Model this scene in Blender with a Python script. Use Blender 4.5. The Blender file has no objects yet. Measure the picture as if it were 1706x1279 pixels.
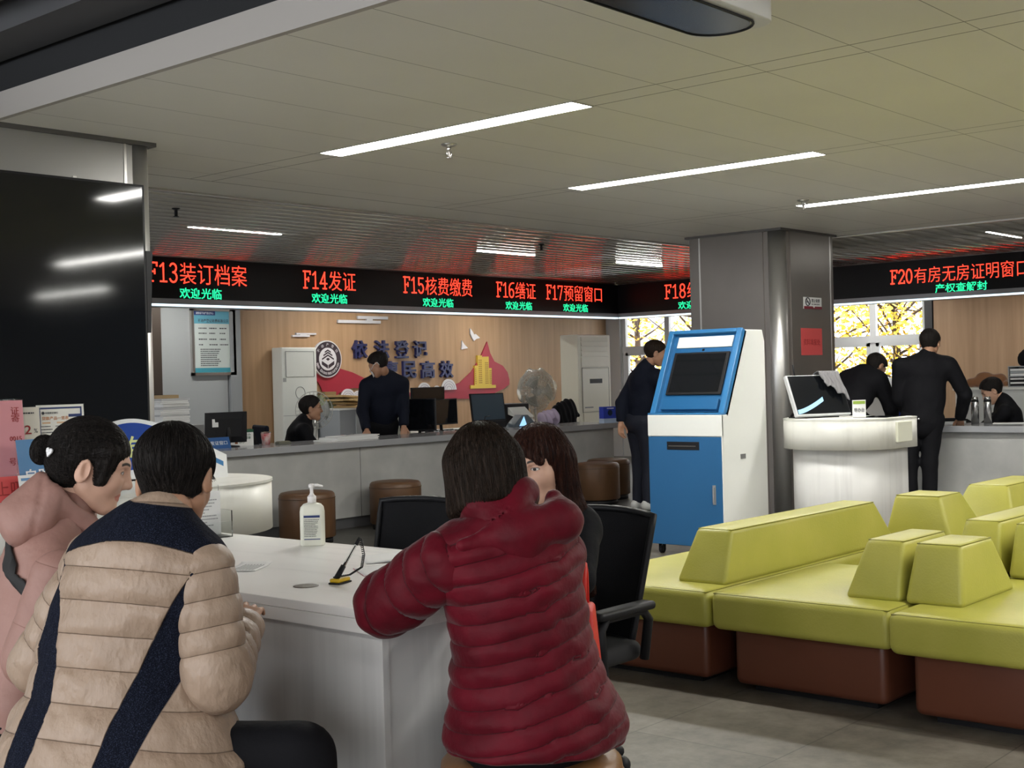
import bpy, bmesh, math, random
import numpy as np
from mathutils import Vector, Matrix, Euler, Quaternion

SC = bpy.context.scene
COL = SC.collection
PI = math.pi

# ------------------------------------------------------------------ camera
CAM_H = 1.33
YAW, PITCH, ROLL, FPX = 0.715489, -0.0043009, -0.0263831, 2171.54
def make_camera():
    cy, sy = math.cos(YAW), math.sin(YAW)
    fwd0, right0, up0 = Vector((cy, sy, 0)), Vector((sy, -cy, 0)), Vector((0, 0, 1))
    fwd = fwd0 * math.cos(PITCH) + up0 * math.sin(PITCH)
    up = up0 * math.cos(PITCH) - fwd0 * math.sin(PITCH)
    right = right0 * math.cos(ROLL) + up * math.sin(ROLL)
    up2 = up * math.cos(ROLL) - right0 * math.sin(ROLL)
    cam = bpy.data.cameras.new('camera')
    cam.sensor_width = 36.0
    cam.lens = FPX / 1706.0 * 36.0
    cam.clip_start = 0.05
    cam.clip_end = 200
    o = bpy.data.objects.new('camera', cam)
    COL.objects.link(o)
    m = Matrix((( right.x, up2.x, -fwd.x, 0), (right.y, up2.y, -fwd.y, 0), (right.z, up2.z, -fwd.z, CAM_H), (0, 0, 0, 1)))
    o.matrix_world = m
    SC.camera = o
make_camera()

# ------------------------------------------------------------------ world / exposure
SC.view_settings.view_transform = 'Standard'
SC.view_settings.look = 'None'
SC.view_settings.gamma = 1.0
SC.view_settings.use_curve_mapping = False
SC.view_settings.exposure = 0.32
world = bpy.data.worlds.new('overcast_sky')
SC.world = world
world.use_nodes = True
bgn = world.node_tree.nodes['Background']
bgn.inputs['Color'].default_value = (0.93, 0.96, 1.0, 1)
bgn.inputs['Strength'].default_value = 4.0

LAMP_STRENGTH = 56.0          # ceiling light panels
LAMP_FILL = 56.0              # unseen fill lamps added over the open hall

# ------------------------------------------------------------------ materials
MATS = {}
def _bsdf(name):
    m = bpy.data.materials.new(name)
    m.use_nodes = True
    nt = m.node_tree
    return m, nt, nt.nodes['Principled BSDF']
def srgb(r, g, b):
    f = lambda c: (c/255/12.92) if c/255 <= 0.04045 else ((c/255+0.055)/1.055)**2.4
    return (f(r), f(g), f(b))
def mat(name, col, rough=0.5, metal=0.0, var=0.0, vscale=4.0, vstretch=(1,1,1), bump=0.0, bscale=60.0, bstretch=(1,1,1), coat=0.0, spec=0.5, trans=0.0, alpha=1.0, sheen=0.0, col2=None, detail=4.0, ior=1.45):
    """principled material with noise colour variation and noise bump"""
    if name in MATS: return MATS[name]
    m, nt, b = _bsdf(name)
    N, L = nt.nodes, nt.links
    b.inputs['Roughness'].default_value = rough
    b.inputs['Metallic'].default_value = metal
    b.inputs['Specular IOR Level'].default_value = spec
    b.inputs['Coat Weight'].default_value = coat
    b.inputs['IOR'].default_value = ior
    b.inputs['Transmission Weight'].default_value = trans
    b.inputs['Alpha'].default_value = alpha
    if sheen:
        b.inputs['Sheen Weight'].default_value = sheen
        b.inputs['Sheen Roughness'].default_value = 0.4
    b.inputs['Base Color'].default_value = (*col, 1)
    tc = None
    def coords(st):
        nonlocal tc
        if tc is None: tc = N.new('ShaderNodeTexCoord')
        mp = N.new('ShaderNodeMapping'); mp.inputs['Scale'].default_value = st
        L.new(tc.outputs['Object'], mp.inputs['Vector']); return mp
    if var or col2:
        mp = coords(vstretch)
        nz = N.new('ShaderNodeTexNoise'); nz.inputs['Scale'].default_value = vscale; nz.inputs['Detail'].default_value = detail
        L.new(mp.outputs[0], nz.inputs['Vector'])
        cr = N.new('ShaderNodeValToRGB')
        c2 = col2 if col2 else tuple(min(1, c*(1+var)) for c in col)
        c1 = col if col2 else tuple(c*(1-var) for c in col)
        cr.color_ramp.elements[0].color = (*c1, 1); cr.color_ramp.elements[0].position = 0.3
        cr.color_ramp.elements[1].color = (*c2, 1); cr.color_ramp.elements[1].position = 0.7
        L.new(nz.outputs['Fac'], cr.inputs['Fac'])
        L.new(cr.outputs['Color'], b.inputs['Base Color'])
    if bump:
        mp = coords(bstretch)
        nz = N.new('ShaderNodeTexNoise'); nz.inputs['Scale'].default_value = bscale; nz.inputs['Detail'].default_value = 3
        L.new(mp.outputs[0], nz.inputs['Vector'])
        bp = N.new('ShaderNodeBump'); bp.inputs['Strength'].default_value = bump; bp.inputs['Distance'].default_value = 0.01
        L.new(nz.outputs['Fac'], bp.inputs['Height']); L.new(bp.outputs['Normal'], b.inputs['Normal'])
    MATS[name] = m
    return m
def emit(name, col, strength):
    if name in MATS: return MATS[name]
    m, nt, b = _bsdf(name)
    b.inputs['Base Color'].default_value = (*[c*0.5 for c in col], 1)
    b.inputs['Emission Color'].default_value = (*col, 1)
    b.inputs['Emission Strength'].default_value = strength
    MATS[name] = m
    return m

# ------------------------------------------------------------------ mesh builder
class MB:
    def __init__(s): s.v = []; s.f = []; s.mi = []; s.sm = []
    def add(s, verts, faces, mi=0, smooth=False):
        k = len(s.v)
        s.v += [tuple(v) for v in verts]
        for f in faces:
            s.f.append(tuple(i + k for i in f)); s.mi.append(mi); s.sm.append(smooth)
        return s
    def box(s, x0, x1, y0, y1, z0, z1, mi=0):
        v = [(x0,y0,z0),(x1,y0,z0),(x1,y1,z0),(x0,y1,z0),(x0,y0,z1),(x1,y0,z1),(x1,y1,z1),(x0,y1,z1)]
        return s.add(v, [(3,2,1,0),(4,5,6,7),(0,1,5,4),(1,2,6,5),(2,3,7,6),(3,0,4,7)], mi)
    def hexa(s, bot, top, mi=0):
        v = list(bot) + list(top)
        return s.add(v, [(3,2,1,0),(4,5,6,7),(0,1,5,4),(1,2,6,5),(2,3,7,6),(3,0,4,7)], mi)
    def prism(s, poly, z0, z1, axis='z', mi=0, smooth=False):
        n = len(poly)
        def P(a, b, t):
            if axis == 'z': return (a, b, t)
            if axis == 'y': return (a, t, b)
            return (t, a, b)
        v = [P(a, b, z0) for a, b in poly] + [P(a, b, z1) for a, b in poly]
        k = len(s.v)
        s.v += v
        caps = [tuple(reversed(range(n))), tuple(range(n, 2*n))]
        sides = [(i, (i+1) % n, n + (i+1) % n, n + i) for i in range(n)]
        area = sum(poly[i][0]*poly[(i+1) % n][1]-poly[(i+1) % n][0]*poly[i][1] for i in range(n))
        flip = (area < 0) != (axis == 'y')
        for f in caps + sides:
            f = tuple(i + k for i in f)
            s.f.append(tuple(reversed(f)) if flip else f); s.mi.append(mi); s.sm.append(smooth and len(f) == 4)
        return s
    def cyl(s, a, b, r0, r1=None, n=20, mi=0, cap=True, smooth=True):
        a, b = Vector(a), Vector(b); r1 = r0 if r1 is None else r1
        d = (b - a).normalized()
        u = d.orthogonal().normalized(); w = d.cross(u)
        k = len(s.v)
        for c, r in ((a, r0), (b, r1)):
            for i in range(n):
                t = 2*PI*i/n
                s.v.append(tuple(c + u*(r*math.cos(t)) + w*(r*math.sin(t))))
        for i in range(n):
            j = (i+1) % n
            s.f.append((k+i, k+j, k+n+j, k+n+i)); s.mi.append(mi); s.sm.append(smooth)
        if cap:
            s.f.append(tuple(k+i for i in reversed(range(n)))); s.mi.append(mi); s.sm.append(False)
            s.f.append(tuple(k+n+i for i in range(n))); s.mi.append(mi); s.sm.append(False)
        return s
    def lathe(s, prof, c=(0,0,0), n=32, mi=0, sx=1.0, sy=1.0, smooth=True, cap=True):
        k = len(s.v); m = len(prof)
        for r, z in prof:
            for i in range(n):
                t = 2*PI*i/n
                s.v.append((c[0]+sx*r*math.cos(t), c[1]+sy*r*math.sin(t), c[2]+z))
        for q in range(m-1):
            for i in range(n):
                j = (i+1) % n
                s.f.append((k+q*n+i, k+q*n+j, k+(q+1)*n+j, k+(q+1)*n+i)); s.mi.append(mi); s.sm.append(smooth)
        if cap:
            s.f.append(tuple(k+i for i in reversed(range(n)))); s.mi.append(mi); s.sm.append(False)
            s.f.append(tuple(k+(m-1)*n+i for i in range(n))); s.mi.append(mi); s.sm.append(False)
        return s
    def tube(s, pts, r, n=8, mi=0, closed=False):
        P = [Vector(p) for p in pts]; m = len(P)
        R = r if isinstance(r, (list, tuple)) else [r]*m
        k = len(s.v)
        ref = None
        for i in range(m):
            if closed: d = P[(i+1) % m] - P[i-1]
            else: d = P[min(i+1, m-1)] - P[max(i-1, 0)]
            d = d.normalized()
            if ref is None: ref = d.orthogonal().normalized()
            u = (ref - d*ref.dot(d))
            u = u.normalized() if u.length > 1e-6 else d.orthogonal().normalized()
            ref = u; w = d.cross(u)
            for q in range(n):
                t = 2*PI*q/n
                s.v.append(tuple(P[i] + u*(R[i]*math.cos(t)) + w*(R[i]*math.sin(t))))
        for i in range(m if closed else m-1):
            i2 = (i+1) % m
            for q in range(n):
                j = (q+1) % n
                s.f.append((k+i*n+q, k+i*n+j, k+i2*n+j, k+i2*n+q)); s.mi.append(mi); s.sm.append(True)
        if not closed:
            s.f.append(tuple(k+q for q in reversed(range(n)))); s.mi.append(mi); s.sm.append(False)
            s.f.append(tuple(k+(m-1)*n+q for q in range(n))); s.mi.append(mi); s.sm.append(False)
        return s
    def sphere(s, c, r, n=16, m=10, mi=0):
        rx, ry, rz = r if isinstance(r, (tuple, list)) else (r, r, r)
        k = len(s.v)
        s.v.append((c[0], c[1], c[2]-rz))
        for q in range(1, m):
            a = -PI/2 + PI*q/m
            for i in range(n):
                t = 2*PI*i/n
                s.v.append((c[0]+rx*math.cos(a)*math.cos(t), c[1]+ry*math.cos(a)*math.sin(t), c[2]+rz*math.sin(a)))
        s.v.append((c[0], c[1], c[2]+rz))
        top = len(s.v)-1
        for i in range(n):
            j = (i+1) % n
            s.f.append((k, k+1+j, k+1+i)); s.mi.append(mi); s.sm.append(True)
            s.f.append((top, top-n+i, top-n+j)); s.mi.append(mi); s.sm.append(True)
        for q in range(m-2):
            for i in range(n):
                j = (i+1) % n
                a = k+1+q*n
                s.f.append((a+i, a+j, a+n+j, a+n+i)); s.mi.append(mi); s.sm.append(True)
        return s
    def grid(s, fn, nu, nv, mi=0, thick=0.0, smooth=True):
        """surface fn(u,v) in 0..1; thick adds a back side along the normal"""
        P = np.array([[fn(i/nu, j/nv) for j in range(nv+1)] for i in range(nu+1)], float)
        k = len(s.v)
        idx = lambda i, j, o=0: k + o + i*(nv+1) + j
        if thick:
            du = np.gradient(P, axis=0); dv = np.gradient(P, axis=1)
            nn = np.cross(du, dv); nn /= (np.linalg.norm(nn, axis=2, keepdims=True)+1e-12)
            Q = P - nn*thick
        s.v += [tuple(p) for p in P.reshape(-1, 3)]
        for i in range(nu):
            for j in range(nv):
                s.f.append((idx(i,j), idx(i+1,j), idx(i+1,j+1), idx(i,j+1))); s.mi.append(mi); s.sm.append(smooth)
        if thick:
            o = (nu+1)*(nv+1)
            s.v += [tuple(p) for p in Q.reshape(-1, 3)]
            for i in range(nu):
                for j in range(nv):
                    s.f.append((idx(i,j,o), idx(i,j+1,o), idx(i+1,j+1,o), idx(i+1,j,o))); s.mi.append(mi); s.sm.append(smooth)
            for i in range(nu):
                s.f.append((idx(i,0), idx(i,0,o), idx(i+1,0,o), idx(i+1,0))); s.mi.append(mi); s.sm.append(False)
                s.f.append((idx(i,nv), idx(i+1,nv), idx(i+1,nv,o), idx(i,nv,o))); s.mi.append(mi); s.sm.append(False)
            for j in range(nv):
                s.f.append((idx(0,j), idx(0,j+1), idx(0,j+1,o), idx(0,j,o))); s.mi.append(mi); s.sm.append(False)
                s.f.append((idx(nu,j), idx(nu,j,o), idx(nu,j+1,o), idx(nu,j+1))); s.mi.append(mi); s.sm.append(False)
        return s
    def xf(s, M, start=0):
        for i in range(start, len(s.v)): s.v[i] = tuple(M @ Vector(s.v[i]))
        return s
    def build(s, name, mats, parent=None, loc=None, bevel=0.0, seg=2, rot=None, sub=0):
        me = bpy.data.meshes.new(name)
        me.from_pydata(s.v, [], s.f)
        if not isinstance(mats, (list, tuple)): mats = [mats]
        for m in mats: me.materials.append(m)
        me.polygons.foreach_set('material_index', s.mi)
        me.polygons.foreach_set('use_smooth', s.sm)
        me.update()
        o = bpy.data.objects.new(name, me)
        COL.objects.link(o)
        if parent is not None: o.parent = parent
        if loc is not None: o.location = loc
        if rot is not None: o.rotation_euler = rot
        if bevel:
            b = o.modifiers.new('bevel', 'BEVEL'); b.width = bevel; b.segments = seg; b.limit_method = 'ANGLE'; b.angle_limit = math.radians(35)
            b.harden_normals = False
        if sub:
            b = o.modifiers.new('sub', 'SUBSURF'); b.levels = sub; b.render_levels = sub
        return o

def tag(o, label, cat, group=None):
    o['label'] = label; o['category'] = cat
    if group: o['group'] = group
    return o
def struct(o): o['kind'] = 'structure'; return o
def thing(name, label, cat, loc=(0,0,0), rotz=0.0, group=None, rot=None):
    o = bpy.data.objects.new(name, None)
    o.empty_display_size = 0.1
    COL.objects.link(o)
    o.location = loc
    o.rotation_euler = rot if rot is not None else (0, 0, rotz)
    return tag(o, label, cat, group)
def dup(root, loc=None, rotz=None, label=None, group=None):
    r = root.copy(); COL.objects.link(r)
    if loc is not None: r.location = loc
    if rotz is not None: r.rotation_euler = (0, 0, rotz)
    if label: r['label'] = label
    if group: r['group'] = group
    for ch in list(root.children):
        c = ch.copy(); COL.objects.link(c); c.parent = r
        for g in ch.children:
            d = g.copy(); COL.objects.link(d); d.parent = c
    return r

# ------------------------------------------------------------------ writing as meshes
def text_mesh(txt, width=None, height=None, depth=0.002, bold=0.0, space=1.0):
    """returns verts (x right, y up, z out) centred at its own middle, and faces"""
    cu = bpy.data.curves.new('lettering', 'FONT')
    cu.body = txt; cu.size = 1.0; cu.extrude = 0.0; cu.align_x = 'LEFT'; cu.offset = bold; cu.resolution_u = 3
    cu.space_character = space
    ob = bpy.data.objects.new('lettering', cu)
    COL.objects.link(ob)
    dg = bpy.context.evaluated_depsgraph_get()
    me = bpy.data.meshes.new_from_object(ob.evaluated_get(dg))
    V = np.array([v.co[:] for v in me.vertices], float).reshape(-1, 3)
    F = [tuple(p.vertices) for p in me.polygons]
    bpy.data.objects.remove(ob); bpy.data.curves.remove(cu); bpy.data.meshes.remove(me)
    if len(V) == 0: return V, F
    lo, hi = V.min(0), V.max(0)
    V[:, :2] -= ((lo + hi) / 2)[:2]
    s = (hi - lo)
    sx = (width / s[0]) if width else None
    sy = (height / s[1]) if height else None
    if sx is None: sx = sy
    if sy is None: sy = sx
    V[:, 0] *= sx; V[:, 1] *= sy
    if depth:
        n = len(V)
        W = V.copy(); W[:, 2] = depth
        # boundary edges become walls
        from collections import Counter
        ed = Counter()
        for f in F:
            for i in range(len(f)): ed[(f[i], f[(i+1) % len(f)])] += 1
        walls = [(a, b, b+n, a+n) for (a, b) in ed if (b, a) not in ed]
        F = [tuple(i + n for i in f) for f in F] + walls
        V = np.vstack([V, W])
    return V, F
def frame3(origin, right, up):
    r = Vector(right).normalized(); u = Vector(up).normalized(); n = r.cross(u)
    return Matrix(((r.x, u.x, n.x, origin[0]), (r.y, u.y, n.y, origin[1]), (r.z, u.z, n.z, origin[2]), (0,0,0,1)))
def lettering(name, txt, m, parent, origin, right, up=(0,0,1), width=None, height=None, depth=0.002, bold=0.0, space=1.0):
    V, F = text_mesh(txt, width, height, depth, bold, space)
    mb = MB(); mb.add(V, F)
    mb.xf(frame3(origin, right, up))
    return mb.build(name, m, parent)
def tiny_lines(mb, x0, x1, ys, h, rng, mi=0, z=0.0008, ragged=0.35, gap=0.0):
    """rows of short printed dashes standing for print too small to read"""
    for y in ys:
        x = x0; end = x1 - rng.random()*ragged*(x1-x0)
        while x < end:
            w = h*(0.6+1.2*rng.random())
            mb.box(x, min(x+w, x1), y-h/2, y+h/2, 0, z, mi)
            x += w + h*0.45 + (h*1.5 if rng.random() < gap else 0)
def disc_pts(cx, cy, r, n=32, a0=0, a1=2*PI, rx=None):
    rx = rx or r
    return [(cx + rx*math.cos(a0+(a1-a0)*i/n), cy + r*math.sin(a0+(a1-a0)*i/n)) for i in range(n + (0 if abs(a1-a0-2*PI) < 1e-6 else 1))]
# ------------------------------------------------------------------ node helpers for seams
def _math(nt, op, a, b=None):
    n = nt.nodes.new('ShaderNodeMath'); n.operation = op
    for i, v in enumerate((a, b)):
        if v is None: continue
        if isinstance(v, (int, float)): n.inputs[i].default_value = v
        else: nt.links.new(v, n.inputs[i])
    return n.outputs[0]
def line_mask(nt, coord, x0, period, w):
    """1 on a line of width w every period (period 0 = a single line at x0)"""
    d = _math(nt, 'SUBTRACT', coord, x0)
    if period:
        d = _math(nt, 'ADD', d, period/2)
        d = _math(nt, 'SUBTRACT', _math(nt, 'FLOORED_MODULO', d, period), period/2)
    return _math(nt, 'LESS_THAN', _math(nt, 'ABSOLUTE', d), w/2)
def panel_ceiling_mat():
    m = mat('ceiling_panel_paint', (0.80, 0.785, 0.735), rough=0.55, bump=0.05, bscale=40, spec=0.3, var=0.03, vscale=1.0)
    nt = m.node_tree; b = nt.nodes['Principled BSDF']
    tc = nt.nodes.new('ShaderNodeTexCoord'); sp = nt.nodes.new('ShaderNodeSeparateXYZ')
    nt.links.new(tc.outputs['Object'], sp.inputs[0])
    X, Y = sp.outputs['X'], sp.outputs['Y']
    ms = line_mask(nt, Y, 2.403, 0.4725, 0.004)
    for x in (4.897, 5.058):
        ms = _math(nt, 'MAXIMUM', ms, line_mask(nt, X, x, 2.195, 0.009))
    far = line_mask(nt, Y, 6.90, 0, 0.012)
    far = _math(nt, 'MAXIMUM', far, line_mask(nt, X, 11.45, 0, 0.012))
    inside = _math(nt, 'MULTIPLY', _math(nt, 'LESS_THAN', Y, 6.90), _math(nt, 'LESS_THAN', X, 11.45))
    ms = _math(nt, 'MAXIMUM', _math(nt, 'MULTIPLY', ms, inside), far)
    mx = nt.nodes.new('ShaderNodeMix'); mx.data_type = 'RGBA'
    nt.links.new(ms, mx.inputs['Factor'])
    src = b.inputs['Base Color'].links[0].from_socket
    nt.links.new(src, mx.inputs[6]); mx.inputs[7].default_value = (0.26, 0.25, 0.23, 1)
    nt.links.new(mx.outputs[2], b.inputs['Base Color'])
    return m
def floor_mat():
    m = mat('stone_look_floor', (0.140, 0.127, 0.108), rough=0.42, col2=(0.250, 0.228, 0.197), vscale=1.6, vstretch=(1, 1, 1), bump=0.06, bscale=25, detail=8)
    nt = m.node_tree; b = nt.nodes['Principled BSDF']
    tc = nt.nodes.new('ShaderNodeTexCoord')
    sp = nt.nodes.new('ShaderNodeSeparateXYZ'); nt.links.new(tc.outputs['Object'], sp.inputs[0])
    br = nt.nodes.new('ShaderNodeTexBrick')
    br.inputs['Scale'].default_value = 1.0; br.inputs['Brick Width'].default_value = 1.2; br.inputs['Row Height'].default_value = 0.6
    br.inputs['Mortar Size'].default_value = 0.003; br.inputs['Color1'].default_value = (1, 1, 1, 1); br.inputs['Color2'].default_value = (0.86, 0.86, 0.86, 1); br.inputs['Mortar'].default_value = (0.45, 0.45, 0.45, 1)
    mp = nt.nodes.new('ShaderNodeMapping'); mp.inputs['Rotation'].default_value = (0, 0, 0); mp.inputs['Location'].default_value = (0.25, 0.13, 0)
    nt.links.new(tc.outputs['Object'], mp.inputs['Vector']); nt.links.new(mp.outputs[0], br.inputs['Vector'])
    nz = nt.nodes.new('ShaderNodeTexNoise'); nz.inputs['Scale'].default_value = 9; nz.inputs['Detail'].default_value = 9; nz.inputs['Roughness'].default_value = 0.7
    nt.links.new(tc.outputs['Object'], nz.inputs['Vector'])
    cr = nt.nodes.new('ShaderNodeValToRGB'); cr.color_ramp.elements[0].position = 0.35; cr.color_ramp.elements[0].color = (0.58, 0.57, 0.55, 1); cr.color_ramp.elements[1].position = 0.68; cr.color_ramp.elements[1].color = (1.10, 1.08, 1.04, 1)
    nt.links.new(nz.outputs['Fac'], cr.inputs['Fac'])
    src = b.inputs['Base Color'].links[0].from_socket
    m1 = nt.nodes.new('ShaderNodeMix'); m1.data_type = 'RGBA'; m1.blend_type = 'MULTIPLY'; m1.inputs['Factor'].default_value = 1
    nt.links.new(src, m1.inputs[6]); nt.links.new(br.outputs['Color'], m1.inputs[7])
    m2 = nt.nodes.new('ShaderNodeMix'); m2.data_type = 'RGBA'; m2.blend_type = 'MULTIPLY'; m2.inputs['Factor'].default_value = 1
    nt.links.new(m1.outputs[2], m2.inputs[6]); nt.links.new(cr.outputs['Color'], m2.inputs[7])
    # the darker grey flooring of the strip along the counters
    g1 = _math(nt, 'GREATER_THAN', sp.outputs['Y'], 6.9)
    g2 = _math(nt, 'GREATER_THAN', sp.outputs['X'], 10.1)
    dk = nt.nodes.new('ShaderNodeMix'); dk.data_type = 'RGBA'; dk.blend_type = 'MULTIPLY'
    nt.links.new(_math(nt, 'MAXIMUM', g1, g2), dk.inputs['Factor']); nt.links.new(m2.outputs[2], dk.inputs[6]); dk.inputs[7].default_value = (0.46, 0.49, 0.53, 1)
    nt.links.new(dk.outputs[2], b.inputs['Base Color'])
    return m
def wood_mat(name, c1, c2):
    return mat(name, c1, rough=0.45, col2=c2, vscale=2.2, vstretch=(7, 7, 0.35), detail=8, bump=0.04, bscale=8, bstretch=(10, 10, 0.4))

M_ceil = panel_ceiling_mat()
M_floor = floor_mat()
M_wood = wood_mat('oak_panelling', (0.36, 0.215, 0.112), (0.46, 0.285, 0.158))
M_wood2 = wood_mat('oak_panelling_side', (0.40, 0.255, 0.15), (0.50, 0.33, 0.205))
M_white = mat('white_paint', (0.72, 0.72, 0.69), rough=0.5)
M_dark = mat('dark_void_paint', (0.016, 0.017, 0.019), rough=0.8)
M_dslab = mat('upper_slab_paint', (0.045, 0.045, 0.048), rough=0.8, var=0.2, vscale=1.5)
M_alu = mat('brushed_aluminium', (0.62, 0.61, 0.59), rough=0.28, metal=1.0, bump=0.02, bscale=30, bstretch=(1, 1, 0.05))
M_pillar = mat('bronze_grey_panel', (0.215, 0.195, 0.18), rough=0.33, metal=0.55, var=0.06, vscale=2)
M_pillar2 = mat('silver_grey_panel', (0.36, 0.355, 0.34), rough=0.35, metal=0.5, var=0.04, vscale=2)
M_slat = mat('satin_aluminium_slat', (0.60, 0.57, 0.52), rough=0.14, metal=0.5)
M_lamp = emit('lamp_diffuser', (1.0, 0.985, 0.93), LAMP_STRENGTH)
M_lamp_fill = emit('lamp_diffuser_fill', (1.0, 0.985, 0.93), LAMP_FILL)
M_wallg = mat('warm_grey_wall', (0.50, 0.49, 0.47), rough=0.7, var=0.04)
M_frame = mat('white_window_frame', (0.66, 0.67, 0.68), rough=0.4)
M_glass = mat('window_glass', (0.95, 0.97, 0.97), rough=0.02, trans=1.0, spec=0.5, ior=1.02)
M_black = mat('black_plastic', (0.010, 0.010, 0.012), rough=0.5, spec=0.3)
M_blackg = mat('black_gloss', (0.006, 0.007, 0.009), rough=0.06, spec=0.6)
M_greyp = mat('grey_cabinet_paint', (0.33, 0.345, 0.36), rough=0.45)

# ------------------------------------------------------------------ shell
ZC = 2.64
struct(MB().box(-6, 18.0, -8, 14, -0.12, 0).build('floor', M_floor))
struct(MB().box(3.16, 11.75, -8, 7.34, ZC, ZC+0.06).build('ceiling', M_ceil))
struct(MB().box(3.13, 3.16, -8, 14, ZC, ZC+0.125).build('trim_1', mat('fascia_white', (0.43, 0.405, 0.375), rough=0.45)))
struct(MB().box(-6.1, 18.1, -8.1, 14.1, 3.55, 3.7).build('ceiling_upper', M_dslab))
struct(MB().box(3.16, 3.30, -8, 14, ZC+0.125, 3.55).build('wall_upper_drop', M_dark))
# metal edge trims round the slat ceiling
m = MB(); m.box(3.16, 11.80, 7.34, 7.37, ZC-0.012, ZC+0.06); m.box(11.75, 11.80, -8, 7.37, ZC-0.012, ZC+0.06)
struct(m.build('trim_2', mat('edge_trim_metal', (0.55, 0.54, 0.51), rough=0.3, metal=0.6)))
# slats: rounded bars running along X
m = MB()
def slat(mb, x0, x1, y):
    w, h = 0.060, 0.05
    pf = [(y-w, ZC+0.06), (y-w, ZC+0.014), (y-w+0.004, ZC+0.006), (y-w+0.012, ZC), (y+w-0.012, ZC), (y+w-0.004, ZC+0.006), (y+w, ZC+0.014), (y+w, ZC+0.06)]
    mb.prism(pf, x0, x1, axis='x', smooth=True)
y = 7.46
while y < 11.5:
    slat(m, 3.3, 17.4, y); y += 0.175
y = 7.46-0.175
while y > -0.4:
    slat(m, 11.82, 17.4, y); y -= 0.175
struct(m.build('ceiling_slats', M_slat))
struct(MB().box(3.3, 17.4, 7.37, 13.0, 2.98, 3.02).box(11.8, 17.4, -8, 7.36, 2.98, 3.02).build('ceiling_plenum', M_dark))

# outer walls
struct(MB().box(9.72, 17.4, 13.0, 13.15, 0, 3.0).build('wall_back', M_wood))
struct(MB().box(-6, 9.72, 13.0, 13.15, 0, 3.0).build('wall_back_plain', M_wallg))
XW = 17.4
WY0, WY1, WZ0, WZ1 = 7.50, 12.70, 1.10, 2.45
m = MB()
m.box(XW, XW+0.15, WY0, WY1, 0, WZ0); m.box(XW, XW+0.15, WY0, WY1, WZ1, 3.5)
m.box(XW, XW+0.15, WY1, 13.15, 0, 3.5); m.box(XW, XW+0.15, -8, WY0, 0, 3.5)
struct(m.build('wall_right', M_wallg))
struct(MB().box(XW-0.03, XW, -2, 7.38, 0, 3.0).build('trim_3', M_wood2))
struct(MB().box(XW-0.05, XW, 7.39, 7.5, 0, 3.0).build('trim_4', mat('dark_metal_trim', (0.05, 0.05, 0.052), rough=0.4, metal=0.4)))
struct(MB().box(XW-0.03, XW, 12.72, 13.0, 0, 3.0).build('trim_5', mat('pale_aluminium_column', (0.55, 0.56, 0.57), rough=0.35, metal=0.3)))
# unseen left wall behind the camera, opened between posts for added daylight fill
m = MB().box(-6.15, -6, -8, 14, 0, 0.35).box(-6.15, -6, -8, 14, 3.2, 3.55)
for k in range(12): m.box(-6.15, -6, -8+k*2-0.06, -8+k*2+0.06, 0.35, 3.2)
struct(m.build('wall_left', M_white))
struct(MB().box(-6, 18, -8.15, -8, 0, 3.55).build('wall_rear', mat('taupe_wall', (0.20, 0.19, 0.18), rough=0.7)))
struct(MB().box(-6, 3.2, 13.0, 13.15, 3.0, 3.55).build('wall_back_upper', M_white))

# windows: frame with mullions and panes
def window(n, y0, y1):
    w = MB()
    zr0, zr1 = 1.70, 1.80
    fx0, fx1 = XW+0.02, XW+0.09
    for a, b in ((y0, y0+0.06), (y1-0.06, y1)): w.box(fx0, fx1, a, b, WZ0, WZ1)
    w.box(fx0, fx1, y0, y1, WZ0, WZ0+0.06); w.box(fx0, fx1, y0, y1, WZ1-0.06, WZ1)
    w.box(fx0-0.015, fx1, y0, y1, zr0, zr1)
    ym = y0 + (y1-y0)*0.5
    w.box(fx0, fx1, ym-0.045, ym+0.045, WZ0, WZ1)
    # opening sashes of the lower row
    for a, b in ((y0+0.06, ym-0.045), (ym+0.045, y1-0.06)):
        w.box(fx0-0.012, fx1-0.02, a, a+0.05, WZ0+0.05, zr0); w.box(fx0-0.012, fx1-0.02, b-0.05, b, WZ0+0.05, zr0)
        w.box(fx0-0.012, fx1-0.02, a, b, zr0-0.05, zr0); w.box(fx0-0.012, fx1-0.02, a, b, WZ0+0.05, WZ0+0.1)
    o = struct(w.build('window_%d' % n, M_frame))
    MB().box(fx0+0.03, fx0+0.036, y0+0.02, y1-0.02, WZ0+0.02, WZ1-0.02).build('pane', M_glass, o)
    MB().box(XW-0.10, XW+0.03, y0, y1, WZ0-0.04, WZ0).build('window_sill', mat('white_sill', (0.78, 0.78, 0.77), rough=0.3), o)
    return o
window(1, 7.50, 9.10); window(2, 9.15, 10.90); window(3, 10.95, 12.70)

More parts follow.
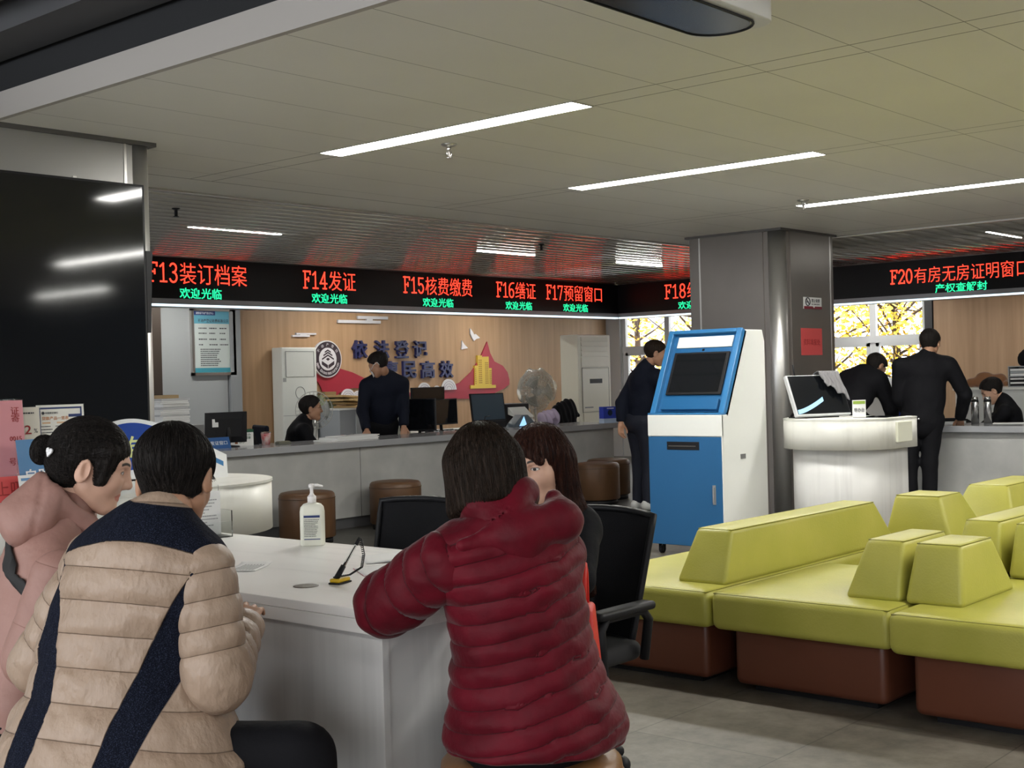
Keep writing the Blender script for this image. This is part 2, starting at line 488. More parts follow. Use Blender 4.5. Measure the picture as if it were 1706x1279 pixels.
# ------------------------------------------------------------------ pillars
def pillar(n, x0, x1, y0, y1, mpanel, corners, mtrim, rr=0.075):
    a0, a1, b0, b1 = x0+0.012, x1-0.012, y0+0.012, y1-0.012
    cl = any(c[0] < (x0+x1)/2 for c in corners); q = rr*1.15
    poly = ([(a0, b0+q), (a0+q, b0+q), (a0+q, b0)] if cl else [(a0, b0)]) + ([(a1, b0)] if cl else [(a1-q, b0), (a1-q, b0+q), (a1, b0+q)]) + [(a1, b1), (a0, b1)]
    m = MB().prism(poly, 0, ZC)
    # cladding panels between the corner columns
    m.box(x0, x0+0.012, y0+(2*rr if cl else 0.04), y1-0.04, 0, ZC-0.02); m.box(x0+(2*rr if cl else 0.04), x1-(0.04 if cl else 2*rr), y0, y0+0.012, 0, ZC-0.02)
    m.box(x1-0.012, x1, y0+0.04, y1-0.04, 0, ZC-0.02)
    o = struct(m.build('pillar_%d' % n, mpanel))
    t = MB()
    for cx, cy in corners: t.cyl((cx, cy, 0), (cx, cy, ZC), rr, n=28)
    t.build('corner_column', mtrim, o)
    c = MB()
    c.box(x0-0.02, x1+0.02, y0-0.02, y1+0.02, ZC-0.022, ZC)
    c.build('head_trim', mat('dark_head_trim', (0.12, 0.115, 0.11), rough=0.5, metal=0.3), o)
    s = MB()
    for k in (0.42, ): s.box(x0-0.004, x0+0.006, y0+(y1-y0)*0.86, y0+(y1-y0)*0.875, 0, ZC-0.02)
    s.box(x1-(0.10 if cl else 0.17), x1-(0.085 if cl else 0.155), y0-0.004, y0+0.006, 0, ZC-0.02)
    s.build('joint_strip', M_alu, o)
    return o
pillar(1, 10.60, 11.65, 5.93, 6.93, M_pillar, [(10.694, 6.024)], mat('satin_corner_metal', (0.62, 0.61, 0.59), rough=0.36, metal=0.85), 0.092)
pillar(2, 1.85, 4.03, 6.02, 6.90, M_pillar2, [(3.965, 6.085)], MATS['satin_corner_metal'], 0.07)

# ------------------------------------------------------------------ ceiling lamps
def lamp(x, y0, y1, label, group, z=ZC, m=None, w=0.155):
    t = thing('ceiling_light', label, 'ceiling light', (x, (y0+y1)/2, z), group=group)
    L = (y1-y0)/2
    f = MB()
    a = w/2
    f.box(-a-0.006, -a, -L, L, -0.004, 0.03); f.box(a, a+0.006, -L, L, -0.004, 0.03)
    f.box(-a-0.006, a+0.006, -L-0.006, -L, -0.004, 0.03); f.box(-a-0.006, a+0.006, L, L+0.006, -0.004, 0.03)
    f.build('frame', M_alu, t)
    MB().box(-a, a, -L, L, -0.003, 0.01).build('diffuser', m or M_lamp, t)
    return t
G = 'long linear ceiling lights'
lamp(4.978, 3.835, 5.655, 'longest-looking white linear ceiling light, nearest one, beside the sprinkler left of the picture middle', G)
lamp(7.175, 3.735, 5.605, 'white linear ceiling light in the middle of the three, pointing towards the pillar', G)
lamp(9.375, 3.20, 5.05, 'white linear ceiling light farthest right, running out of the right edge', G)
for k, (x, y0, y1) in enumerate([(4.978, -0.75, 1.08), (7.175, -0.6, 1.25), (9.375, -0.6, 1.25), (4.978, -5.0, -3.2), (7.175, -5.0, -3.2), (9.375, -5.0, -3.2)]):
    lamp(x, y0, y1, 'white linear ceiling light in the same hall ceiling, outside the frame', 'linear ceiling lights outside the frame')
for k, (x, y0, y1) in enumerate([(1.4, -3.4, -1.6), (-1.6, -3.4, -1.6), (-1.6, 1.0, 2.8), (-1.6, 5.0, 6.8)]):  # unseen pendant lamps added to fill the hall with light
    lamp(x, y0, y1, 'unseen suspended fill light added over the open hall behind the camera', 'unseen fill lights added over the open hall', z=3.1, m=M_lamp_fill)
# glowing bars added in place of light streaks reflected by the slats
def slat_streak(x0, x1, y, label):
    t = thing('slat_streak_bar', label, 'ceiling light', ((x0+x1)/2, y, ZC), group='glowing bars added as reflection streaks on the slats')
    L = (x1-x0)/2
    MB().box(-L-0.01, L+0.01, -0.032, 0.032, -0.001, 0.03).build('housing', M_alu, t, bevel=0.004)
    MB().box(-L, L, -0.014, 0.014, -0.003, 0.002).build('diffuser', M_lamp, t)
slat_streak(6.35, 7.30, 8.98, 'thin glowing bar added as a reflection streak on the slats above the F13 sign')
slat_streak(9.85, 10.75, 8.98, 'thin glowing bar added as a reflection streak on the slats above the F15 and F16 signs')
slat_streak(12.25, 13.15, 8.98, 'thin glowing bar added as a reflection streak on the slats beside the sign corner')
slat_streak(12.70, 13.60, 4.83, 'thin glowing bar added as a reflection streak on the slats above the F20 sign')
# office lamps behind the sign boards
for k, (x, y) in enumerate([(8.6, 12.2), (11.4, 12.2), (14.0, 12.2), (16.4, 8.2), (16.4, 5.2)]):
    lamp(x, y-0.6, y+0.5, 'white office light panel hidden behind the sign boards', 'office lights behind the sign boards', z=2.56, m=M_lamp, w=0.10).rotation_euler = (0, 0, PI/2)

# ------------------------------------------------------------------ sprinklers, air curtain, ducts
def sprinkler(x, y, z, label, cat='sprinkler'):
    t = thing('fire_sprinkler', label, cat, (x, y, z), group='ceiling sprinklers')
    MB().lathe([(0.044, 0.0), (0.046, -0.004), (0.034, -0.012), (0.018, -0.016)]).build('rosette', M_alu, t)
    b = MB().cyl((0,0,-0.014), (0,0,-0.04), 0.013)
    b.tube([(0.013,0,-0.04), (0.018,0,-0.055), (0.006,0,-0.075)], 0.0035); b.tube([(-0.013,0,-0.04), (-0.018,0,-0.055), (-0.006,0,-0.075)], 0.0035)
    b.build('frame_arms', M_alu, t)
    MB().cyl((0,0,-0.042), (0,0,-0.07), 0.005, mi=0).build('glass_bulb', mat('sprinkler_bulb', (0.55, 0.5, 0.48), rough=0.1), t)
    MB().cyl((0,0,-0.076), (0,0,-0.079), 0.019, n=16).build('deflector', M_alu, t)
sprinkler(5.264, 4.992, ZC, 'chrome sprinkler head just below the nearest long ceiling light')
sprinkler(9.048, 4.854, ZC, 'small sprinkler head at the near end of the farthest right light')
for x, y, l in ((5.55, 8.0, 'dark sprinkler in the slat ceiling at far left by the pillar edge'), (9.75, 8.05, 'dark sprinkler in the slat ceiling between the F15 and F16 signs')):
    t = thing('fire_sprinkler', l, 'sprinkler', (x, y, ZC-0.015), group='ceiling sprinklers')
    MB().lathe([(0.03, 0), (0.03, -0.006), (0.012, -0.012)]).build('rosette', M_black, t)
    MB().cyl((0,0,-0.012), (0,0,-0.06), 0.012).cyl((0,0,-0.06), (0,0,-0.064), 0.022).build('head', M_black, t)

t = thing('air_curtain', 'white wall-hung air curtain box with dark oval outlet under the ceiling edge', 'air curtain', (3.27, 2.235, 2.45))
def rrect(x0, x1, y0, y1, rl, rr_, n=8):
    p = []
    for cx, cy, r, a in ((x1-rr_, y0+rr_, rr_, -PI/2), (x1-rr_, y1-rr_, rr_, 0), (x0+rl, y1-rl, rl, PI/2), (x0+rl, y0+rl, rl, PI)):
        p += [(cx + r*math.cos(a+PI/2*i/n), cy + r*math.sin(a+PI/2*i/n)) for i in range(n+1)]
    return p
MB().prism(rrect(-0.5, 0.49, -0.15, 0.14, 0.05, 0.07), 0, 0.185, smooth=True).build('body', mat('white_abs', (0.70, 0.70, 0.68), rough=0.3), t, bevel=0.006)
MB().prism(rrect(-0.44, 0.455, -0.105, 0.105, 0.09, 0.10), -0.004, 0.002).build('outlet_grille', mat('dark_outlet', (0.02, 0.021, 0.024), rough=0.25), t)
MB().tube([(x, y, -0.004) for x, y in rrect(-0.45, 0.465, -0.115, 0.115, 0.1, 0.11)], 0.004, closed=True).build('outlet_rim', M_black, t)

M_duct = mat('galvanised_duct', (0.23, 0.235, 0.24), rough=0.35, metal=0.5, var=0.1, vscale=3)
t = thing('ventilation_duct', 'round grey ventilation duct in the dark ceiling void at top left', 'duct', (2.62, 5.0, 3.12))
d = MB().cyl((0, -8, 0), (0, 5, 0), 0.17, n=36); d.build('duct_pipe', M_duct, t)
for yy in (-3.2, -1.0, 0.05, 2.4): MB().cyl((0, yy, 0), (0, yy+0.05, 0), 0.2, n=36).build('flange', mat('duct_flange', (0.10, 0.10, 0.105), rough=0.5, metal=0.4), t)
tag(MB().box(2.86, 3.12, -3, 11, 2.90, 3.25).build('cable_tray', mat('dark_grey_tray', (0.075, 0.075, 0.08), rough=0.6)), 'dark grey flat duct running along the white ceiling edge, top left', 'duct')
# ------------------------------------------------------------------ materials for furniture
def streak_white(name, base, dark, sc=3.0, st=(0.5, 6, 6)):
    m = mat(name, dark, rough=0.33, col2=base, vscale=sc, vstretch=st, detail=7)
    cr = [n for n in m.node_tree.nodes if n.type == 'VALTORGB'][0]
    cr.color_ramp.elements[0].position = 0.22; cr.color_ramp.elements[1].position = 0.5
    return m
M_table = streak_white('white_ash_laminate', (0.80, 0.79, 0.77), (0.66, 0.65, 0.64), 2.0, (7, 0.5, 7))
M_table_shaded = streak_white('white_ash_laminate_shaded', (0.64, 0.635, 0.625), (0.53, 0.525, 0.52), 2.5, (6, 6, 0.4))  # darker copy of the laminate, shade on the uprights put into its colour
M_marble = streak_white('white_marbled_laminate', (0.66, 0.655, 0.61), (0.54, 0.535, 0.49), 3.5, (3, 3, 0.8))
M_stone = mat('grey_stone_counter', (0.37, 0.37, 0.36), rough=0.42, col2=(0.48, 0.48, 0.465), vscale=3.5, detail=9, bump=0.03, bscale=14)
M_ctop = mat('grey_counter_top', (0.34, 0.345, 0.36), rough=0.16, var=0.05, vscale=2)
M_lime = mat('lime_leather', (0.345, 0.335, 0.050), rough=0.42, col2=(0.425, 0.395, 0.080), vscale=3.0, bump=0.10, bscale=120, detail=6)
M_limes = mat('lime_seam_thread', (0.22, 0.21, 0.03), rough=0.6)
M_rust = mat('rust_brown_plinth', (0.120, 0.038, 0.020), rough=0.38, var=0.12, vscale=2)
M_brown = mat('brown_leatherette', (0.108, 0.054, 0.025), rough=0.42, var=0.10, vscale=5, bump=0.08, bscale=90)
M_tan = mat('tan_leatherette', (0.22, 0.105, 0.040), rough=0.36, var=0.10, vscale=5, bump=0.08, bscale=90)
M_mesh = mat('black_chair_mesh', (0.010, 0.010, 0.012), rough=0.75, bump=0.5, bscale=380, spec=0.25)
M_paper = mat('white_paper', (0.80, 0.80, 0.79), rough=0.7)
M_ink = mat('printed_ink', (0.05, 0.05, 0.06), rough=0.7)
M_inkg = mat('faint_ink', (0.35, 0.35, 0.36), rough=0.7)
M_cloud = mat('clear_acrylic', (0.95, 0.97, 0.97), rough=0.03, trans=1.0, ior=1.1)

# ------------------------------------------------------------------ front table
t = thing('white_table', 'long white wood-grain table in the foreground with people around it', 'table', (2.65, 3.33, 0))
x0, x1, y0, y1 = -0.44, 0.43, -0.955, 0.97
MB().box(x0, x1, y0, y1, 0.735, 0.76).build('tabletop', M_table, t, bevel=0.002)
m = MB(); m.box(x0, x0+0.018, y0, y1, 0.700, 0.7345); m.box(x0+0.018, x1, y0, y0+0.018, 0.700, 0.7345); m.box(x1-0.018, x1, y0+0.018, y1, 0.700, 0.7345); m.box(x0+0.018, x1-0.018, y1-0.018, y1, 0.700, 0.7345)
m.build('edge_apron', M_table, t)
MB().box(x0+0.03, x0+0.052, y0+0.025, y1-0.03, 0.0, 0.7345).build('side_panel', M_table_shaded, t)
MB().box(x0+0.052, x1-0.055, y0+0.03, y0+0.048, 0.0, 0.7345).build('end_panel', M_table_shaded, t)
MB().box(x0+0.052, x1-0.055, y1-0.06, y1-0.04, 0.0, 0.7345).build('end_panel', M_table_shaded, t)
for yy in (y0+0.03, y1-0.07):
    MB().box(x1-0.055, x1-0.02, yy, yy+0.035, 0, 0.7345).build('leg', M_table_shaded, t)
MB().lathe([(0.036, 0.0), (0.036, 0.0012), (0.030, 0.0016)], c=(2.382-2.65, 2.86-3.33, 0.76), n=28).build('cable_grommet', mat('brown_grommet', (0.10, 0.075, 0.055), rough=0.5), t)

# ------------------------------------------------------------------ counters
t = thing('service_counter', 'long grey stone service counter under the F13 to F17 signs', 'counter', (7.6, 8.95, 0))
MB().box(-4.0, 4.55, -0.07, 0.62, 0.735, 0.793).build('countertop', M_ctop, t, bevel=0.004)
b = MB().box(-4.0, 4.45, 0.0, 0.55, 0.10, 0.735); b.build('counter_body', M_stone, t)
for x in (-3.0, -1.5, 0.535, 2.05): MB().box(x, x+0.004, -0.0015, 0.0, 0.10, 0.735).build('panel_joint', mat('joint_dark_line', (0.06, 0.06, 0.06), rough=0.8), t)  # stone panel joints drawn as thin dark strips
MB().box(-4.0, 4.41, 0.03, 0.5, 0.0, 0.10).build('plinth', mat('counter_plinth', (0.10, 0.10, 0.105), rough=0.5), t)
t = thing('service_counter', 'grey stone service counter under the F20 sign, behind the lime sofas', 'counter', (11.62, 4.4, 0))
MB().box(-0.07, 0.62, -4.0, 1.35, 0.735, 0.793).build('countertop', M_ctop, t, bevel=0.004)
MB().box(0.0, 0.55, -4.0, 1.30, 0.06, 0.735).build('counter_body', M_stone, t)
MB().box(0.03, 0.5, -4.0, 1.27, 0.0, 0.06).build('plinth', MATS['counter_plinth'], t)

# ------------------------------------------------------------------ LED sign boards
M_ledblk = mat('led_matrix_black', (0.004, 0.004, 0.005), rough=0.38, spec=0.3)
M_red = emit('led_red', (1.0, 0.045, 0.022), 2.2)
M_grn = emit('led_green', (0.02, 0.85, 0.36), 1.1)
M_strip = emit('led_strip_white', (0.72, 0.90, 1.0), 1.3)
M_sbox = mat('sign_box_metal', (0.30, 0.30, 0.31), rough=0.35, metal=0.5)
M_cornice = mat('sign_cornice_metal', (0.42, 0.40, 0.39), rough=0.3, metal=0.6)
def signboard(label, L0, L1, place, rz):
    """local: x along the sign, -y outward to the hall, z up from the underside"""
    t = thing('led_sign_board', label, 'led sign', place, rz)
    MB().box(L0, L1, 0.012, 0.30, 0.0, 0.385).build('housing', M_sbox, t)
    MB().box(L0, L1, 0.0, 0.012, 0.055, 0.385).build('led_panel', M_ledblk, t)
    MB().box(L0, L1, -0.004, 0.012, 0.012, 0.055).build('bottom_rail', M_sbox, t)
    MB().box(L0, L1, 0.004, 0.05, -0.004, 0.012).build('light_strip', M_strip, t)
    t.scale = (1.25, 1.25, 1.25)
    c = [(0.0, 0.387)] + [(0.04-0.045*math.cos(-PI/2+PI*i/10), 0.437+0.048*math.sin(-PI/2+PI*i/10)) for i in range(11)] + [(0.28, 0.485), (0.28, 0.387)]
    MB().prism(c, L0, L1, axis='x', smooth=True).build('cornice', M_cornice, t)
    return t
# dot-matrix Latin letters and figures with small serifs, drawn as strokes in a 0.5 x 1 cell
def _arc(cx, cy, rx, ry, a0, a1, n=10): return [(cx+rx*math.cos(math.radians(a0+(a1-a0)*i/n)), cy+ry*math.sin(math.radians(a0+(a1-a0)*i/n))) for i in range(n+1)]
GLYPH = {'F': [[(0.12, 0.02), (0.12, 0.98)], [(0.02, 0.97), (0.46, 0.97), (0.46, 0.82)], [(0.12, 0.52), (0.34, 0.52)], [(0.34, 0.62), (0.34, 0.42)], [(0.02, 0.03), (0.24, 0.03)]],
 '1': [[(0.10, 0.80), (0.26, 0.95), (0.26, 0.03)], [(0.10, 0.03), (0.42, 0.03)]],
 '2': [_arc(0.25, 0.72, 0.18, 0.25, 165, -20) + [(0.05, 0.03), (0.44, 0.03), (0.44, 0.16)]],
 '3': [_arc(0.24, 0.75, 0.17, 0.22, 150, -90) + _arc(0.24, 0.27, 0.19, 0.25, 90, -155)],
 '4': [[(0.34, 0.03), (0.34, 0.95), (0.04, 0.32), (0.47, 0.32)], [(0.22, 0.03), (0.44, 0.03)]],
 '5': [[(0.42, 0.95), (0.10, 0.95), (0.09, 0.56)] + _arc(0.25, 0.31, 0.19, 0.28, 130, -155)],
 '6': [_arc(0.40, 0.62, 0.34, 0.36, 80, 180) + [(0.06, 0.3)], _arc(0.25, 0.29, 0.19, 0.27, 0, 360, 16)],
 '7': [[(0.05, 0.80), (0.05, 0.95), (0.45, 0.95), (0.20, 0.03)]],
 '8': [_arc(0.25, 0.75, 0.16, 0.22, 0, 360, 16), _arc(0.25, 0.27, 0.19, 0.25, 0, 360, 16)],
 '0': [_arc(0.25, 0.5, 0.19, 0.48, 0, 360, 20)]}
def stroke_text(txt, x0, cw, zc, h, mb, th=0.009):
    for i, ch in enumerate(txt):
        for line in GLYPH[ch]:
            pts = [(x0 + cw*i + cw*2*px_*0.92, zc - h/2 + h*pz) for px_, pz in line]
            for a, b in zip(pts, pts[1:]):
                dx, dz = b[0]-a[0], b[1]-a[1]; L = math.hypot(dx, dz)
                if L < 1e-6: continue
                ex, ez = dx/L*th/2, dz/L*th/2; nx, nz = -dz/L*th/2, dx/L*th/2
                q = [(a[0]-ex+nx, a[1]-ez+nz), (a[0]-ex-nx, a[1]-ez-nz), (b[0]+ex-nx, b[1]+ez-nz), (b[0]+ex+nx, b[1]+ez+nz)]
                mb.prism(q, -0.004, -0.002, axis='y')
def sign_text(t, x0, x1, red, g0=None, g1=None, green='欢迎光临', zr=0.262, hr=0.172, zg=0.103, hg=0.088):
    lat, han = red[:3], red[3:]
    u = (x1-x0)/(0.56*3 + len(han)); cw = 0.56*u
    mb = MB(); stroke_text(lat, x0, cw, zr, hr*0.90, mb, 0.013); mb.build('red_lettering', M_red, t)
    lettering('red_lettering', han, M_red, t, ((x0+3*cw+x1)/2 + 0.006, -0.002, zr), (1,0,0), width=x1-x0-3*cw-0.012, height=hr, depth=0.002, bold=-0.007)
    if g0 is not None:
        lettering('green_lettering', green, M_grn, t, ((g0+g1)/2, -0.002, zg), (1,0,0), width=g1-g0, height=hg, depth=0.002, bold=0.012)
CX = 12.11
sa = signboard('long black LED sign board reading F13 to F17 in red over green', -8.2, 0.0, (CX*1.25, 8.88*1.25, 1.33+0.655*1.25), 0)
for x0, x1, r, g0, g1 in ((5.885, 6.843, 'F13装订档案', 6.172, 6.582), (7.458, 8.073, 'F14发证', 7.548, 7.965), (8.683, 9.641, 'F15核费缴费', 8.935, 9.363), (10.011, 10.636, 'F16缮证', 10.146, 10.57), (10.816, 11.799, 'F17预留窗口', 11.098, 11.536)):
    sign_text(sa, x0-CX, x1-CX, r, g0-CX, g1-CX)
sb = signboard('black LED sign board reading F20 in red, on the right behind the pillar', 0.0, 8.3, (CX*1.25, 8.88*1.25, 1.33+0.655*1.25), -PI/2)
sign_text(sb, 8.88-8.229, 8.88-7.27, 'F18综合窗口', 8.88-8.058, 8.88-7.64)
sign_text(sb, 8.88-5.567, 8.88-4.235, 'F20有房无房证明窗口', 8.88-5.12, 8.88-4.617, '产权查解封', zr=0.236, hr=0.150, zg=0.098)

# ------------------------------------------------------------------ kiosk
M_blue = mat('kiosk_blue_paint', (0.016, 0.105, 0.255), rough=0.32, var=0.04, vscale=1.5)
M_blue2 = mat('kiosk_blue_bezel', (0.030, 0.160, 0.36), rough=0.30)
M_kwhite = mat('kiosk_white_paint', (0.70, 0.71, 0.68), rough=0.30)
t = thing('self_service_kiosk', 'blue and white self-service kiosk with slanted black screen beside the pillar', 'kiosk', (8.0, 5.30, 0))
hw = 0.32
def kprofile(inset=0.0): return [(0.0, 0.075), (0.63, 0.075), (0.63, 1.56), (0.615, 1.60), (0.60, 1.645), (0.35, 1.645), (0.06, 1.03), (0.0, 1.03)]
pf = kprofile()
MB().prism(pf, -hw, -hw+0.02, axis='y').prism(pf, hw-0.02, hw, axis='y').box(0.02, 0.63, -hw+0.02, hw-0.02, 0.075, 1.0).box(0.36, 0.63, -hw+0.02, hw-0.02, 1.0, 1.60).box(0.36, 0.60, -hw+0.02, hw-0.02, 1.60, 1.645).build('cabinet', M_kwhite, t, bevel=0.006)
MB().box(-0.004, 0.02, -hw, hw, 0.875, 1.03).build('white_band', M_kwhite, t, bevel=0.003)
MB().box(-0.006, 0.02, -hw+0.005, hw-0.005, 0.075, 0.870).build('door', M_blue, t, bevel=0.004)
h = MB().box(-0.010, -0.004, -0.262, -0.235, 0.385, 0.525); h.box(-0.022, -0.008, -0.256, -0.241, 0.40, 0.51)
h.build('door_handle', M_alu, t, bevel=0.002)
MB().box(-0.009, -0.004, -0.13, 0.15, 0.775, 0.835).build('slot_plate', M_black, t, bevel=0.004)
MB().box(-0.0105, -0.008, -0.10, 0.135, 0.800, 0.806).build('paper_slot', mat('slot_metal', (0.14, 0.13, 0.12), rough=0.3, metal=0.6), t)
# slanted blue front: local frame with u along the slope
sl = Vector((0.29, 0, 0.615)); slen = sl.length; su = sl.normalized(); sn = Vector((-su.z, 0, su.x))
def slant(mb, y0, y1, a, b, d0, d1):
    o = Vector((0.06, 0, 1.03))
    def q(y, u, d): return tuple(o + su*u + sn*d + Vector((0, y, 0)))
    mb.hexa([q(y0,a,d0), q(y1,a,d0), q(y1,b,d0), q(y0,b,d0)], [q(y0,a,d1), q(y1,a,d1), q(y1,b,d1), q(y0,b,d1)])
    return mb
m = MB(); slant(m, -hw, -hw+0.045, 0.0, slen, -0.03, 0.035); slant(m, hw-0.045, hw, 0.0, slen, -0.03, 0.035); slant(m, -hw+0.045, hw-0.045, slen-0.03, slen, -0.03, 0.035)
m.box(-0.002, 0.09, -hw, hw, 1.03, 1.045)
m.build('bezel', M_blue2, t, bevel=0.004)
m = MB(); slant(m, -hw+0.045, hw-0.045, 0.02, slen-0.03, -0.06, 0.0); m.build('front_plate', M_blue, t)
m = MB(); slant(m, -hw+0.075, hw-0.085, 0.155, 0.50, 0.0, 0.016); m.build('screen_frame', M_black, t, bevel=0.003)
m = MB(); slant(m, -hw+0.10, hw-0.11, 0.175, 0.485, 0.0165, 0.0185); m.build('screen', M_blackg, t)
m = MB(); slant(m, -hw+0.075, hw-0.085, 0.542, 0.632, 0.0, 0.010); m.build('header_plate', M_kwhite, t, bevel=0.002)
m = MB(); slant(m, -0.012, 0.006, 0.516, 0.530, 0.0, 0.006); m.build('camera_eye', M_blackg, t)
m = MB(); slant(m, -hw+0.07, hw-0.08, 0.03, 0.115, 0.0, 0.03); m.build('keyboard_shelf', M_blue, t, bevel=0.004)
MB().box(0.245, 0.315, -hw-0.003, -hw+0.001, 0.70, 0.735).build('side_grip', mat('grip_grey', (0.15, 0.15, 0.15), rough=0.4), t)
for cx, cy in ((0.06, 0.26), (0.06, -0.26), (0.57, 0.26), (0.57, -0.26)):
    c = MB().cyl((cx, cy-0.012, 0.028), (cx, cy+0.012, 0.028), 0.028, n=18)
    c.box(cx-0.018, cx+0.018, cy-0.02, cy-0.014, 0.02, 0.075); c.box(cx-0.018, cx+0.018, cy+0.014, cy+0.02, 0.02, 0.075)
    c.build('caster', M_black, t)

# ------------------------------------------------------------------ brown stools
def stool(label, x, y, r=0.235, h=0.43, m=None, group='round padded stools'):
    t = thing('padded_stool', label, 'stool', (x, y, 0), group=group)
    MB().lathe([(r-0.01, 0.05), (r, 0.06), (r, h-0.05), (r-0.004, h-0.022), (r-0.02, h-0.006), (r-0.05, h), (r*0.5, h+0.006), (0.001, h+0.008)], n=48).build('cushion', m or M_brown, t)
    s = MB().tube([(r*math.cos(2*PI*i/40)*1.003, r*math.sin(2*PI*i/40)*1.003, h-0.052) for i in range(40)], 0.003, closed=True, n=6)
    s.build('piping', mat('stool_piping', (0.075, 0.038, 0.018), rough=0.5), t)
    MB().cyl((0,0,0), (0,0,0.05), r-0.025, n=40).build('base', M_black, t)
    return t
stool('dark brown round stool in front of the left counter, left of the other counter stools', 7.09, 8.47)
stool('brown round stool at the left counter, half hidden by the black chair back', 8.22, 8.58)
stool('brown round stool at the counter end, front one of the pair behind the long-haired person', 10.83, 8.27, r=0.235)
stool('brown round stool at the counter end, back one of the pair behind the long-haired person', 11.36, 8.52, r=0.235)
stool('tan leather stool the person in the crimson puffer coat sits on', 2.417, 2.07, r=0.225, h=0.42, m=M_tan, group='stools at the white table')
stool('tan leather stool under the person in the beige and navy jacket', 1.66, 2.42, r=0.225, h=0.42, m=M_tan, group='stools at the white table')
stool('tan leather stool under the person in the dusty pink coat, hidden behind the beige jacket', 1.62, 3.22, r=0.225, h=0.42, m=M_tan, group='stools at the white table')

# ------------------------------------------------------------------ lime sofas
def cushion_box(mb, x0, x1, y0, y1, z0, z1, r=0.035, n=5):
    """soft-edged upholstered block with slightly domed top"""
    k0 = len(mb.v)
    nx, ny = 14, 12
    def prof(t):  # 0..1 across
        return t
    pts_top = []
    b = bmesh.new()
    bmesh.ops.create_cube(b, size=1.0)
    bmesh.ops.scale(b, vec=(x1-x0, y1-y0, z1-z0), verts=b.verts)
    bmesh.ops.translate(b, vec=((x0+x1)/2, (y0+y1)/2, (z0+z1)/2), verts=b.verts)
    bmesh.ops.bevel(b, geom=list(b.edges), offset=r, segments=n, profile=0.5, affect='EDGES')
    b.verts.ensure_lookup_table()
    mb.add([v.co[:] for v in b.verts], [tuple(v.index for v in f.verts) for f in b.faces], smooth=True)
    b.free()
def seam_loop(mb, pts, r=0.0035): mb.tube(pts, r, n=6, closed=True)
def wedge(mb, bot, top, z0, z1, r=0.022):
    """bolster: bottom rectangle (x0,x1,y0,y1) and top rectangle"""
    b = bmesh.new()
    def vv(q, z): return [b.verts.new(p) for p in ((q[0],q[2],z), (q[1],q[2],z), (q[1],q[3],z), (q[0],q[3],z))]
    B, T = vv(bot, z0), vv(top, z1)
    for f in ((B[3],B[2],B[1],B[0]), (T[0],T[1],T[2],T[3]), (B[0],B[1],T[1],T[0]), (B[1],B[2],T[2],T[1]), (B[2],B[3],T[3],T[2]), (B[3],B[0],T[0],T[3])): b.faces.new(f)
    bmesh.ops.bevel(b, geom=list(b.edges), offset=r, segments=4, profile=0.5, affect='EDGES')
    b.verts.index_update()
    mb.add([v.co[:] for v in b.verts], [tuple(v.index for v in f.verts) for f in b.faces], smooth=True)
    b.free()
def sofa(label, x0, x1, y0, y1, back=None):
    cx, cy = (x0+x1)/2, (y0+y1)/2
    t = thing('sofa_bench', label, 'sofa', (cx, cy, 0), group='lime green sofa benches')
    X0, X1, Y0, Y1 = x0-cx, x1-cx, y0-cy, y1-cy
    s = MB(); cushion_box(s, X0, X1, Y0, Y1, 0.262, 0.42); so = s.build('seat', M_lime, t)
    e = 0.012
    q = MB(); seam_loop(q, [(X0+e*1.2, Y0+e*1.2, 0.412), (X1-e*1.2, Y0+e*1.2, 0.412), (X1-e*1.2, Y1-e*1.2, 0.412), (X0+e*1.2, Y1-e*1.2, 0.412)], 0.003)
    q.build('seam', M_limes, so)
    i = 0.085
    b = MB(); cushion_box(b, X0+i, X1-i, Y0+i*0.7, Y1-i*0.7, 0.028, 0.27, r=0.03); b.build('plinth', M_rust, t)
    MB().box(X0+i+0.06, X1-i-0.06, Y0+i+0.04, Y1-i-0.04, 0, 0.035).build('toe_kick', M_black, t)
    if back:
        bx0, bx1, by0, by1, tx0, tx1, ty0, ty1 = [v-(cx if k in (0,1,4,5) else cy) for k, v in enumerate(back)]
        w = MB(); wedge(w, (bx0, bx1, by0, by1), (tx0, tx1, ty0, ty1), 0.415, 0.65); bo = w.build('backrest', M_lime, t)
        q = MB(); g = 0.006
        seam_loop(q, [(tx0+g, ty0+g, 0.645), (tx1-g, ty0+g, 0.645), (tx1-g, ty1-g, 0.645), (tx0+g, ty1-g, 0.645)], 0.0028)
        q.build('seam', M_limes, bo)
    return t
sofa('long lime sofa bench with the longest backrest, nearest the blue kiosk', 4.62, 6.56, 2.968, 3.75, (4.79, 6.50, 2.985, 3.24, 4.88, 6.27, 3.0, 3.18))
sofa('middle lime sofa seat with a short wedge backrest on its right edge', 4.62, 5.645, 2.162, 2.958, (4.80, 5.41, 2.20, 2.44, 4.875, 5.28, 2.212, 2.37))
sofa('front right lime sofa seat with a wedge backrest on its left edge', 4.57, 5.60, 1.355, 2.152, (4.80, 5.35, 1.950, 2.188, 4.855, 5.17, 1.975, 2.158))
sofa('lime sofa behind the middle seat, its long backrest running off to the right', 5.655, 6.50, 2.162, 2.80, (5.62, 6.48, 2.12, 2.34, 5.70, 6.42, 2.14, 2.30))
sofa('lime sofa in the second row at the right edge, next to the long backrest', 5.61, 6.60, 1.36, 2.105, (5.60, 6.4, 1.90, 2.08, 5.65, 6.3, 1.92, 2.06))
sofa('lime sofa in the back row whose wedge backrest stands before the white stand', 6.60, 7.25, 2.25, 2.955, (6.62, 7.12, 2.74, 3.12, 6.66, 6.95, 2.82, 3.07))
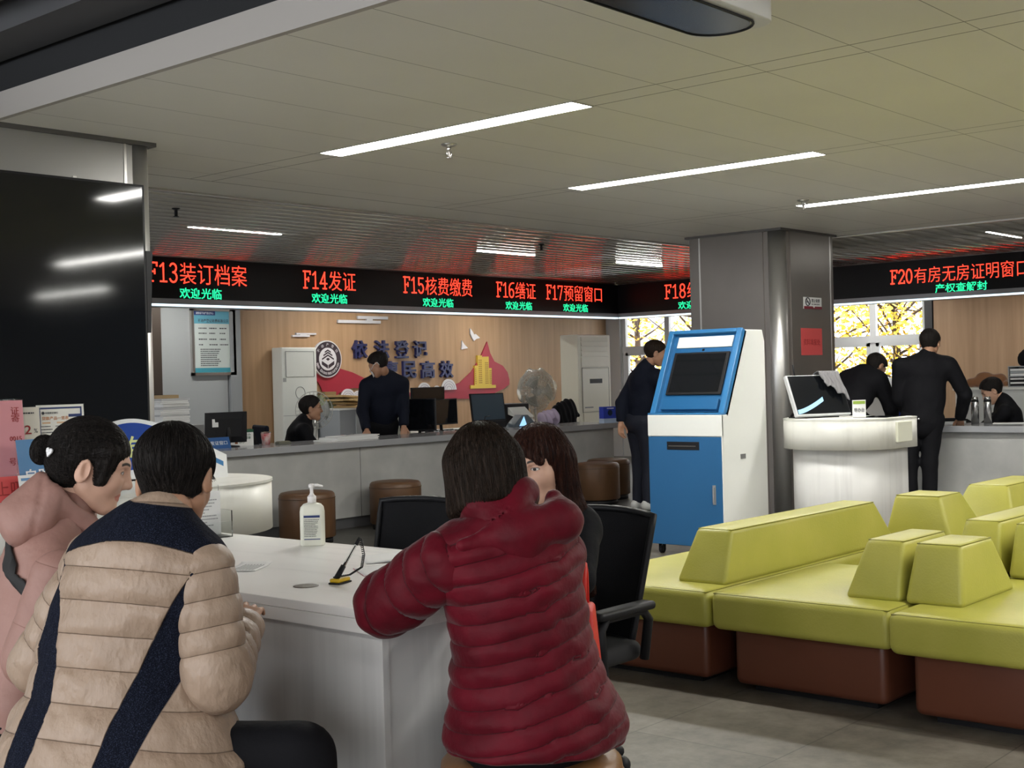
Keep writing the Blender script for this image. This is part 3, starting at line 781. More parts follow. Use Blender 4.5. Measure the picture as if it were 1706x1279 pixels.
sofa('lime sofa in the back row at right with a tall-looking wedge backrest before the counter', 7.27, 8.4, 2.2, 3.15, (7.30, 8.2, 2.66, 3.06, 7.42, 8.1, 2.74, 2.97))

# ------------------------------------------------------------------ office chairs with mesh backs
def office_chair(label, x, y, rz):
    """local +x is the way the sitter faces"""
    t = thing('office_chair', label, 'chair', (x, y, 0), rz, group='black mesh office chairs at the white table')
    def bk(u, v):   # back panel: u across (y), v up
        yy = (u-0.5)*(0.46 - 0.06*(1-v))
        z = 0.46 + 0.405*v
        xx = -0.215 - 0.10*v - 0.05*(1-(2*u-1)**2)
        return (xx, yy, z + 0.012*(1-(2*u-1)**2)*(v > 0.5))
    MB().grid(bk, 14, 14, thick=0.012).build('backrest', M_mesh, t)
    fr = [bk(i/10, 1.0) for i in range(11)] + [bk(1.0, 1-i/10) for i in range(1, 11)] + [bk(1-i/10, 0.0) for i in range(1, 11)] + [bk(0.0, i/10) for i in range(1, 10)]
    MB().tube(fr, 0.012, closed=True).build('back_frame', M_black, t)
    s = MB(); cushion_box(s, -0.23, 0.25, -0.24, 0.24, 0.41, 0.475, r=0.03); s.build('seat', mat('black_seat_fabric', (0.014, 0.014, 0.016), rough=0.85), t)
    MB().tube([(-0.26, 0, 0.62), (-0.27, 0, 0.45), (-0.2, 0, 0.38), (0, 0, 0.38)], 0.022).build('back_support', M_black, t)
    for sy in (-1, 1):
        a = MB().tube([(0.02, sy*0.24, 0.38), (0.03, sy*0.27, 0.375), (0.05, sy*0.285, 0.42), (0.06, sy*0.285, 0.55), (0.03, sy*0.285, 0.585), (-0.16, sy*0.285, 0.585), (-0.20, sy*0.28, 0.55), (-0.20, sy*0.26, 0.42)], 0.016)
        cushion_box(a, -0.20, 0.09, sy*0.285-0.03, sy*0.285+0.03, 0.585, 0.612, r=0.012)
        a.build('armrest', M_black, t)
    MB().cyl((0,0,0.09), (0,0,0.40), 0.03).build('gas_post', M_black, t)
    for k in range(5):
        an = 2*PI*k/5 + 0.3
        c, s_ = math.cos(an), math.sin(an)
        l = MB().tube([(0.03*c, 0.03*s_, 0.11), (0.18*c, 0.18*s_, 0.10), (0.30*c, 0.30*s_, 0.075)], [0.026, 0.02, 0.016])
        l.build('base_leg', M_black, t)
        MB().sphere((0.30*c, 0.30*s_, 0.03), (0.03, 0.03, 0.03)).build('caster', M_black, t)
    return t
office_chair('black mesh office chair at right of the white table, behind the long-haired person', 3.22, 2.70, PI)
office_chair('empty black mesh office chair on the far side of the white table', 3.20, 3.52, PI)
# ------------------------------------------------------------------ soft-body modelling: distance fields turned into one continuous surface
def A3(v): return np.asarray(v, float)
def unit(v): v = A3(v); return v / (np.linalg.norm(v) + 1e-12)
def d_cap(P, a, b, ra, rb=None, n=None, f=1.0):
    """tapered capsule a-b; flattened by f along direction n"""
    a, b = A3(a), A3(b); rb = ra if rb is None else rb
    Q = P - a; ab = b - a
    if n is not None:
        n = unit(n); Q = Q + np.outer(Q @ n, n)*(1/f - 1); ab = ab + n*(ab @ n)*(1/f - 1)
    t = np.clip(Q @ ab / (ab @ ab + 1e-12), 0, 1)
    return np.linalg.norm(Q - t[:, None]*ab, axis=1) - (ra + (rb - ra)*t)
def d_ell(P, c, r, R=None):
    Q = P - A3(c)
    if R is not None: Q = Q @ A3(R)
    r = A3(r)
    k0 = np.linalg.norm(Q/r, axis=1); k1 = np.linalg.norm(Q/(r*r), axis=1) + 1e-9
    return k0*(k0 - 1)/k1
def smin(a, b, k):
    h = np.clip(0.5 + 0.5*(b - a)/k, 0, 1)
    return b*(1-h) + a*h - k*h*(1-h)
def smax(a, b, k): return -smin(-a, -b, k)
def surface_nets(fn, lo, hi, h):
    lo, hi = A3(lo), A3(hi)
    n = np.maximum(3, np.ceil((hi - lo)/h).astype(int) + 1)
    ax = [lo[i] + h*np.arange(n[i]) for i in range(3)]
    G = np.stack(np.meshgrid(*ax, indexing='ij'), -1).reshape(-1, 3)
    F = np.empty(len(G))
    for s in range(0, len(G), 200000): F[s:s+200000] = fn(G[s:s+200000])
    F = F.reshape(n)
    S = F < 0
    nx, ny, nz = n
    cn = [(i, j, k) for i in (0, 1) for j in (0, 1) for k in (0, 1)]
    cnt = sum(S[i:nx-1+i, j:ny-1+j, k:nz-1+k].astype(np.int8) for i, j, k in cn)
    act = (cnt > 0) & (cnt < 8)
    I = np.argwhere(act)
    if len(I) == 0: return np.zeros((0, 3)), np.zeros((0, 4), int)
    cf = {c: F[I[:, 0]+c[0], I[:, 1]+c[1], I[:, 2]+c[2]] for c in cn}
    acc = np.zeros((len(I), 3)); num = np.zeros(len(I))
    for a in cn:
        for b in cn:
            if sum(abs(a[q]-b[q]) for q in range(3)) != 1 or a > b: continue
            m = (cf[a] < 0) != (cf[b] < 0)
            t = np.where(m, cf[a]/np.where(m, cf[a]-cf[b], 1), 0)
            p = A3(a)[None, :] + t[:, None]*(A3(b)-A3(a))[None, :]
            acc += np.where(m[:, None], p, 0); num += m
    V = (I + acc/num[:, None])*h + lo
    idx = -np.ones((nx-1, ny-1, nz-1), int); idx[act] = np.arange(len(I))
    Q = []
    for axis in range(3):
        a0 = [slice(None)]*3; a1 = [slice(None)]*3
        a0[axis] = slice(0, n[axis]-1); a1[axis] = slice(1, n[axis])
        m = S[tuple(a0)] != S[tuple(a1)]
        o1, o2 = [q for q in range(3) if q != axis]
        E = np.argwhere(m)
        E = E[(E[:, o1] > 0) & (E[:, o2] > 0) & (E[:, o1] < n[o1]-1) & (E[:, o2] < n[o2]-1)]
        if len(E) == 0: continue
        def cell(d1, d2):
            C = E.copy(); C[:, o1] -= d1; C[:, o2] -= d2
            return idx[C[:, 0], C[:, 1], C[:, 2]]
        q = np.stack([cell(1, 1), cell(0, 1), cell(0, 0), cell(1, 0)], 1)
        ins = S[E[:, 0], E[:, 1], E[:, 2]]
        flip = ins if axis != 1 else ~ins
        q = np.where(flip[:, None], q, q[:, ::-1])
        Q.append(q)
    Q = np.vstack(Q)
    Q = Q[(Q >= 0).all(1)]
    return V, Q
def v_normals(V, Q):
    a, b, c, d = (V[Q[:, i]] for i in range(4))
    fn = np.cross(c - a, d - b)
    N = np.zeros_like(V)
    for i in range(4): np.add.at(N, Q[:, i], fn)
    return N/(np.linalg.norm(N, axis=1, keepdims=True) + 1e-12)
def relax(V, Q, it=1, w=0.5):
    for _ in range(it):
        s = np.zeros_like(V); c = np.zeros(len(V))
        for i, j in ((0, 1), (1, 2), (2, 3), (3, 0)):
            np.add.at(s, Q[:, i], V[Q[:, j]]); np.add.at(c, Q[:, i], 1)
            np.add.at(s, Q[:, j], V[Q[:, i]]); np.add.at(c, Q[:, j], 1)
        V = V*(1-w) + w*s/np.maximum(c, 1)[:, None]
    return V
def wob(P, seed, scale, n=9):
    """cheap smooth pseudo noise in about -1..1"""
    r = np.random.RandomState(seed)
    o = np.zeros(len(P))
    for i in range(n):
        k = unit(r.normal(size=3))*scale*(0.6 + 1.1*r.rand())
        o += np.sin(P @ k + r.rand()*6.28)
    return o/math.sqrt(n)*0.8
def nets_obj(name, parts, mats, parent, attrs=None):
    """parts: list of (V, Q, material index or array); one mesh object"""
    nv = 0; VV = []; QQ = []; MI = []
    for V, Q, mi in parts:
        VV.append(V); QQ.append(Q + nv); nv += len(V)
        MI.append(np.broadcast_to(np.asarray(mi), (len(Q),)))
    V = np.vstack(VV); Q = np.vstack(QQ); MI = np.concatenate(MI).astype(np.int32)
    me = bpy.data.meshes.new(name)
    me.vertices.add(len(V)); me.vertices.foreach_set('co', V.astype(np.float32).ravel())
    me.loops.add(len(Q)*4); me.loops.foreach_set('vertex_index', Q.astype(np.int32).ravel())
    me.polygons.add(len(Q)); me.polygons.foreach_set('loop_start', (np.arange(len(Q))*4).astype(np.int32))
    me.polygons.foreach_set('loop_total', np.full(len(Q), 4, np.int32))
    for m in (mats if isinstance(mats, (list, tuple)) else [mats]): me.materials.append(m)
    me.polygons.foreach_set('material_index', MI)
    me.polygons.foreach_set('use_smooth', np.ones(len(Q), bool))
    for k, arr in (attrs or {}).items():
        at = me.attributes.new(k, 'FLOAT', 'POINT'); at.data.foreach_set('value', np.asarray(arr, np.float32))
    me.update(calc_edges=True); me.validate()
    o = bpy.data.objects.new(name, me); COL.objects.link(o)
    if parent is not None: o.parent = parent
    return o
def mask_mat(name, base, layers, rough=0.6, rows=None, **kw):
    """cloth or skin whose pattern follows signed mesh attributes: layers = [(attr, colour, softness)]"""
    if name in MATS: return MATS[name]
    m = mat(name, base, rough=rough, **kw)
    nt = m.node_tree; b = nt.nodes['Principled BSDF']
    for attr, col, soft in layers:
        an = nt.nodes.new('ShaderNodeAttribute'); an.attribute_name = attr
        mr = nt.nodes.new('ShaderNodeMapRange'); mr.inputs['From Min'].default_value = -soft; mr.inputs['From Max'].default_value = soft
        nt.links.new(an.outputs['Fac'], mr.inputs['Value'])
        mx = nt.nodes.new('ShaderNodeMix'); mx.data_type = 'RGBA'
        nt.links.new(mr.outputs['Result'], mx.inputs['Factor'])
        lk = b.inputs['Base Color'].links
        if lk: nt.links.new(lk[0].from_socket, mx.inputs[6])
        else: mx.inputs[6].default_value = b.inputs['Base Color'].default_value
        if callable(col): nt.links.new(col(nt), mx.inputs[7])
        else: mx.inputs[7].default_value = (*col, 1)
        nt.links.new(mx.outputs[2], b.inputs['Base Color'])
        if callable(col):
            flat = mr.outputs['Result']
            nt.links.new(_math(nt, 'ADD', rough, _math(nt, 'MULTIPLY', flat, 0.92-rough)), b.inputs['Roughness'])
            nt.links.new(_math(nt, 'SUBTRACT', 0.5, _math(nt, 'MULTIPLY', flat, 0.38)), b.inputs['Specular IOR Level'])
    if rows:      # stitched quilting: attribute counts the rows, whole numbers are seams
        attr, col, hw, depth, pw = rows
        an = nt.nodes.new('ShaderNodeAttribute'); an.attribute_name = attr
        sn = _math(nt, 'ABSOLUTE', _math(nt, 'SINE', _math(nt, 'MULTIPLY', an.outputs['Fac'], PI)))
        line = _math(nt, 'LESS_THAN', sn, hw)
        hgt = _math(nt, 'POWER', sn, pw)
        if layers and callable(layers[-1][1]):
            keep = _math(nt, 'SUBTRACT', 1.0, flat)
            line = _math(nt, 'MULTIPLY', line, keep); hgt = _math(nt, 'MULTIPLY', hgt, keep)
        mx = nt.nodes.new('ShaderNodeMix'); mx.data_type = 'RGBA'
        nt.links.new(line, mx.inputs['Factor']); nt.links.new(b.inputs['Base Color'].links[0].from_socket, mx.inputs[6]); mx.inputs[7].default_value = (*col, 1)
        nt.links.new(mx.outputs[2], b.inputs['Base Color'])
        bp = nt.nodes.new('ShaderNodeBump'); bp.inputs['Strength'].default_value = 1.0; bp.inputs['Distance'].default_value = depth
        nt.links.new(hgt, bp.inputs['Height'])
        if b.inputs['Normal'].links: nt.links.new(b.inputs['Normal'].links[0].from_socket, bp.inputs['Normal'])
        nt.links.new(bp.outputs['Normal'], b.inputs['Normal'])
    return m
def basis(yaw, pitch=0.0, roll=0.0):
    """columns: forward, left, up. pitch > 0 looks down, roll > 0 tilts the head to its left"""
    f = A3((math.cos(yaw)*math.cos(pitch), math.sin(yaw)*math.cos(pitch), -math.sin(pitch)))
    l = A3((-math.sin(yaw), math.cos(yaw), 0)); u = np.cross(f, l)
    l2 = l*math.cos(roll) - u*math.sin(roll); u2 = u*math.cos(roll) + l*math.sin(roll)
    return np.stack([f, l2, u2], 1)

# ------------------------------------------------------------------ heads, hands
def head_sdf(P, fem=False):
    """local head space, metres, origin at the middle of the head: x front, y left, z up; about 0.235 tall"""
    Y = np.abs(P[:, 1]); Pm = P.copy(); Pm[:, 1] = Y
    d = d_ell(P, (-0.012, 0, 0.033), (0.098, 0.077, 0.086))
    d = smin(d, d_ell(P, (0.022, 0, -0.022), (0.071, 0.0605, 0.085)), 0.03)
    jw = 0.040 if fem else 0.046
    d = smin(d, d_cap(Pm, (0.0, jw, -0.055), (0.058, 0.018, -0.094), 0.019, 0.017), 0.035)    # jaw line
    d = smin(d, d_ell(P, (0.068, 0, -0.092), (0.020, 0.021, 0.017)), 0.025)                    # chin
    d = smin(d, d_ell(Pm, (0.058, 0.040, -0.022), (0.026, 0.022, 0.024)), 0.03)                # cheek
    d = smin(d, d_cap(Pm, (0.083, 0.010, 0.027), (0.066, 0.046, 0.027), 0.011, 0.010), 0.018)  # brow
    d = smax(d, -d_ell(Pm, (0.094, 0.031, 0.008), (0.016, 0.018, 0.011)), 0.014)               # socket
    d = smin(d, d_ell(Pm, (0.0735, 0.031, 0.0075), (0.0135, 0.0155, 0.0105)), 0.006)           # lids and eyeball
    d = smin(d, d_cap(P, (0.085, 0, 0.018), (0.104, 0, -0.024), 0.0085, 0.0120), 0.014)        # nose
    d = smin(d, d_ell(Pm, (0.093, 0.0125, -0.0285), (0.012, 0.0085, 0.0085)), 0.008)           # nostril wing
    d = smin(d, d_cap(Pm, (0.0845, 0.0, -0.0555), (0.074, 0.021, -0.059), 0.0075, 0.0045), 0.006)  # upper lip
    d = smin(d, d_cap(Pm, (0.0825, 0.0, -0.0675), (0.074, 0.018, -0.063), 0.0080, 0.0045), 0.006)  # lower lip
    d = smax(d, -d_cap(Pm, (0.095, 0.0, -0.0610), (0.080, 0.022, -0.0605), 0.0022, 0.0016), 0.004) # mouth line
    ear = d_ell(Pm, (-0.012, 0.081, -0.008), (0.021, 0.010, 0.034), np.array(basis(0.35, 0.12)))
    ear = smax(ear, -d_ell(Pm, (-0.005, 0.092, -0.004), (0.0115, 0.0100, 0.022)), 0.005)
    ear = smin(ear, d_cap(Pm, (-0.016, 0.083, 0.012), (-0.013, 0.084, -0.016), 0.0035, 0.003), 0.004)
    d = smin(d, ear, 0.010)
    return d
def face_masks(L):
    Y = np.abs(L[:, 1])
    front = L[:, 0] - 0.045
    lip = np.minimum(0.011 - np.hypot(Y*0.50, (L[:, 2]+0.0615)), front)
    zb = 0.0290 + 0.004*np.sin(np.clip((Y-0.012)/0.036, 0, 1)*PI)
    brow = np.minimum(np.minimum(0.0036 - np.abs(L[:, 2]-zb), np.minimum(Y-0.013, 0.050-Y)), front)
    ey = np.hypot((Y-0.031)/0.0125, (L[:, 2]-0.0070)/0.0042)
    eye = np.minimum((1-ey)*0.004, front)
    iris = np.minimum(eye, 0.0060 - np.hypot(Y-0.0305, L[:, 2]-0.0075))
    lash = np.minimum(0.0017 - np.abs(np.abs(L[:, 2]-0.0070) - 0.0042*np.sqrt(np.clip(1-((Y-0.031)/0.0145)**2, 0, 1)))*np.where(L[:, 2] > 0.007, 1, 1.8), np.minimum(0.0145-np.abs(Y-0.031), front))
    return dict(lip=lip, brow=brow, eye=eye, iris=iris, lash=lash)
def hand_geo(wrist, d, n, side, curl=0.35, spread=0.16, h=0.0042, scale=1.0):
    """wrist, direction of the fingers d, palm normal n (out of the palm), side +1 left hand, -1 right hand"""
    w = A3(wrist); d = unit(d); n = unit(A3(n) - d*(A3(n) @ d)); t = np.cross(n, d)*side   # t points to the thumb side
    s = scale
    segs = []
    palm = [(w - d*0.03*s, w + d*0.02*s, 0.024*s, 0.030*s)]
    def q(a, b, c): return w + (d*a + t*b + n*c)*s
    L = [(0.026, 0.072), (0.008, 0.080), (-0.010, 0.075), (-0.027, 0.060)]
    for i, (off, ln) in enumerate(L):
        base = q(0.085 - 0.004*abs(i-1), off*1.05, 0.0)
        dirv = unit(d + t*spread*(off/0.03))
        p = base; a = curl*0.6
        rad = 0.0092 - 0.0006*i*(i > 1)
        for j, fr in enumerate((0.46, 0.30, 0.24)):
            dd = dirv*math.cos(a) + n*math.sin(a)
            p2 = p + dd*ln*fr*s
            segs.append((p, p2, (rad-0.0007*j)*s, (rad-0.0007*(j+1))*s)); p = p2; a += curl
        palm.append((q(0.02, off*0.8, 0), base, 0.0125*s, 0.0105*s))
    th = [q(0.012, 0.026, 0.006), q(0.045, 0.050, 0.016), q(0.072, 0.056, 0.026), q(0.092, 0.052, 0.032)]
    for j in range(3): segs.append((th[j], th[j+1], (0.0125-0.0016*j)*s, (0.0109-0.0016*j)*s))
    def fn(P):
        o = None
        for a, b, r0, r1 in palm:
            c = d_cap(P, a, b, r0, r1, n, 0.75)
            o = c if o is None else smin(o, c, 0.012)
        f = None
        for a, b, r0, r1 in segs:
            c = d_cap(P, a, b, r0, r1)
            f = c if f is None else np.minimum(f, c)
        return smin(o, f, 0.006)
    pts = np.array([p for sg in segs + palm for p in sg[:2]])
    return surface_nets(fn, pts.min(0)-0.035, pts.max(0)+0.035, h)

def hair_fn(style):
    def fn(P):
        Y = np.abs(P[:, 1]); Pm = P.copy(); Pm[:, 1] = Y
        cap = d_ell(P, (-0.016, 0, 0.040), (0.104, 0.086, 0.094))
        if style == 'short':
            sk = smin(d_ell(P, (-0.012, 0, 0.033), (0.098, 0.077, 0.086)), d_ell(P, (0.005, 0, -0.030), (0.068, 0.062, 0.080)), 0.03)
            z = P[:, 2]
            th = 0.003 + 0.0135*np.clip((z + 0.055)/0.11, 0, 1)
            d = sk - th
            hl = np.where(P[:, 0] > 0.0, 0.0 + 0.9*np.clip(P[:, 0], 0, 1), -0.058 + 0.058*np.clip((P[:, 0]+0.05)/0.05, 0, 1)**2)
            d = smax(d, hl + 0.006*np.sin(Y*60) - z, 0.006)
            face = d_ell(P, (0.108, 0, -0.020), (0.066, 0.062, 0.088))
            d = smax(d, -face, 0.010)
            ear = d_ell(Pm, (-0.008, 0.088, -0.012), (0.026, 0.030, 0.036))
            d = smax(d, -ear, 0.005)
        elif style == 'bob':
            d = cap
            side = d_cap(Pm, (-0.020, 0.062, 0.03), (0.000, 0.080, -0.085), 0.040, 0.034)
            back = d_cap(P, (-0.062, 0, 0.03), (-0.068, 0, -0.085), 0.052, 0.050)
            d = smin(smin(d, side, 0.04), back, 0.05)
            d = smin(d, d_cap(Pm, (-0.05, 0.045, 0.0), (-0.052, 0.05, -0.09), 0.045, 0.042), 0.04)
            face = d_ell(P, (0.110, 0, -0.035), (0.085, 0.064, 0.080))
            d = smax(d, -face, 0.012)
            d = smax(d, -(P[:, 2] + 0.112 + 0.15*P[:, 0]), 0.015)
        elif style == 'long':
            d = cap
            side = d_cap(Pm, (-0.015, 0.066, 0.03), (-0.010, 0.088, -0.15), 0.038, 0.040)
            side = smin(side, d_cap(Pm, (-0.010, 0.088, -0.15), (-0.005, 0.118, -0.40), 0.042, 0.016), 0.03)
            back = d_cap(P, (-0.060, 0, 0.03), (-0.075, 0, -0.22), 0.055, 0.045)
            d = smin(smin(d, side, 0.035), back, 0.05)
            d = smin(d, d_cap(Pm, (-0.05, 0.05, 0.0), (-0.06, 0.06, -0.26), 0.045, 0.035), 0.04)
            face = d_ell(P, (0.112, 0, -0.055), (0.082, 0.060, 0.085))
            d = smax(d, -face, 0.010)
            bang = d_cap(Pm, (0.072, 0.0, 0.066), (0.078, 0.050, 0.030), 0.016, 0.012)
            d = smin(d, bang, 0.012)
        elif style == 'bun':
            d = smin(cap, d_ell(P, (-0.05, 0, 0.005), (0.070, 0.080, 0.085)), 0.03)
            side = d_cap(Pm, (0.035, 0.062, 0.055), (0.040, 0.066, -0.030), 0.026, 0.016)
            d = smin(d, side, 0.025)
            face = d_ell(P, (0.118, 0, -0.030), (0.088, 0.066, 0.090))
            d = smax(d, -face, 0.010)
            ear = d_ell(Pm, (-0.004, 0.088, -0.018), (0.024, 0.034, 0.040))
            d = smax(d, -ear, 0.008)
            d = smax(d, -(P[:, 2] + 0.075 - 0.5*np.clip(P[:, 0]+0.03, 0, 1)), 0.02)
            d = smin(d, d_ell(P, (-0.135, 0, 0.012), (0.030, 0.034, 0.040)), 0.006)
        return d
    return fn
def hair_mat(name, col, col2, rough=0.45):
    if name in MATS: return MATS[name]
    m = mat(name, col, rough=rough, col2=col2, vscale=26, vstretch=(6, 6, 0.5), detail=5, spec=0.12, bump=0.55, bscale=60, bstretch=(5, 5, 0.35))
    return m

def hair_strands(style, R, hc, hs, parent, m, n=2200, seed=1, steps=9):
    hf = hair_fn(style); rs = np.random.RandomState(seed)
    lo = (-0.19, -0.17, -0.46) if style == 'long' else (-0.19, -0.14, -0.16)
    V, Q = surface_nets(hf, lo, (0.13, 0.17 if style == 'long' else 0.14, 0.15), 0.008)
    P = V[rs.randint(0, len(V), n)] + rs.normal(size=(n, 3))*0.003
    def grad(P):
        e = 0.002
        g = np.stack([hf(P + A3(d)*e) - hf(P - A3(d)*e) for d in ((1,0,0), (0,1,0), (0,0,1))], 1)
        return g/(np.linalg.norm(g, axis=1, keepdims=True) + 1e-9)
    off = rs.uniform(-0.0004, 0.0016, n)
    st = rs.uniform(0.007, 0.0125, n)*(1.25 if style in ('bob', 'long') else 0.8 if style == 'short' else 1.0)
    jit = rs.normal(size=(n, 3))*0.16
    crown = A3((-0.055, 0.0, 0.115))
    pts = []
    for k in range(steps):
        g = grad(P)
        P = P - g*(np.clip(hf(P), -0.01, 0.01) - off)[:, None]
        pts.append(P.copy())
        if style == 'bun':
            D = A3((-0.125, 0, 0.012)) - P
            D = D/(np.linalg.norm(D, axis=1, keepdims=True)+1e-9) + A3((0, 0, -0.05))
        else:
            D = (P - crown); D = D/(np.linalg.norm(D, axis=1, keepdims=True)+1e-9)*(0.75 if style == 'short' else 0.45) + A3((0, 0, -0.8))
        D = D + jit
        D = D - g*np.sum(D*g, axis=1, keepdims=True)
        D /= (np.linalg.norm(D, axis=1, keepdims=True)+1e-9)
        P = P + D*st[:, None]
    T = np.stack(pts, 1)                                  # n, steps, 3
    T = (T*hs) @ R.T + hc
    tan = np.gradient(T, axis=1); tan /= (np.linalg.norm(tan, axis=2, keepdims=True)+1e-9)
    a = np.cross(tan, rs.normal(size=(n, 1, 3))); a /= (np.linalg.norm(a, axis=2, keepdims=True)+1e-9)
    b = np.cross(tan, a)
    rad = (0.00085*np.sin(np.linspace(0.55, PI-0.12, steps)))[None, :, None]
    ring = np.stack([T + rad*(a*math.cos(t) + b*math.sin(t)) for t in (0, 2.094, 4.189)], 2)   # n, steps, 3, 3
    VV = ring.reshape(-1, 3)
    i = np.arange(n)[:, None, None]*steps*3 + np.arange(steps-1)[None, :, None]*3
    q = np.arange(3)[None, None, :]; q2 = (q+1) % 3
    QQ = np.stack([i+q, i+q2, i+3+q2, i+3+q], -1).reshape(-1, 4)
    o = nets_obj('hair_strands', [(VV, QQ, 0)], m, parent); o['kind'] = 'stuff'
    return o

# ------------------------------------------------------------------ people
def skin_mat(name, col):
    return mask_mat(name, col, [('lip', tuple(c*f for c, f in zip(col, (0.80, 0.48, 0.48))), 0.0015), ('brow', (0.03, 0.022, 0.018), 0.0012), ('lash', (0.012, 0.01, 0.01), 0.0008), ('eye', (0.62, 0.60, 0.57), 0.0006), ('iris', (0.012, 0.009, 0.008), 0.0006)], rough=0.48, var=0.04, vscale=30, spec=0.4, bump=0.05, bscale=300)
def torso_frame(pel, neck, face_yaw):
    """u up the spine, l to the person's left, f forward"""
    u = unit(A3(neck) - A3(pel)); f0 = A3((math.cos(face_yaw), math.sin(face_yaw), 0))
    f = unit(f0 - u*(f0 @ u)); l = np.cross(u, f)
    return u, l, f
def person(label, J, yaw, head, hair, skin, jacket, trousers, shoes=None, hs=1.0, vox=0.013, puff=1.0, quilt=None, hem=None, wid=1.0, depth=0.74, extra=None, hood=False, collar=True, hand_dir=None, wrinkle=0.003, hair_col=None, bulk=0.0, hhr=0.0055, jname='jacket', masks=None, arms_r=(0.060, 0.050, 0.042), fem=False, hipr=0.150, seed=1, flare=0.0, bend=0.0, hemz=None, hres=None, sleeves=False, hoodfn=None, hoodq=None):
    """J: world joints pel, neck, head, shL, shR, elL, elR, wrL, wrR, hipL.., kneeL, kneeR, ankL, ankR"""
    O = A3((J['pel'][0], J['pel'][1], 0))
    t = thing('person', label, 'person', tuple(O))
    j = {k: A3(v) - O for k, v in J.items()}
    u, l, f = torso_frame(j['pel'], j['neck'], yaw)
    pel, neck = j['pel'], j['neck']
    H = np.linalg.norm(neck - pel)
    # --- body: head, neck, trunk, limbs, hands in one mesh
    R = basis(*head)
    hc = j['head']
    Vh, Qh = surface_nets(lambda P: head_sdf(P, fem), (-0.125, -0.105, -0.125), (0.13, 0.105, 0.135), hres or (0.0042 if hhr < 0.005 else hhr))
    mk = face_masks(Vh)
    Wh = (Vh*hs) @ R.T + hc
    nb = hc + R @ A3((-0.022, 0, -0.065))*hs
    def core(P):
        d = d_cap(P, nb, neck + u*0.0, 0.050*hs, 0.058)
        d = smin(d, d_cap(P, pel + u*0.06, pel + u*(H*0.82), 0.115, 0.125, f, 0.7), 0.06)
        for s in 'LR':
            d = smin(d, d_cap(P, j['sh'+s], j['el'+s], 0.040, 0.034), 0.03)
            d = smin(d, d_cap(P, j['el'+s], j['wr'+s], 0.034, 0.025), 0.02)
            if 'knee'+s in j:
                d = smin(d, d_cap(P, pel + l*(0.085 if s == 'L' else -0.085), j['knee'+s], 0.065, 0.048), 0.04)
                d = smin(d, d_cap(P, j['knee'+s], j['ank'+s], 0.046, 0.032), 0.03)
        return d
    allp = np.array(list(j.values()))
    Vb, Qb = surface_nets(core, allp.min(0)-0.2, allp.max(0)+0.2, 0.017)
    parts = [(Wh, Qh, 0), (Vb, Qb, 0)]
    for s, sd in (('L', 1), ('R', -1)):
        if hand_dir and s in hand_dir:
            dd, nn, cu = hand_dir[s]
        else:
            dd, nn, cu = unit(j['wr'+s]-j['el'+s]), -u if abs(unit(j['wr'+s]-j['el'+s]) @ u) < 0.8 else -l*sd, 0.4
        V_, Q_ = hand_geo(j['wr'+s], dd, nn, sd, cu)
        parts.append((V_, Q_, 0))
    nrest = sum(len(p[0]) for p in parts[1:])
    at = {k: np.concatenate([v, np.full(nrest, -1.0)]) for k, v in mk.items()}
    nets_obj('body', parts, skin, t, at)
    # --- hair
    if hair:
        hf = hair_fn(hair)
        lo = (-0.19, -0.17, -0.46) if hair == 'long' else (-0.19, -0.14, -0.16)
        Vx, Qx = surface_nets(hf, lo, (0.13, 0.17 if hair == 'long' else 0.14, 0.15), max(0.0045, hhr))
        N = v_normals(Vx, Qx)
        an = np.arctan2(Vx[:, 1], -Vx[:, 0]-0.02)
        gro = np.sin(an*34 + 2.2*wob(Vx, 3, 14))*0.5 + np.sin(an*61 + 2*wob(Vx, 5, 20))*0.35 + wob(Vx, 9, 40)*0.5
        Vx = Vx + N*(gro*0.0022)[:, None]
        ho = nets_obj('hair', [((Vx*hs) @ R.T + hc, Qx, 0)], hair_col, t)
        if hhr < 0.005: hair_strands(hair, R, hc, hs, ho, hair_col, 3600 if hair in ('bob', 'long') else 3000, seed)
    # --- trousers
    if trousers is not None and 'kneeL' in j:
        def tr(P):
            d = d_ell(P, pel - u*0.02, (0.135, 0.178*wid, 0.135), np.stack([f, l, u], 1))
            for s, sg in (('L', 1), ('R', -1)):
                hp = pel + l*sg*0.09
                leg = smin(d_cap(P, hp, j['knee'+s], 0.098, 0.072), d_cap(P, j['knee'+s], j['ank'+s], 0.072, 0.058), 0.03)
                d = smin(d, leg, 0.035)
            return d + 0.004*wob(P, 21, 32)
        pts = np.array([pel] + [j[k+s] for k in ('knee', 'ank') for s in 'LR'])
        Vt, Qt = surface_nets(tr, pts.min(0)-0.22, pts.max(0)+0.22, max(vox, 0.012))
        nets_obj('trousers', [(Vt, Qt, 0)], trousers, t)
        for s in 'LR':
            a = j['ank'+s]; kd = j['knee'+s]-a
            fd = A3((math.cos(yaw), math.sin(yaw), 0))
            def sh(P): 
                base = A3((a[0], a[1], 0.045))
                d = smin(d_cap(P, base - fd*0.045, base + fd*0.15, 0.042, 0.036), d_cap(P, base, a, 0.046, 0.048), 0.03)
                return smax(d, -(P[:, 2]-0.002), 0.004)
            c = A3((a[0], a[1], 0.05))
            Vs, Qs = surface_nets(sh, c - 0.24, c + A3((0.24, 0.24, 0.12)), 0.011)
            nets_obj('shoe', [(Vs, Qs, 0)], shoes, t)
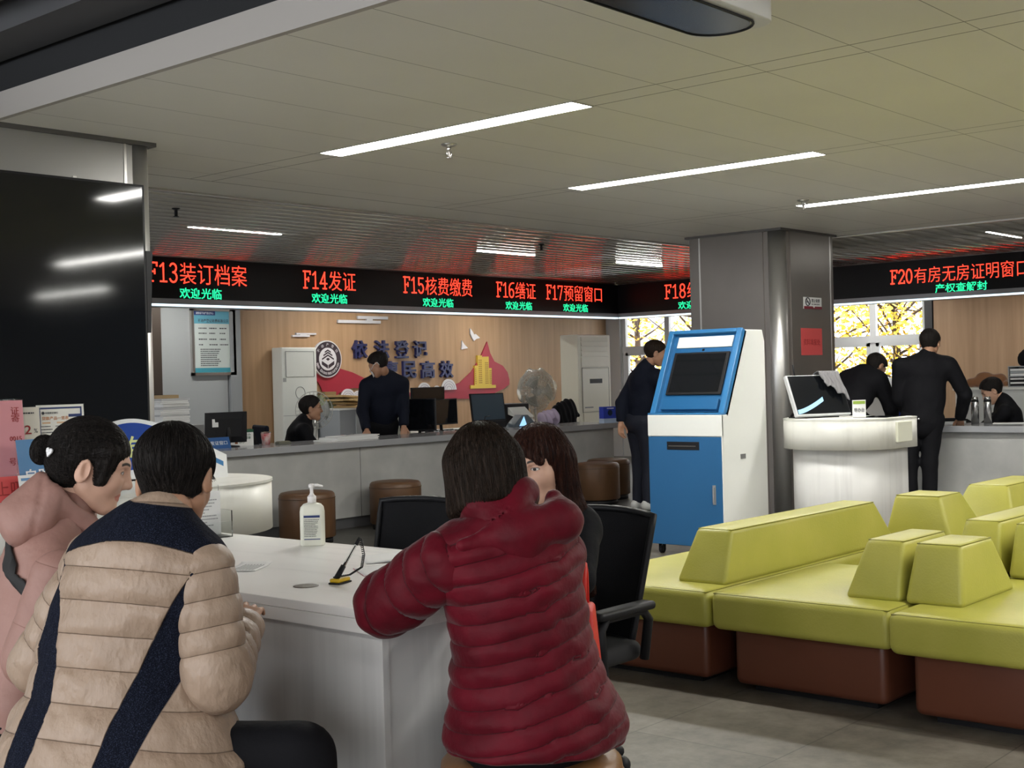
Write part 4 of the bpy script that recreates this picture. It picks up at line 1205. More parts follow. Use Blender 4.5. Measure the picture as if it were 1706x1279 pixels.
    # --- jacket
    if jacket is not None:
        ar = arms_r
        hemp = pel - u*(0.06 if hem is None else hem)
        def limbs(P):
            out = []
            for s in 'LR':
                e, w_ = j['el'+s], j['wr'+s]
                cut = w_ - unit(w_-e)*0.015
                d = smin(d_cap(P, j['sh'+s], e, ar[0]*1.02, ar[1]), d_cap(P, e, cut, ar[1], ar[2]), 0.02)
                out.append(smax(d, (P - cut) @ unit(w_-e), 0.008))
            return out
        def trunk(P):
            k = (0.158 + bulk)*wid
            mid = pel + u*H*0.40 + l*bend
            d = d_cap(P, pel - u*0.02, mid, hipr*wid + flare, (0.146+bulk)*wid, f, depth)
            d = smin(d, d_cap(P, mid, pel + u*H*0.72, (0.146+bulk)*wid, k, f, depth*0.97), 0.06)
            ins = 0.060 if sleeves else 0.03
            d = smin(d, d_cap(P, j['shL'] - l*ins, j['shR'] + l*ins, ar[0]*(0.98 if sleeves else 1.10), None), 0.085)
            d = smin(d, d_cap(P, pel + u*H*0.74, neck + u*0.0, 0.115, 0.072), 0.06)
            if collar: d = smin(d, d_cap(P, neck - u*0.02, neck*0.62 + nb*0.38, 0.078, 0.068), 0.015)
            if extra: d = extra(P, d, dict(pel=pel, neck=neck, u=u, l=l, f=f, H=H, j=j, nb=nb, hc=hc, R=R))
            d = smax(d, -((P - hemp) @ u), 0.012) if hemz is None else smax(d, hemz - P[:, 2], 0.012)
            return d
        def jk(P):
            a, b = limbs(P)
            return smin(smin(trunk(P), a, 0.035), b, 0.035)
        pts = np.array([pel, neck, hc] + [j[k+s] for k in ('sh', 'el', 'wr') for s in 'LR'])
        lo, hi = pts.min(0)-0.25, pts.max(0)+0.25
        lo[2] = max(lo[2], 0.3 if hem is None and hemz is None else 0.05)
        def finish(fn, lo, hi, part, which=None):
            Vj, Qj = surface_nets(fn, lo, hi, vox)
            if len(Vj) == 0: return
            N = v_normals(Vj, Qj)
            s_t = (Vj - pel) @ u; lat = (Vj - pel) @ l; fr = (Vj - pel) @ f
            if which is None:
                a, b = limbs(Vj); tk = trunk(Vj)
                limb = np.full(len(Vj), 0); limb[(a < tk-0.004) & (a <= b)] = 1; limb[(b < tk-0.004) & (b < a)] = 2
                arm = tk - np.minimum(a, b)
            else:
                limb = np.full(len(Vj), which); arm = np.full(len(Vj), 1.0 if which else -1.0)
            s_a = np.zeros(len(Vj))
            for q, s in ((1, 'L'), (2, 'R')):
                e, w_, sh_ = j['el'+s], j['wr'+s], j['sh'+s]
                d1, d2 = unit(e-sh_), unit(w_-e); L1 = np.linalg.norm(e-sh_)
                t1 = (Vj-sh_) @ d1; t2 = (Vj-e) @ d2
                w1 = np.clip(0.5 + (d_cap(Vj, sh_, e, 0.0) - d_cap(Vj, e, w_, 0.0))/0.05, 0, 1)
                sa = np.minimum(t1, L1)*(1-w1) + (L1 + np.maximum(t2, 0))*w1
                s_a = np.where(limb == q, sa, s_a)
            disp = wrinkle*wob(Vj, seed, 26) + wrinkle*0.6*wob(Vj, seed+1, 60)
            if quilt: disp = disp + quilt(s_t, lat, fr, limb, s_a, Vj)
            Vj = Vj + N*disp[:, None]
            at = masks(s_t, lat, fr, limb, s_a, H, arm) if masks else None
            nets_obj(part, [(Vj, Qj, 0)], jacket, t, at)
        if not sleeves:
            finish(jk, lo, hi, jname)
        else:
            def tk2(P):
                d = trunk(P)
                for s in 'LR': d = smin(d, d_cap(P, j['sh'+s], j['sh'+s]*0.75 + j['el'+s]*0.25, ar[0]*0.93, ar[0]*0.7), 0.03)
                return d
            finish(tk2, lo, hi, jname, 0)
            for q, s in ((1, 'L'), (2, 'R')):
                pp = np.array([j['sh'+s], j['el'+s], j['wr'+s]])
                inw = l if s == 'R' else -l
                def sl(P, q=q, s=s, inw=inw): return smax(limbs(P)[q-1], (P - j['sh'+s]) @ unit(inw + u*0.25) - 0.02, 0.02)
                finish(sl, pp.min(0)-0.13, pp.max(0)+0.13, 'sleeve', q)
        if hoodfn:
            ctx = dict(pel=pel, neck=neck, u=u, l=l, f=f, H=H, j=j, nb=nb, hc=hc, R=R)
            Vx, Qx = surface_nets(lambda P: hoodfn(P, ctx), neck-0.28, neck+0.28, vox)
            nets_obj('hood', [(Vx, Qx, 0)], jacket, t, {'row': np.full(len(Vx), 0.5), 'navy': np.full(len(Vx), -1.0)})
    return t
# ------------------------------------------------------------------ people
M_skin1 = skin_mat('skin_fair', (0.56, 0.33, 0.225))
M_skin2 = skin_mat('skin_warm', (0.42, 0.225, 0.14))
M_skin3 = skin_mat('skin_pale', (0.62, 0.38, 0.28))
H_black = hair_mat('hair_black', (0.007, 0.006, 0.006), (0.022, 0.018, 0.016))
H_dkbrown = hair_mat('hair_dark_brown', (0.010, 0.007, 0.005), (0.032, 0.020, 0.014))
H_auburn = hair_mat('hair_auburn', (0.010, 0.005, 0.005), (0.050, 0.018, 0.011))
def tweed(nt):
    tc = nt.nodes.new('ShaderNodeTexCoord'); nz = nt.nodes.new('ShaderNodeTexNoise'); nz.inputs['Scale'].default_value = 420; nz.inputs['Detail'].default_value = 2
    nt.links.new(tc.outputs['Object'], nz.inputs['Vector'])
    cr = nt.nodes.new('ShaderNodeValToRGB'); cr.color_ramp.elements[0].position = 0.5; cr.color_ramp.elements[0].color = (0.005, 0.006, 0.012, 1)
    cr.color_ramp.elements[1].position = 0.72; cr.color_ramp.elements[1].color = (0.028, 0.034, 0.06, 1)
    nt.links.new(nz.outputs['Fac'], cr.inputs['Fac']); return cr.outputs['Color']
M_beige = mask_mat('beige_quilted_nylon', (0.325, 0.232, 0.168), [('navy', tweed, 0.0012)], rows=('row', (0.19, 0.13, 0.095), 0.05, 0.0045, 0.42), rough=0.42, col2=(0.375, 0.275, 0.205), vscale=5, bump=0.6, bscale=34, bstretch=(1.3, 1.3, 0.8))
M_pink = mask_mat('dusty_pink_nylon', (0.33, 0.180, 0.150), [], rows=('row', (0.24, 0.12, 0.095), 0.02, 0.002, 0.3), rough=0.55, var=0.05, vscale=6, bump=0.35, bscale=26)
M_crimson = mask_mat('crimson_velvet', (0.096, 0.0022, 0.009), [], rows=('row', (0.055, 0.0015, 0.005), 0.06, 0.005, 0.40), rough=0.6, var=0.28, vscale=11, sheen=0.12, bump=0.3, bscale=40, spec=0.2)
M_blackcl = mat('black_cloth', (0.006, 0.006, 0.008), rough=0.8, spec=0.2, bump=0.2, bscale=50)
M_navycl = mat('dark_navy_cloth', (0.005, 0.007, 0.016), rough=0.8, spec=0.25, bump=0.2, bscale=50)
M_denim = mat('dark_trousers_cloth', (0.008, 0.010, 0.020), rough=0.8, bump=0.2, bscale=60)
M_shoew = mat('white_trainers', (0.55, 0.55, 0.53), rough=0.5)
M_shoeb = mat('black_shoes', (0.01, 0.01, 0.01), rough=0.4)
def pil(s, period, amp, p=0.55):
    return amp*(np.abs(np.sin(PI*s/period))**p - 0.6)

# --- beige and navy jacket, back to the camera
def b_parts(s, lat, fr):
    lt = lat - 0.012
    yoke = np.minimum(s - (0.488 - 1.1*lat**2 - 0.13*lat), 0.572 - s)
    a = 0.080 + 0.095*np.clip((s-0.06)/0.37, 0, 1)**1.8
    b = 0.150 + 0.035*np.clip(s/0.3, 0, 1)
    panel = np.minimum(np.minimum(np.abs(lt) - a, b - np.abs(lt)), np.minimum(0.47 - s, 0.055 - fr))
    return yoke, panel
def b_row(s, lat): return s + 0.25*(lat-0.02)**2 + 0.09*lat + 0.012
def q_beige(s, lat, fr, limb, sa, V):
    yoke, panel = b_parts(s, lat, fr)
    back = pil(b_row(s, lat), 0.0735, 0.0055, 0.42)
    o = np.where(np.maximum(yoke, panel) > 0.0, 0.0, back)
    o = np.where(limb > 0, pil(sa, 0.060, 0.0055, 0.45), o)
    wr = wob(V*np.array([1, 1, 0.5]), 78, 75)*np.clip(np.abs(np.sin(PI*b_row(s, lat)/0.0735)), 0, 1)
    return o + 0.0028*wob(V*np.array([1, 1, 2.2]), 77, 30) + np.where(np.maximum(yoke, panel) > 0, 0, 0.0036*wr)
def m_beige(s, lat, fr, limb, sa, H, arm):
    yoke, panel = b_parts(s, lat, fr)
    nv = np.where(limb > 0, -1.0, np.maximum(yoke, panel))
    return dict(navy=nv, row=np.where(limb > 0, sa/0.060, b_row(s, lat)/0.0735))
def x_collar(P, d, c):
    cb = c['neck'] + c['u']*0.005; ct = c['neck']*0.5 + c['nb']*0.5 + c['u']*0.0
    return smin(d, d_cap(P, cb, ct, 0.076, 0.066), 0.01)
J = dict(pel=(1.645, 2.63, 0.50), neck=(1.72, 2.59, 1.005), head=(1.785, 2.605, 1.112), shL=(1.665, 2.745, 0.92), shR=(1.738, 2.455, 0.91), elL=(1.60, 2.90, 0.68), elR=(1.745, 2.405, 0.685), wrL=(1.83, 2.93, 0.76), wrR=(1.935, 2.57, 0.755), kneeL=(2.00, 2.86, 0.50), kneeR=(1.90, 2.315, 0.49), ankL=(1.98, 2.86, 0.09), ankR=(1.88, 2.22, 0.09))
person('person from behind in beige quilted jacket with navy yoke, on a stool', J, 0.42, (0.66, 0.38, 0.05), 'short', M_skin2, M_beige, M_blackcl, M_shoeb, vox=0.0070, quilt=q_beige, masks=m_beige, hemz=0.487, wid=1.0, depth=0.80, flare=0.15, bend=0.035, sleeves=True, hipr=0.165, hhr=0.0045, hair_col=H_black, arms_r=(0.080, 0.074, 0.058), wrinkle=0.0015, seed=11, extra=x_collar, bulk=0.045, collar=False)

# --- dusty pink coat, profile
def f_hood(P, c):
    u, f, l, nk = c['u'], c['f'], c['l'], c['neck']
    h = d_cap(P, nk + u*0.090 - f*0.050, nk + u*0.0 - f*0.095, 0.050, 0.070)
    for s in (-1, 1):
        h = smin(h, d_cap(P, nk + u*0.075 - f*0.035 + l*s*0.05, nk + u*0.02 + f*0.065 + l*s*0.055, 0.040, 0.028), 0.03)
        h = smin(h, d_cap(P, nk + u*0.02 - f*0.06 + l*s*0.06, nk - u*0.02 - f*0.09 + l*s*0.05, 0.05, 0.05), 0.04)
    pf = (P - nk) @ f
    h = h + 0.003*wob(P, 88, 34) + 0.0055*np.exp(-((pf + 0.075)/0.005)**2) + 0.004*np.exp(-((pf + 0.020)/0.005)**2) + 0.0016*wob(P*np.array([1, 1, 0.4]), 89, 90)
    return smax(h, -d_ell(P, c['hc'] + c['R'] @ A3((-0.01, 0, -0.02)), (0.100, 0.094, 0.125), c['R']), 0.012)
def q_pink(s, lat, fr, limb, sa, V):
    return np.where(limb > 0, pil(sa, 0.11, 0.004), pil(s, 0.13, 0.004)) + 0.004*wob(V*np.array([1, 1, 1.8]), 31, 24)
J = dict(pel=(1.73, 3.29, 0.49), neck=(1.825, 3.19, 0.975), head=(1.895, 3.147, 1.122), shL=(1.875, 3.35, 0.855), shR=(1.73, 3.05, 0.855), elL=(2.00, 3.36, 0.70), elR=(1.67, 3.08, 0.655), wrL=(2.10, 3.13, 0.80), wrR=(1.86, 3.20, 0.74), kneeL=(2.08, 3.35, 0.50), kneeR=(2.05, 3.10, 0.50), ankL=(2.0, 3.36, 0.09), ankR=(2.0, 3.12, 0.09))
pink = person('person in profile with a dusty pink hooded coat and a hair bun', J, -0.45, (-0.66, 0.30, 0.0), 'bun', M_skin3, M_pink, M_blackcl, M_shoeb, vox=0.0085, quilt=q_pink, hem=0.02, hoodfn=f_hood, sleeves=True, flare=0.03, hipr=0.165, bulk=0.0, hhr=0.0045, hres=0.0028, hair_col=H_black, arms_r=(0.070, 0.064, 0.050), wrinkle=0.003, seed=5, fem=True, masks=lambda s, lat, fr, limb, sa, H, arm: dict(row=np.where(limb > 0, (sa + 0.03)/0.16, 0.5)))

nk_ = A3((1.825, 3.19, 0.975)) - A3((1.73, 3.29, 0)); hb_ = A3((1.895, 3.147, 1.122)) - A3((1.73, 3.29, 0)) + basis(-0.66, 0.30, 0.0) @ A3((-0.022, 0, -0.065))
V_, Q_ = surface_nets(lambda P: smax(d_cap(P, nk_ + (hb_-nk_)*0.0, nk_ + (hb_-nk_)*0.72, 0.064, 0.056), (P - nk_ - (hb_-nk_)*0.70) @ unit(hb_-nk_), 0.006), nk_-0.12, hb_+0.12, 0.008)
nets_obj('turtleneck', [(V_, Q_, 0)], M_blackcl, pink)
# crossbody strap lying on the pink coat
from mathutils.bvhtree import BVHTree
_cm = [c for c in pink.children if c.name.split('.')[0] == 'jacket'][0].data
_bv = BVHTree.FromPolygons([v.co[:] for v in _cm.vertices], [tuple(q.vertices) for q in _cm.polygons])
_o = Vector(pink.location)
def snap(p, off=0.006):
    q, n, _, _ = _bv.find_nearest(Vector(p) - _o)
    c = (q - Vector((0.10, -0.10, q.z)))
    return q + n*off
STRAP = [(1.66, 3.28, 0.99), (1.60, 3.20, 0.93), (1.58, 3.12, 0.86), (1.61, 3.05, 0.78), (1.68, 3.02, 0.70), (1.78, 3.04, 0.62), (1.86, 3.10, 0.57)]
def strapf(u, v):
    x = u*(len(STRAP)-1); i = min(int(x), len(STRAP)-2); fr_ = x-i
    c = Vector(STRAP[i]).lerp(Vector(STRAP[i+1]), fr_)
    d_ = (Vector(STRAP[i+1])-Vector(STRAP[i])).normalized()
    side = d_.cross(Vector((-0.75, -0.65, 0))).normalized()
    return tuple(snap(c + side*(v-0.5)*0.040))
t = thing('crossbody_bag', 'black crossbody bag strap across the back of the dusty pink coat', 'bag', tuple(_o))
MB().grid(strapf, 40, 4, thick=0.003).build('strap', mat('black_webbing', (0.012, 0.012, 0.013), rough=0.7), t)
_e = snap((1.90, 3.10, 0.55), 0.02)
b = MB(); cushion_box(b, _e.x-0.02, _e.x+0.10, _e.y-0.09, _e.y+0.05, _e.z-0.10, _e.z+0.04, r=0.02); b.build('bag_body', M_blackcl, t)

# --- crimson puffer coat
def zig(lat, row):
    r = np.sin(row*12.9898)*43758.5453; r = r - np.floor(r)
    c = (r - 0.5)*0.22
    return 0.012*np.clip(1 - np.abs(lat - c)/0.035, 0, 1) - 0.008*np.clip(1 - np.abs(lat + c*0.8 + 0.06)/0.03, 0, 1)
def crim_s(s, lat):
    s1 = s + 0.10*lat
    row = np.floor(s1/0.048)
    return s1 + zig(lat, row)*0.8
def q_crim(s, lat, fr, limb, sa, V):
    o = pil(crim_s(s, lat), 0.048, 0.0065, 0.42)
    o = np.where(limb > 0, pil(sa + 0.3*fr, 0.072, 0.0065, 0.40), o)
    return o + 0.0026*wob(V*np.array([1, 1, 1.6]), 91, 42) + 0.0016*wob(V*np.array([0.6, 0.6, 1.4]), 92, 110)
def m_crim(s, lat, fr, limb, sa, H, arm): return dict(row=np.where(limb > 0, (sa + 0.3*fr)/0.072, crim_s(s, lat)/0.048))
def f_hood2(P, c):
    u, f, l, nk = c['u'], c['f'], c['l'], c['neck']
    a = d_cap(P, nk + u*0.058 - f*0.030 - l*0.025, nk + u*0.0 - f*0.055, 0.052, 0.076)
    for s in (-1, 1):
        a = smin(a, d_cap(P, nk + u*0.060 + l*s*0.055 - f*0.015, nk + u*0.01 + l*s*0.06 + f*0.06, 0.046, 0.038), 0.03)
    b = d_cap(P, nk - u*0.010 - f*0.075 + l*0.135, nk - u*0.005 - f*0.095 - l*0.105, 0.018, 0.054)
    b = smin(b, d_cap(P, nk - u*0.02 - f*0.085, nk - u*0.075 - f*0.095, 0.065, 0.040), 0.04)
    b = smin(b, d_cap(P, nk + u*0.045 - f*0.055 - l*0.115, nk - u*0.01 - f*0.075 - l*0.12, 0.022, 0.040), 0.03)
    a = smax(a, 0.004 - b, 0.003)
    h = np.minimum(a, b) + 0.003*wob(P, 87, 36) + 0.0015*wob(P*np.array([1, 1, 2.0]), 86, 80)
    return smax(h, -d_ell(P, c['hc'] + c['R'] @ A3((0.0, 0, -0.03)), (0.085, 0.075, 0.11), c['R']), 0.012)
J = dict(pel=(2.372, 2.022, 0.52), neck=(2.305, 2.045, 0.985), head=(2.305, 2.102, 1.105), shL=(2.175, 2.11, 0.905), shR=(2.42, 1.99, 0.905), elL=(2.135, 2.265, 0.80), elR=(2.53, 2.12, 0.72), wrL=(2.33, 2.45, 0.80), wrR=(2.52, 2.36, 0.81), kneeL=(2.55, 2.30, 0.47), kneeR=(2.74, 2.20, 0.46), ankL=(2.55, 2.25, 0.09), ankR=(2.74, 2.18, 0.09))
person('person from behind in a crimson velvet puffer coat, elbow on the table corner', J, 1.13, (0.98, 0.30, 0.10), 'bob', M_skin1, M_crimson, M_blackcl, M_shoeb, vox=0.0066, quilt=q_crim, masks=m_crim, hemz=0.456, hoodfn=f_hood2, sleeves=True, flare=0.060, hipr=0.165, bulk=0.012, hhr=0.0045, hair_col=H_dkbrown, hs=0.92, arms_r=(0.078, 0.076, 0.058), wrinkle=0.002, seed=3, fem=True, depth=0.85)

# --- long hair, black coat, facing the table
J = dict(pel=(3.25, 2.70, 0.56), neck=(3.150, 2.600, 0.930), head=(3.078, 2.575, 1.058), shL=(3.145, 2.465, 0.86), shR=(3.19, 2.745, 0.865), elL=(3.02, 2.39, 0.73), elR=(3.10, 2.85, 0.75), wrL=(2.93, 2.50, 0.805), wrR=(2.92, 2.70, 0.805), kneeL=(2.99, 2.56, 0.50), kneeR=(2.99, 2.78, 0.50), ankL=(3.0, 2.56, 0.09), ankR=(3.0, 2.78, 0.09))
person('long-haired person in black behind the table, face half hidden by the crimson coat', J, PI-0.1, (PI+0.22, 0.14, -0.05), 'long', M_skin3, M_blackcl, M_blackcl, M_shoeb, vox=0.011, hem=0.05, hhr=0.0048, hres=0.0028, hair_col=H_auburn, seed=8, fem=True, wid=0.95)

# --- people at the counters
def legs(x, y, yaw, z=0.88, gap=0.10):
    lx, ly = -math.sin(yaw), math.cos(yaw); fx, fy = math.cos(yaw), math.sin(yaw)
    return dict(kneeL=(x+lx*gap+fx*0.03, y+ly*gap+fy*0.03, 0.48), kneeR=(x-lx*gap+fx*0.03, y-ly*gap+fy*0.03, 0.48), ankL=(x+lx*gap, y+ly*gap, 0.09), ankR=(x-lx*gap, y-ly*gap, 0.09))
def seatlegs(x, y, yaw):
    lx, ly = -math.sin(yaw), math.cos(yaw); fx, fy = math.cos(yaw), math.sin(yaw)
    g = 0.11
    return dict(kneeL=(x+lx*g+fx*0.42, y+ly*g+fy*0.42, 0.48), kneeR=(x-lx*g+fx*0.42, y-ly*g+fy*0.42, 0.48), ankL=(x+lx*g+fx*0.40, y+ly*g+fy*0.40, 0.09), ankR=(x-lx*g+fx*0.40, y-ly*g+fy*0.40, 0.09))
J = dict(pel=(8.20, 10.05, 0.50), neck=(8.27, 9.90, 0.965), head=(8.32, 9.84, 1.085), shL=(8.38, 10.06, 0.875), shR=(8.16, 9.76, 0.875), elL=(8.52, 9.98, 0.66), elR=(8.26, 9.70, 0.66), wrL=(8.60, 9.76, 0.76), wrR=(8.46, 9.66, 0.76), **seatlegs(8.20, 10.05, -0.4))
glasses_man = person('seated clerk with glasses in black smiling in profile behind the left counter', J, -0.6, (-0.62, 0.02, 0.0), 'short', M_skin2, M_blackcl, M_blackcl, M_shoeb, vox=0.016, hhr=0.006, hair_col=H_black, seed=14)
ph = basis(-0.62, 0.02, 0.0); hc = A3(J['head']) - A3((8.20, 10.05, 0))
g = MB()
for s in (-1, 1):
    ring = [tuple(hc + ph @ A3((0.093, s*0.031 + 0.021*math.cos(2*PI*i/16), 0.006 + 0.016*math.sin(2*PI*i/16)))) for i in range(16)]
    g.tube(ring, 0.0015, closed=True, n=6)
    g.tube([tuple(hc + ph @ A3((0.090, s*0.052, 0.010))), tuple(hc + ph @ A3((0.0, s*0.084, 0.012)))], 0.0015, n=6)
g.tube([tuple(hc + ph @ A3((0.097, -0.011, 0.009))), tuple(hc + ph @ A3((0.097, 0.011, 0.009)))], 0.0015, n=6)
g.build('glasses', mat('steel_rims', (0.35, 0.33, 0.30), rough=0.25, metal=1.0), glasses_man)

J = dict(pel=(9.30, 9.90, 0.90), neck=(9.235, 9.74, 1.385), head=(9.115, 9.715, 1.505), shL=(9.06, 9.85, 1.29), shR=(9.375, 9.64, 1.30), elL=(9.00, 9.84, 1.04), elR=(9.38, 9.64, 1.02), wrL=(8.92, 9.70, 0.84), wrR=(9.34, 9.60, 0.86), **legs(9.32, 9.95, 1.0))
clerk = person('standing clerk in dark navy seen from behind, mask strap on ear, below the slogan', J, 1.0, (2.05, 0.45, 0.0), 'short', M_skin2, M_navycl, M_blackcl, M_shoeb, vox=0.016, hhr=0.006, hem=0.16, hair_col=H_black, seed=15, bulk=0.045, arms_r=(0.07, 0.06, 0.05))
ph = basis(2.05, 0.45, 0.0); hc = A3(J['head']) - A3((9.30, 9.90, 0))
mk = MB()
def mkp(u, v):
    a = (u-0.5)*2.6; z = -0.095 + 0.095*v
    return tuple(hc + ph @ A3((0.012 + 0.092*math.cos(a*0.62), 0.072*math.sin(a*0.62), z)))
mk.grid(mkp, 14, 8, thick=0.002)
for s in (-1, 1): mk.tube([tuple(hc + ph @ A3(p)) for p in ((0.07, s*0.066, -0.02), (0.02, s*0.083, 0.008), (-0.028, s*0.090, 0.012), (-0.036, s*0.088, -0.02))], 0.0032, n=6)
mk.build('face_mask', mat('white_mask_cloth', (0.75, 0.75, 0.74), rough=0.8), clerk)

J = dict(pel=(10.50, 7.48, 0.90), neck=(10.44, 7.35, 1.40), head=(10.475, 7.25, 1.535), shL=(10.52, 7.52, 1.30), shR=(10.42, 7.20, 1.31), elL=(10.40, 7.62, 1.06), elR=(10.58, 7.10, 1.08), wrL=(10.36, 7.60, 0.86), wrR=(10.80, 7.12, 1.0), **legs(10.56, 7.50, -0.3, gap=0.08))
person('person in dark navy jacket and pale trainers leaning behind the blue kiosk', J, -0.3, (-0.75, 0.25, 0.0), 'short', M_skin2, M_navycl, M_denim, M_shoew, vox=0.016, hhr=0.006, hem=0.10, hair_col=H_dkbrown, seed=16, arms_r=(0.066, 0.058, 0.048))

def x_cap(P, d, c): return d
J = dict(pel=(11.12, 5.60, 0.92), neck=(11.45, 5.54, 1.29), head=(11.55, 5.48, 1.345), shL=(11.42, 5.72, 1.23), shR=(11.36, 5.36, 1.22), elL=(11.58, 5.78, 0.98), elR=(11.47, 5.30, 0.96), wrL=(11.72, 5.66, 0.83), wrR=(11.66, 5.38, 0.83), **legs(11.12, 5.60, -0.2))
bender = person('person in black bending over the right counter in front of the window', J, -0.3, (-0.35, 0.75, 0.1), 'short', M_skin2, M_blackcl, M_blackcl, M_shoeb, vox=0.016, hhr=0.006, hem=0.10, hair_col=H_black, seed=17, bulk=0.05, arms_r=(0.080, 0.070, 0.055))

J = dict(pel=(11.24, 4.90, 0.88), neck=(11.28, 4.87, 1.415), head=(11.325, 4.85, 1.545), shL=(11.15, 5.06, 1.345), shR=(11.36, 4.69, 1.345), elL=(11.20, 5.10, 1.06), elR=(11.48, 4.60, 1.08), wrL=(11.33, 5.04, 0.86), wrR=(11.64, 4.72, 0.85), **legs(11.20, 4.92, 0.42, gap=0.085))
stander = person('tall person in black uniform standing with back turned, hand on the right counter', J, 0.42, (0.25, 0.30, 0.0), 'short', M_skin2, M_blackcl, M_blackcl, M_shoeb, vox=0.014, hhr=0.006, hem=0.20, hair_col=H_black, seed=18, bulk=0.03, hipr=0.17, flare=0.01, arms_r=(0.072, 0.062, 0.052), hand_dir={'R': (A3((0.6, 0.25, -0.42)), A3((0, 0, -1)), 0.3)})
o_ = A3((11.24, 4.90, 0))
MB().sphere((11.235-o_[0]-0.155, 4.865-o_[1], 0.875), 0.011, n=10, m=6).build('badge_button', M_alu, stander)

J = dict(pel=(12.66, 4.55, 0.50), neck=(12.60, 4.67, 0.98), head=(12.555, 4.765, 1.085), shL=(12.42, 4.60, 0.885), shR=(12.76, 4.74, 0.885), elL=(12.34, 4.78, 0.70), elR=(12.72, 4.95, 0.70), wrL=(12.36, 5.02, 0.79), wrR=(12.55, 5.06, 0.79), **seatlegs(12.66, 4.55, 1.85))
person('seated clerk in black bent over paperwork behind the right counter', J, 1.85, (2.0, 0.55, 0.0), 'short', M_skin1, M_blackcl, M_blackcl, M_shoeb, vox=0.016, hhr=0.006, hair_col=H_black, seed=19)
rng = random.Random(7)
# ------------------------------------------------------------------ big screen on the left pillar
t = thing('wall_screen', 'very large black glossy display on the left pillar, reflecting ceiling lights', 'screen', (2.91, 5.93, 1.12))
MB().box(-1.01, 1.01, 0.0, 0.07, 0.0, 1.275).build('housing', M_black, t, bevel=0.003)
MB().box(-0.995, 0.995, -0.003, 0.0005, 0.012, 1.262).build('panel', M_blackg, t)
MB().box(-0.02, 0.02, -0.002, 0.012, 1.275, 1.283).build('top_clip', M_alu, t)
MB().box(0.60, 0.62, -0.002, 0.012, 1.275, 1.283).build('top_clip', M_alu, t)
MB().hexa([(1.011, 0.0, 0.50), (1.03, 0.0, 0.50), (1.03, 0.02, 0.50), (1.011, 0.02, 0.50)], [(1.011, 0.0, 0.93), (1.05, 0.0, 0.93), (1.05, 0.02, 0.93), (1.011, 0.02, 0.93)]).build('cable_cover', M_black, t)

# ------------------------------------------------------------------ reception desk at left with leaflets
t = thing('reception_desk', 'white marbled reception desk with rounded end, left behind the seated people', 'desk', (2.3, 4.95, 0))
def stad(x0, x1, r): return [(x0, -r), (x1-r, -r)] + [(x1-r + r*math.cos(-PI/2+PI*i/24), r*math.sin(-PI/2+PI*i/24)) for i in range(1, 24)] + [(x1-r, r), (x0, r)]
MB().prism(stad(-1.4, 1.50, 0.47), 0.695, 0.905, smooth=True).build('apron', M_marble, t)
MB().prism(stad(-1.4, 1.505, 0.475), 0.905, 0.915).build('desktop', M_marble, t)
MB().prism(stad(-1.3, 1.15, 0.30), 0.0, 0.695, smooth=True).build('pedestal', M_table_shaded, t)
def print_sheet(name, label, cat, x, y, w, h, lean, m, z=0.915, rz=0.0, acrylic=True, group=None):
    """an upright sheet in an acrylic stand, facing -y"""
    t = thing(name, label, cat, (x, y, z), rot=(-lean, 0, rz), group=group)
    MB().box(-w/2, w/2, 0, 0.0012, 0.006, 0.006+h).build('sheet', m, t)
    if acrylic:
        MB().box(-w/2-0.006, w/2+0.006, 0.0016, 0.0036, 0.0, h+0.012).build('acrylic_back', M_cloud, t)
        MB().box(-w/2-0.006, w/2+0.006, -0.004, 0.09, 0.0, 0.003).build('stand_foot', M_cloud, t)
    return t
def words(t, txt, m, x, z, w, h, bold=0.0, y=-0.0006): return lettering('lettering', txt, m, t, (x, y, z), (1,0,0), width=w, height=h, depth=0.0006, bold=bold)
M_pinkp = mat('pink_paper', (0.70, 0.30, 0.33), rough=0.6)
M_redp = mat('red_paper', (0.66, 0.085, 0.085), rough=0.6)
M_cream = mat('cream_paper', (0.70, 0.66, 0.58), rough=0.5)
M_bluep = mat('blue_card', (0.055, 0.20, 0.42), rough=0.35)
M_royal = mat('royal_blue_board', (0.012, 0.055, 0.32), rough=0.3)
M_navyink = mat('navy_ink', (0.02, 0.04, 0.15), rough=0.6)
M_redink = mat('dark_red_ink', (0.32, 0.02, 0.02), rough=0.6)
M_or = mat('orange_ink', (0.55, 0.22, 0.08), rough=0.6)
s = print_sheet('notice_sheet', 'tall pink printed notice in an acrylic stand at the far left edge', 'notice', 2.53, 4.84, 0.20, 0.30, 0.08, M_pinkp, z=0.99)
MB().box(-0.10, 0.10, -0.01, 0.1, -0.075, 0.0).build('plinth_block', M_cloud, s)
for q, (tx, z) in enumerate((('证', 0.265), ('寄', 0.235), ('号邮', 0.065))): words(s, tx, M_redink, 0.066 if q < 2 else 0.060, z, 0.034 if q < 2 else 0.062, 0.030)
words(s, '0015', M_redink, 0.062, 0.155, 0.05, 0.018, 0.01)
s = print_sheet('leaflet', 'cream leaflet with a large red 22 between pink notice and framed sheet', 'leaflet', 2.665, 4.90, 0.13, 0.27, 0.06, M_cream, z=0.99)
words(s, '22', M_redink, -0.005, 0.185, 0.062, 0.036, 0.012); words(s, '%', M_ink, 0.045, 0.180, 0.016, 0.018)
m = MB(); tiny_lines(m, -0.055, 0.055, [0.252, 0.14, 0.125], 0.006, rng); m.xf(Matrix.Translation((0, -0.0006, 0)) @ Matrix.Rotation(PI/2, 4, 'X')); m.build('fine_print', M_ink, s)['kind'] = 'stuff'
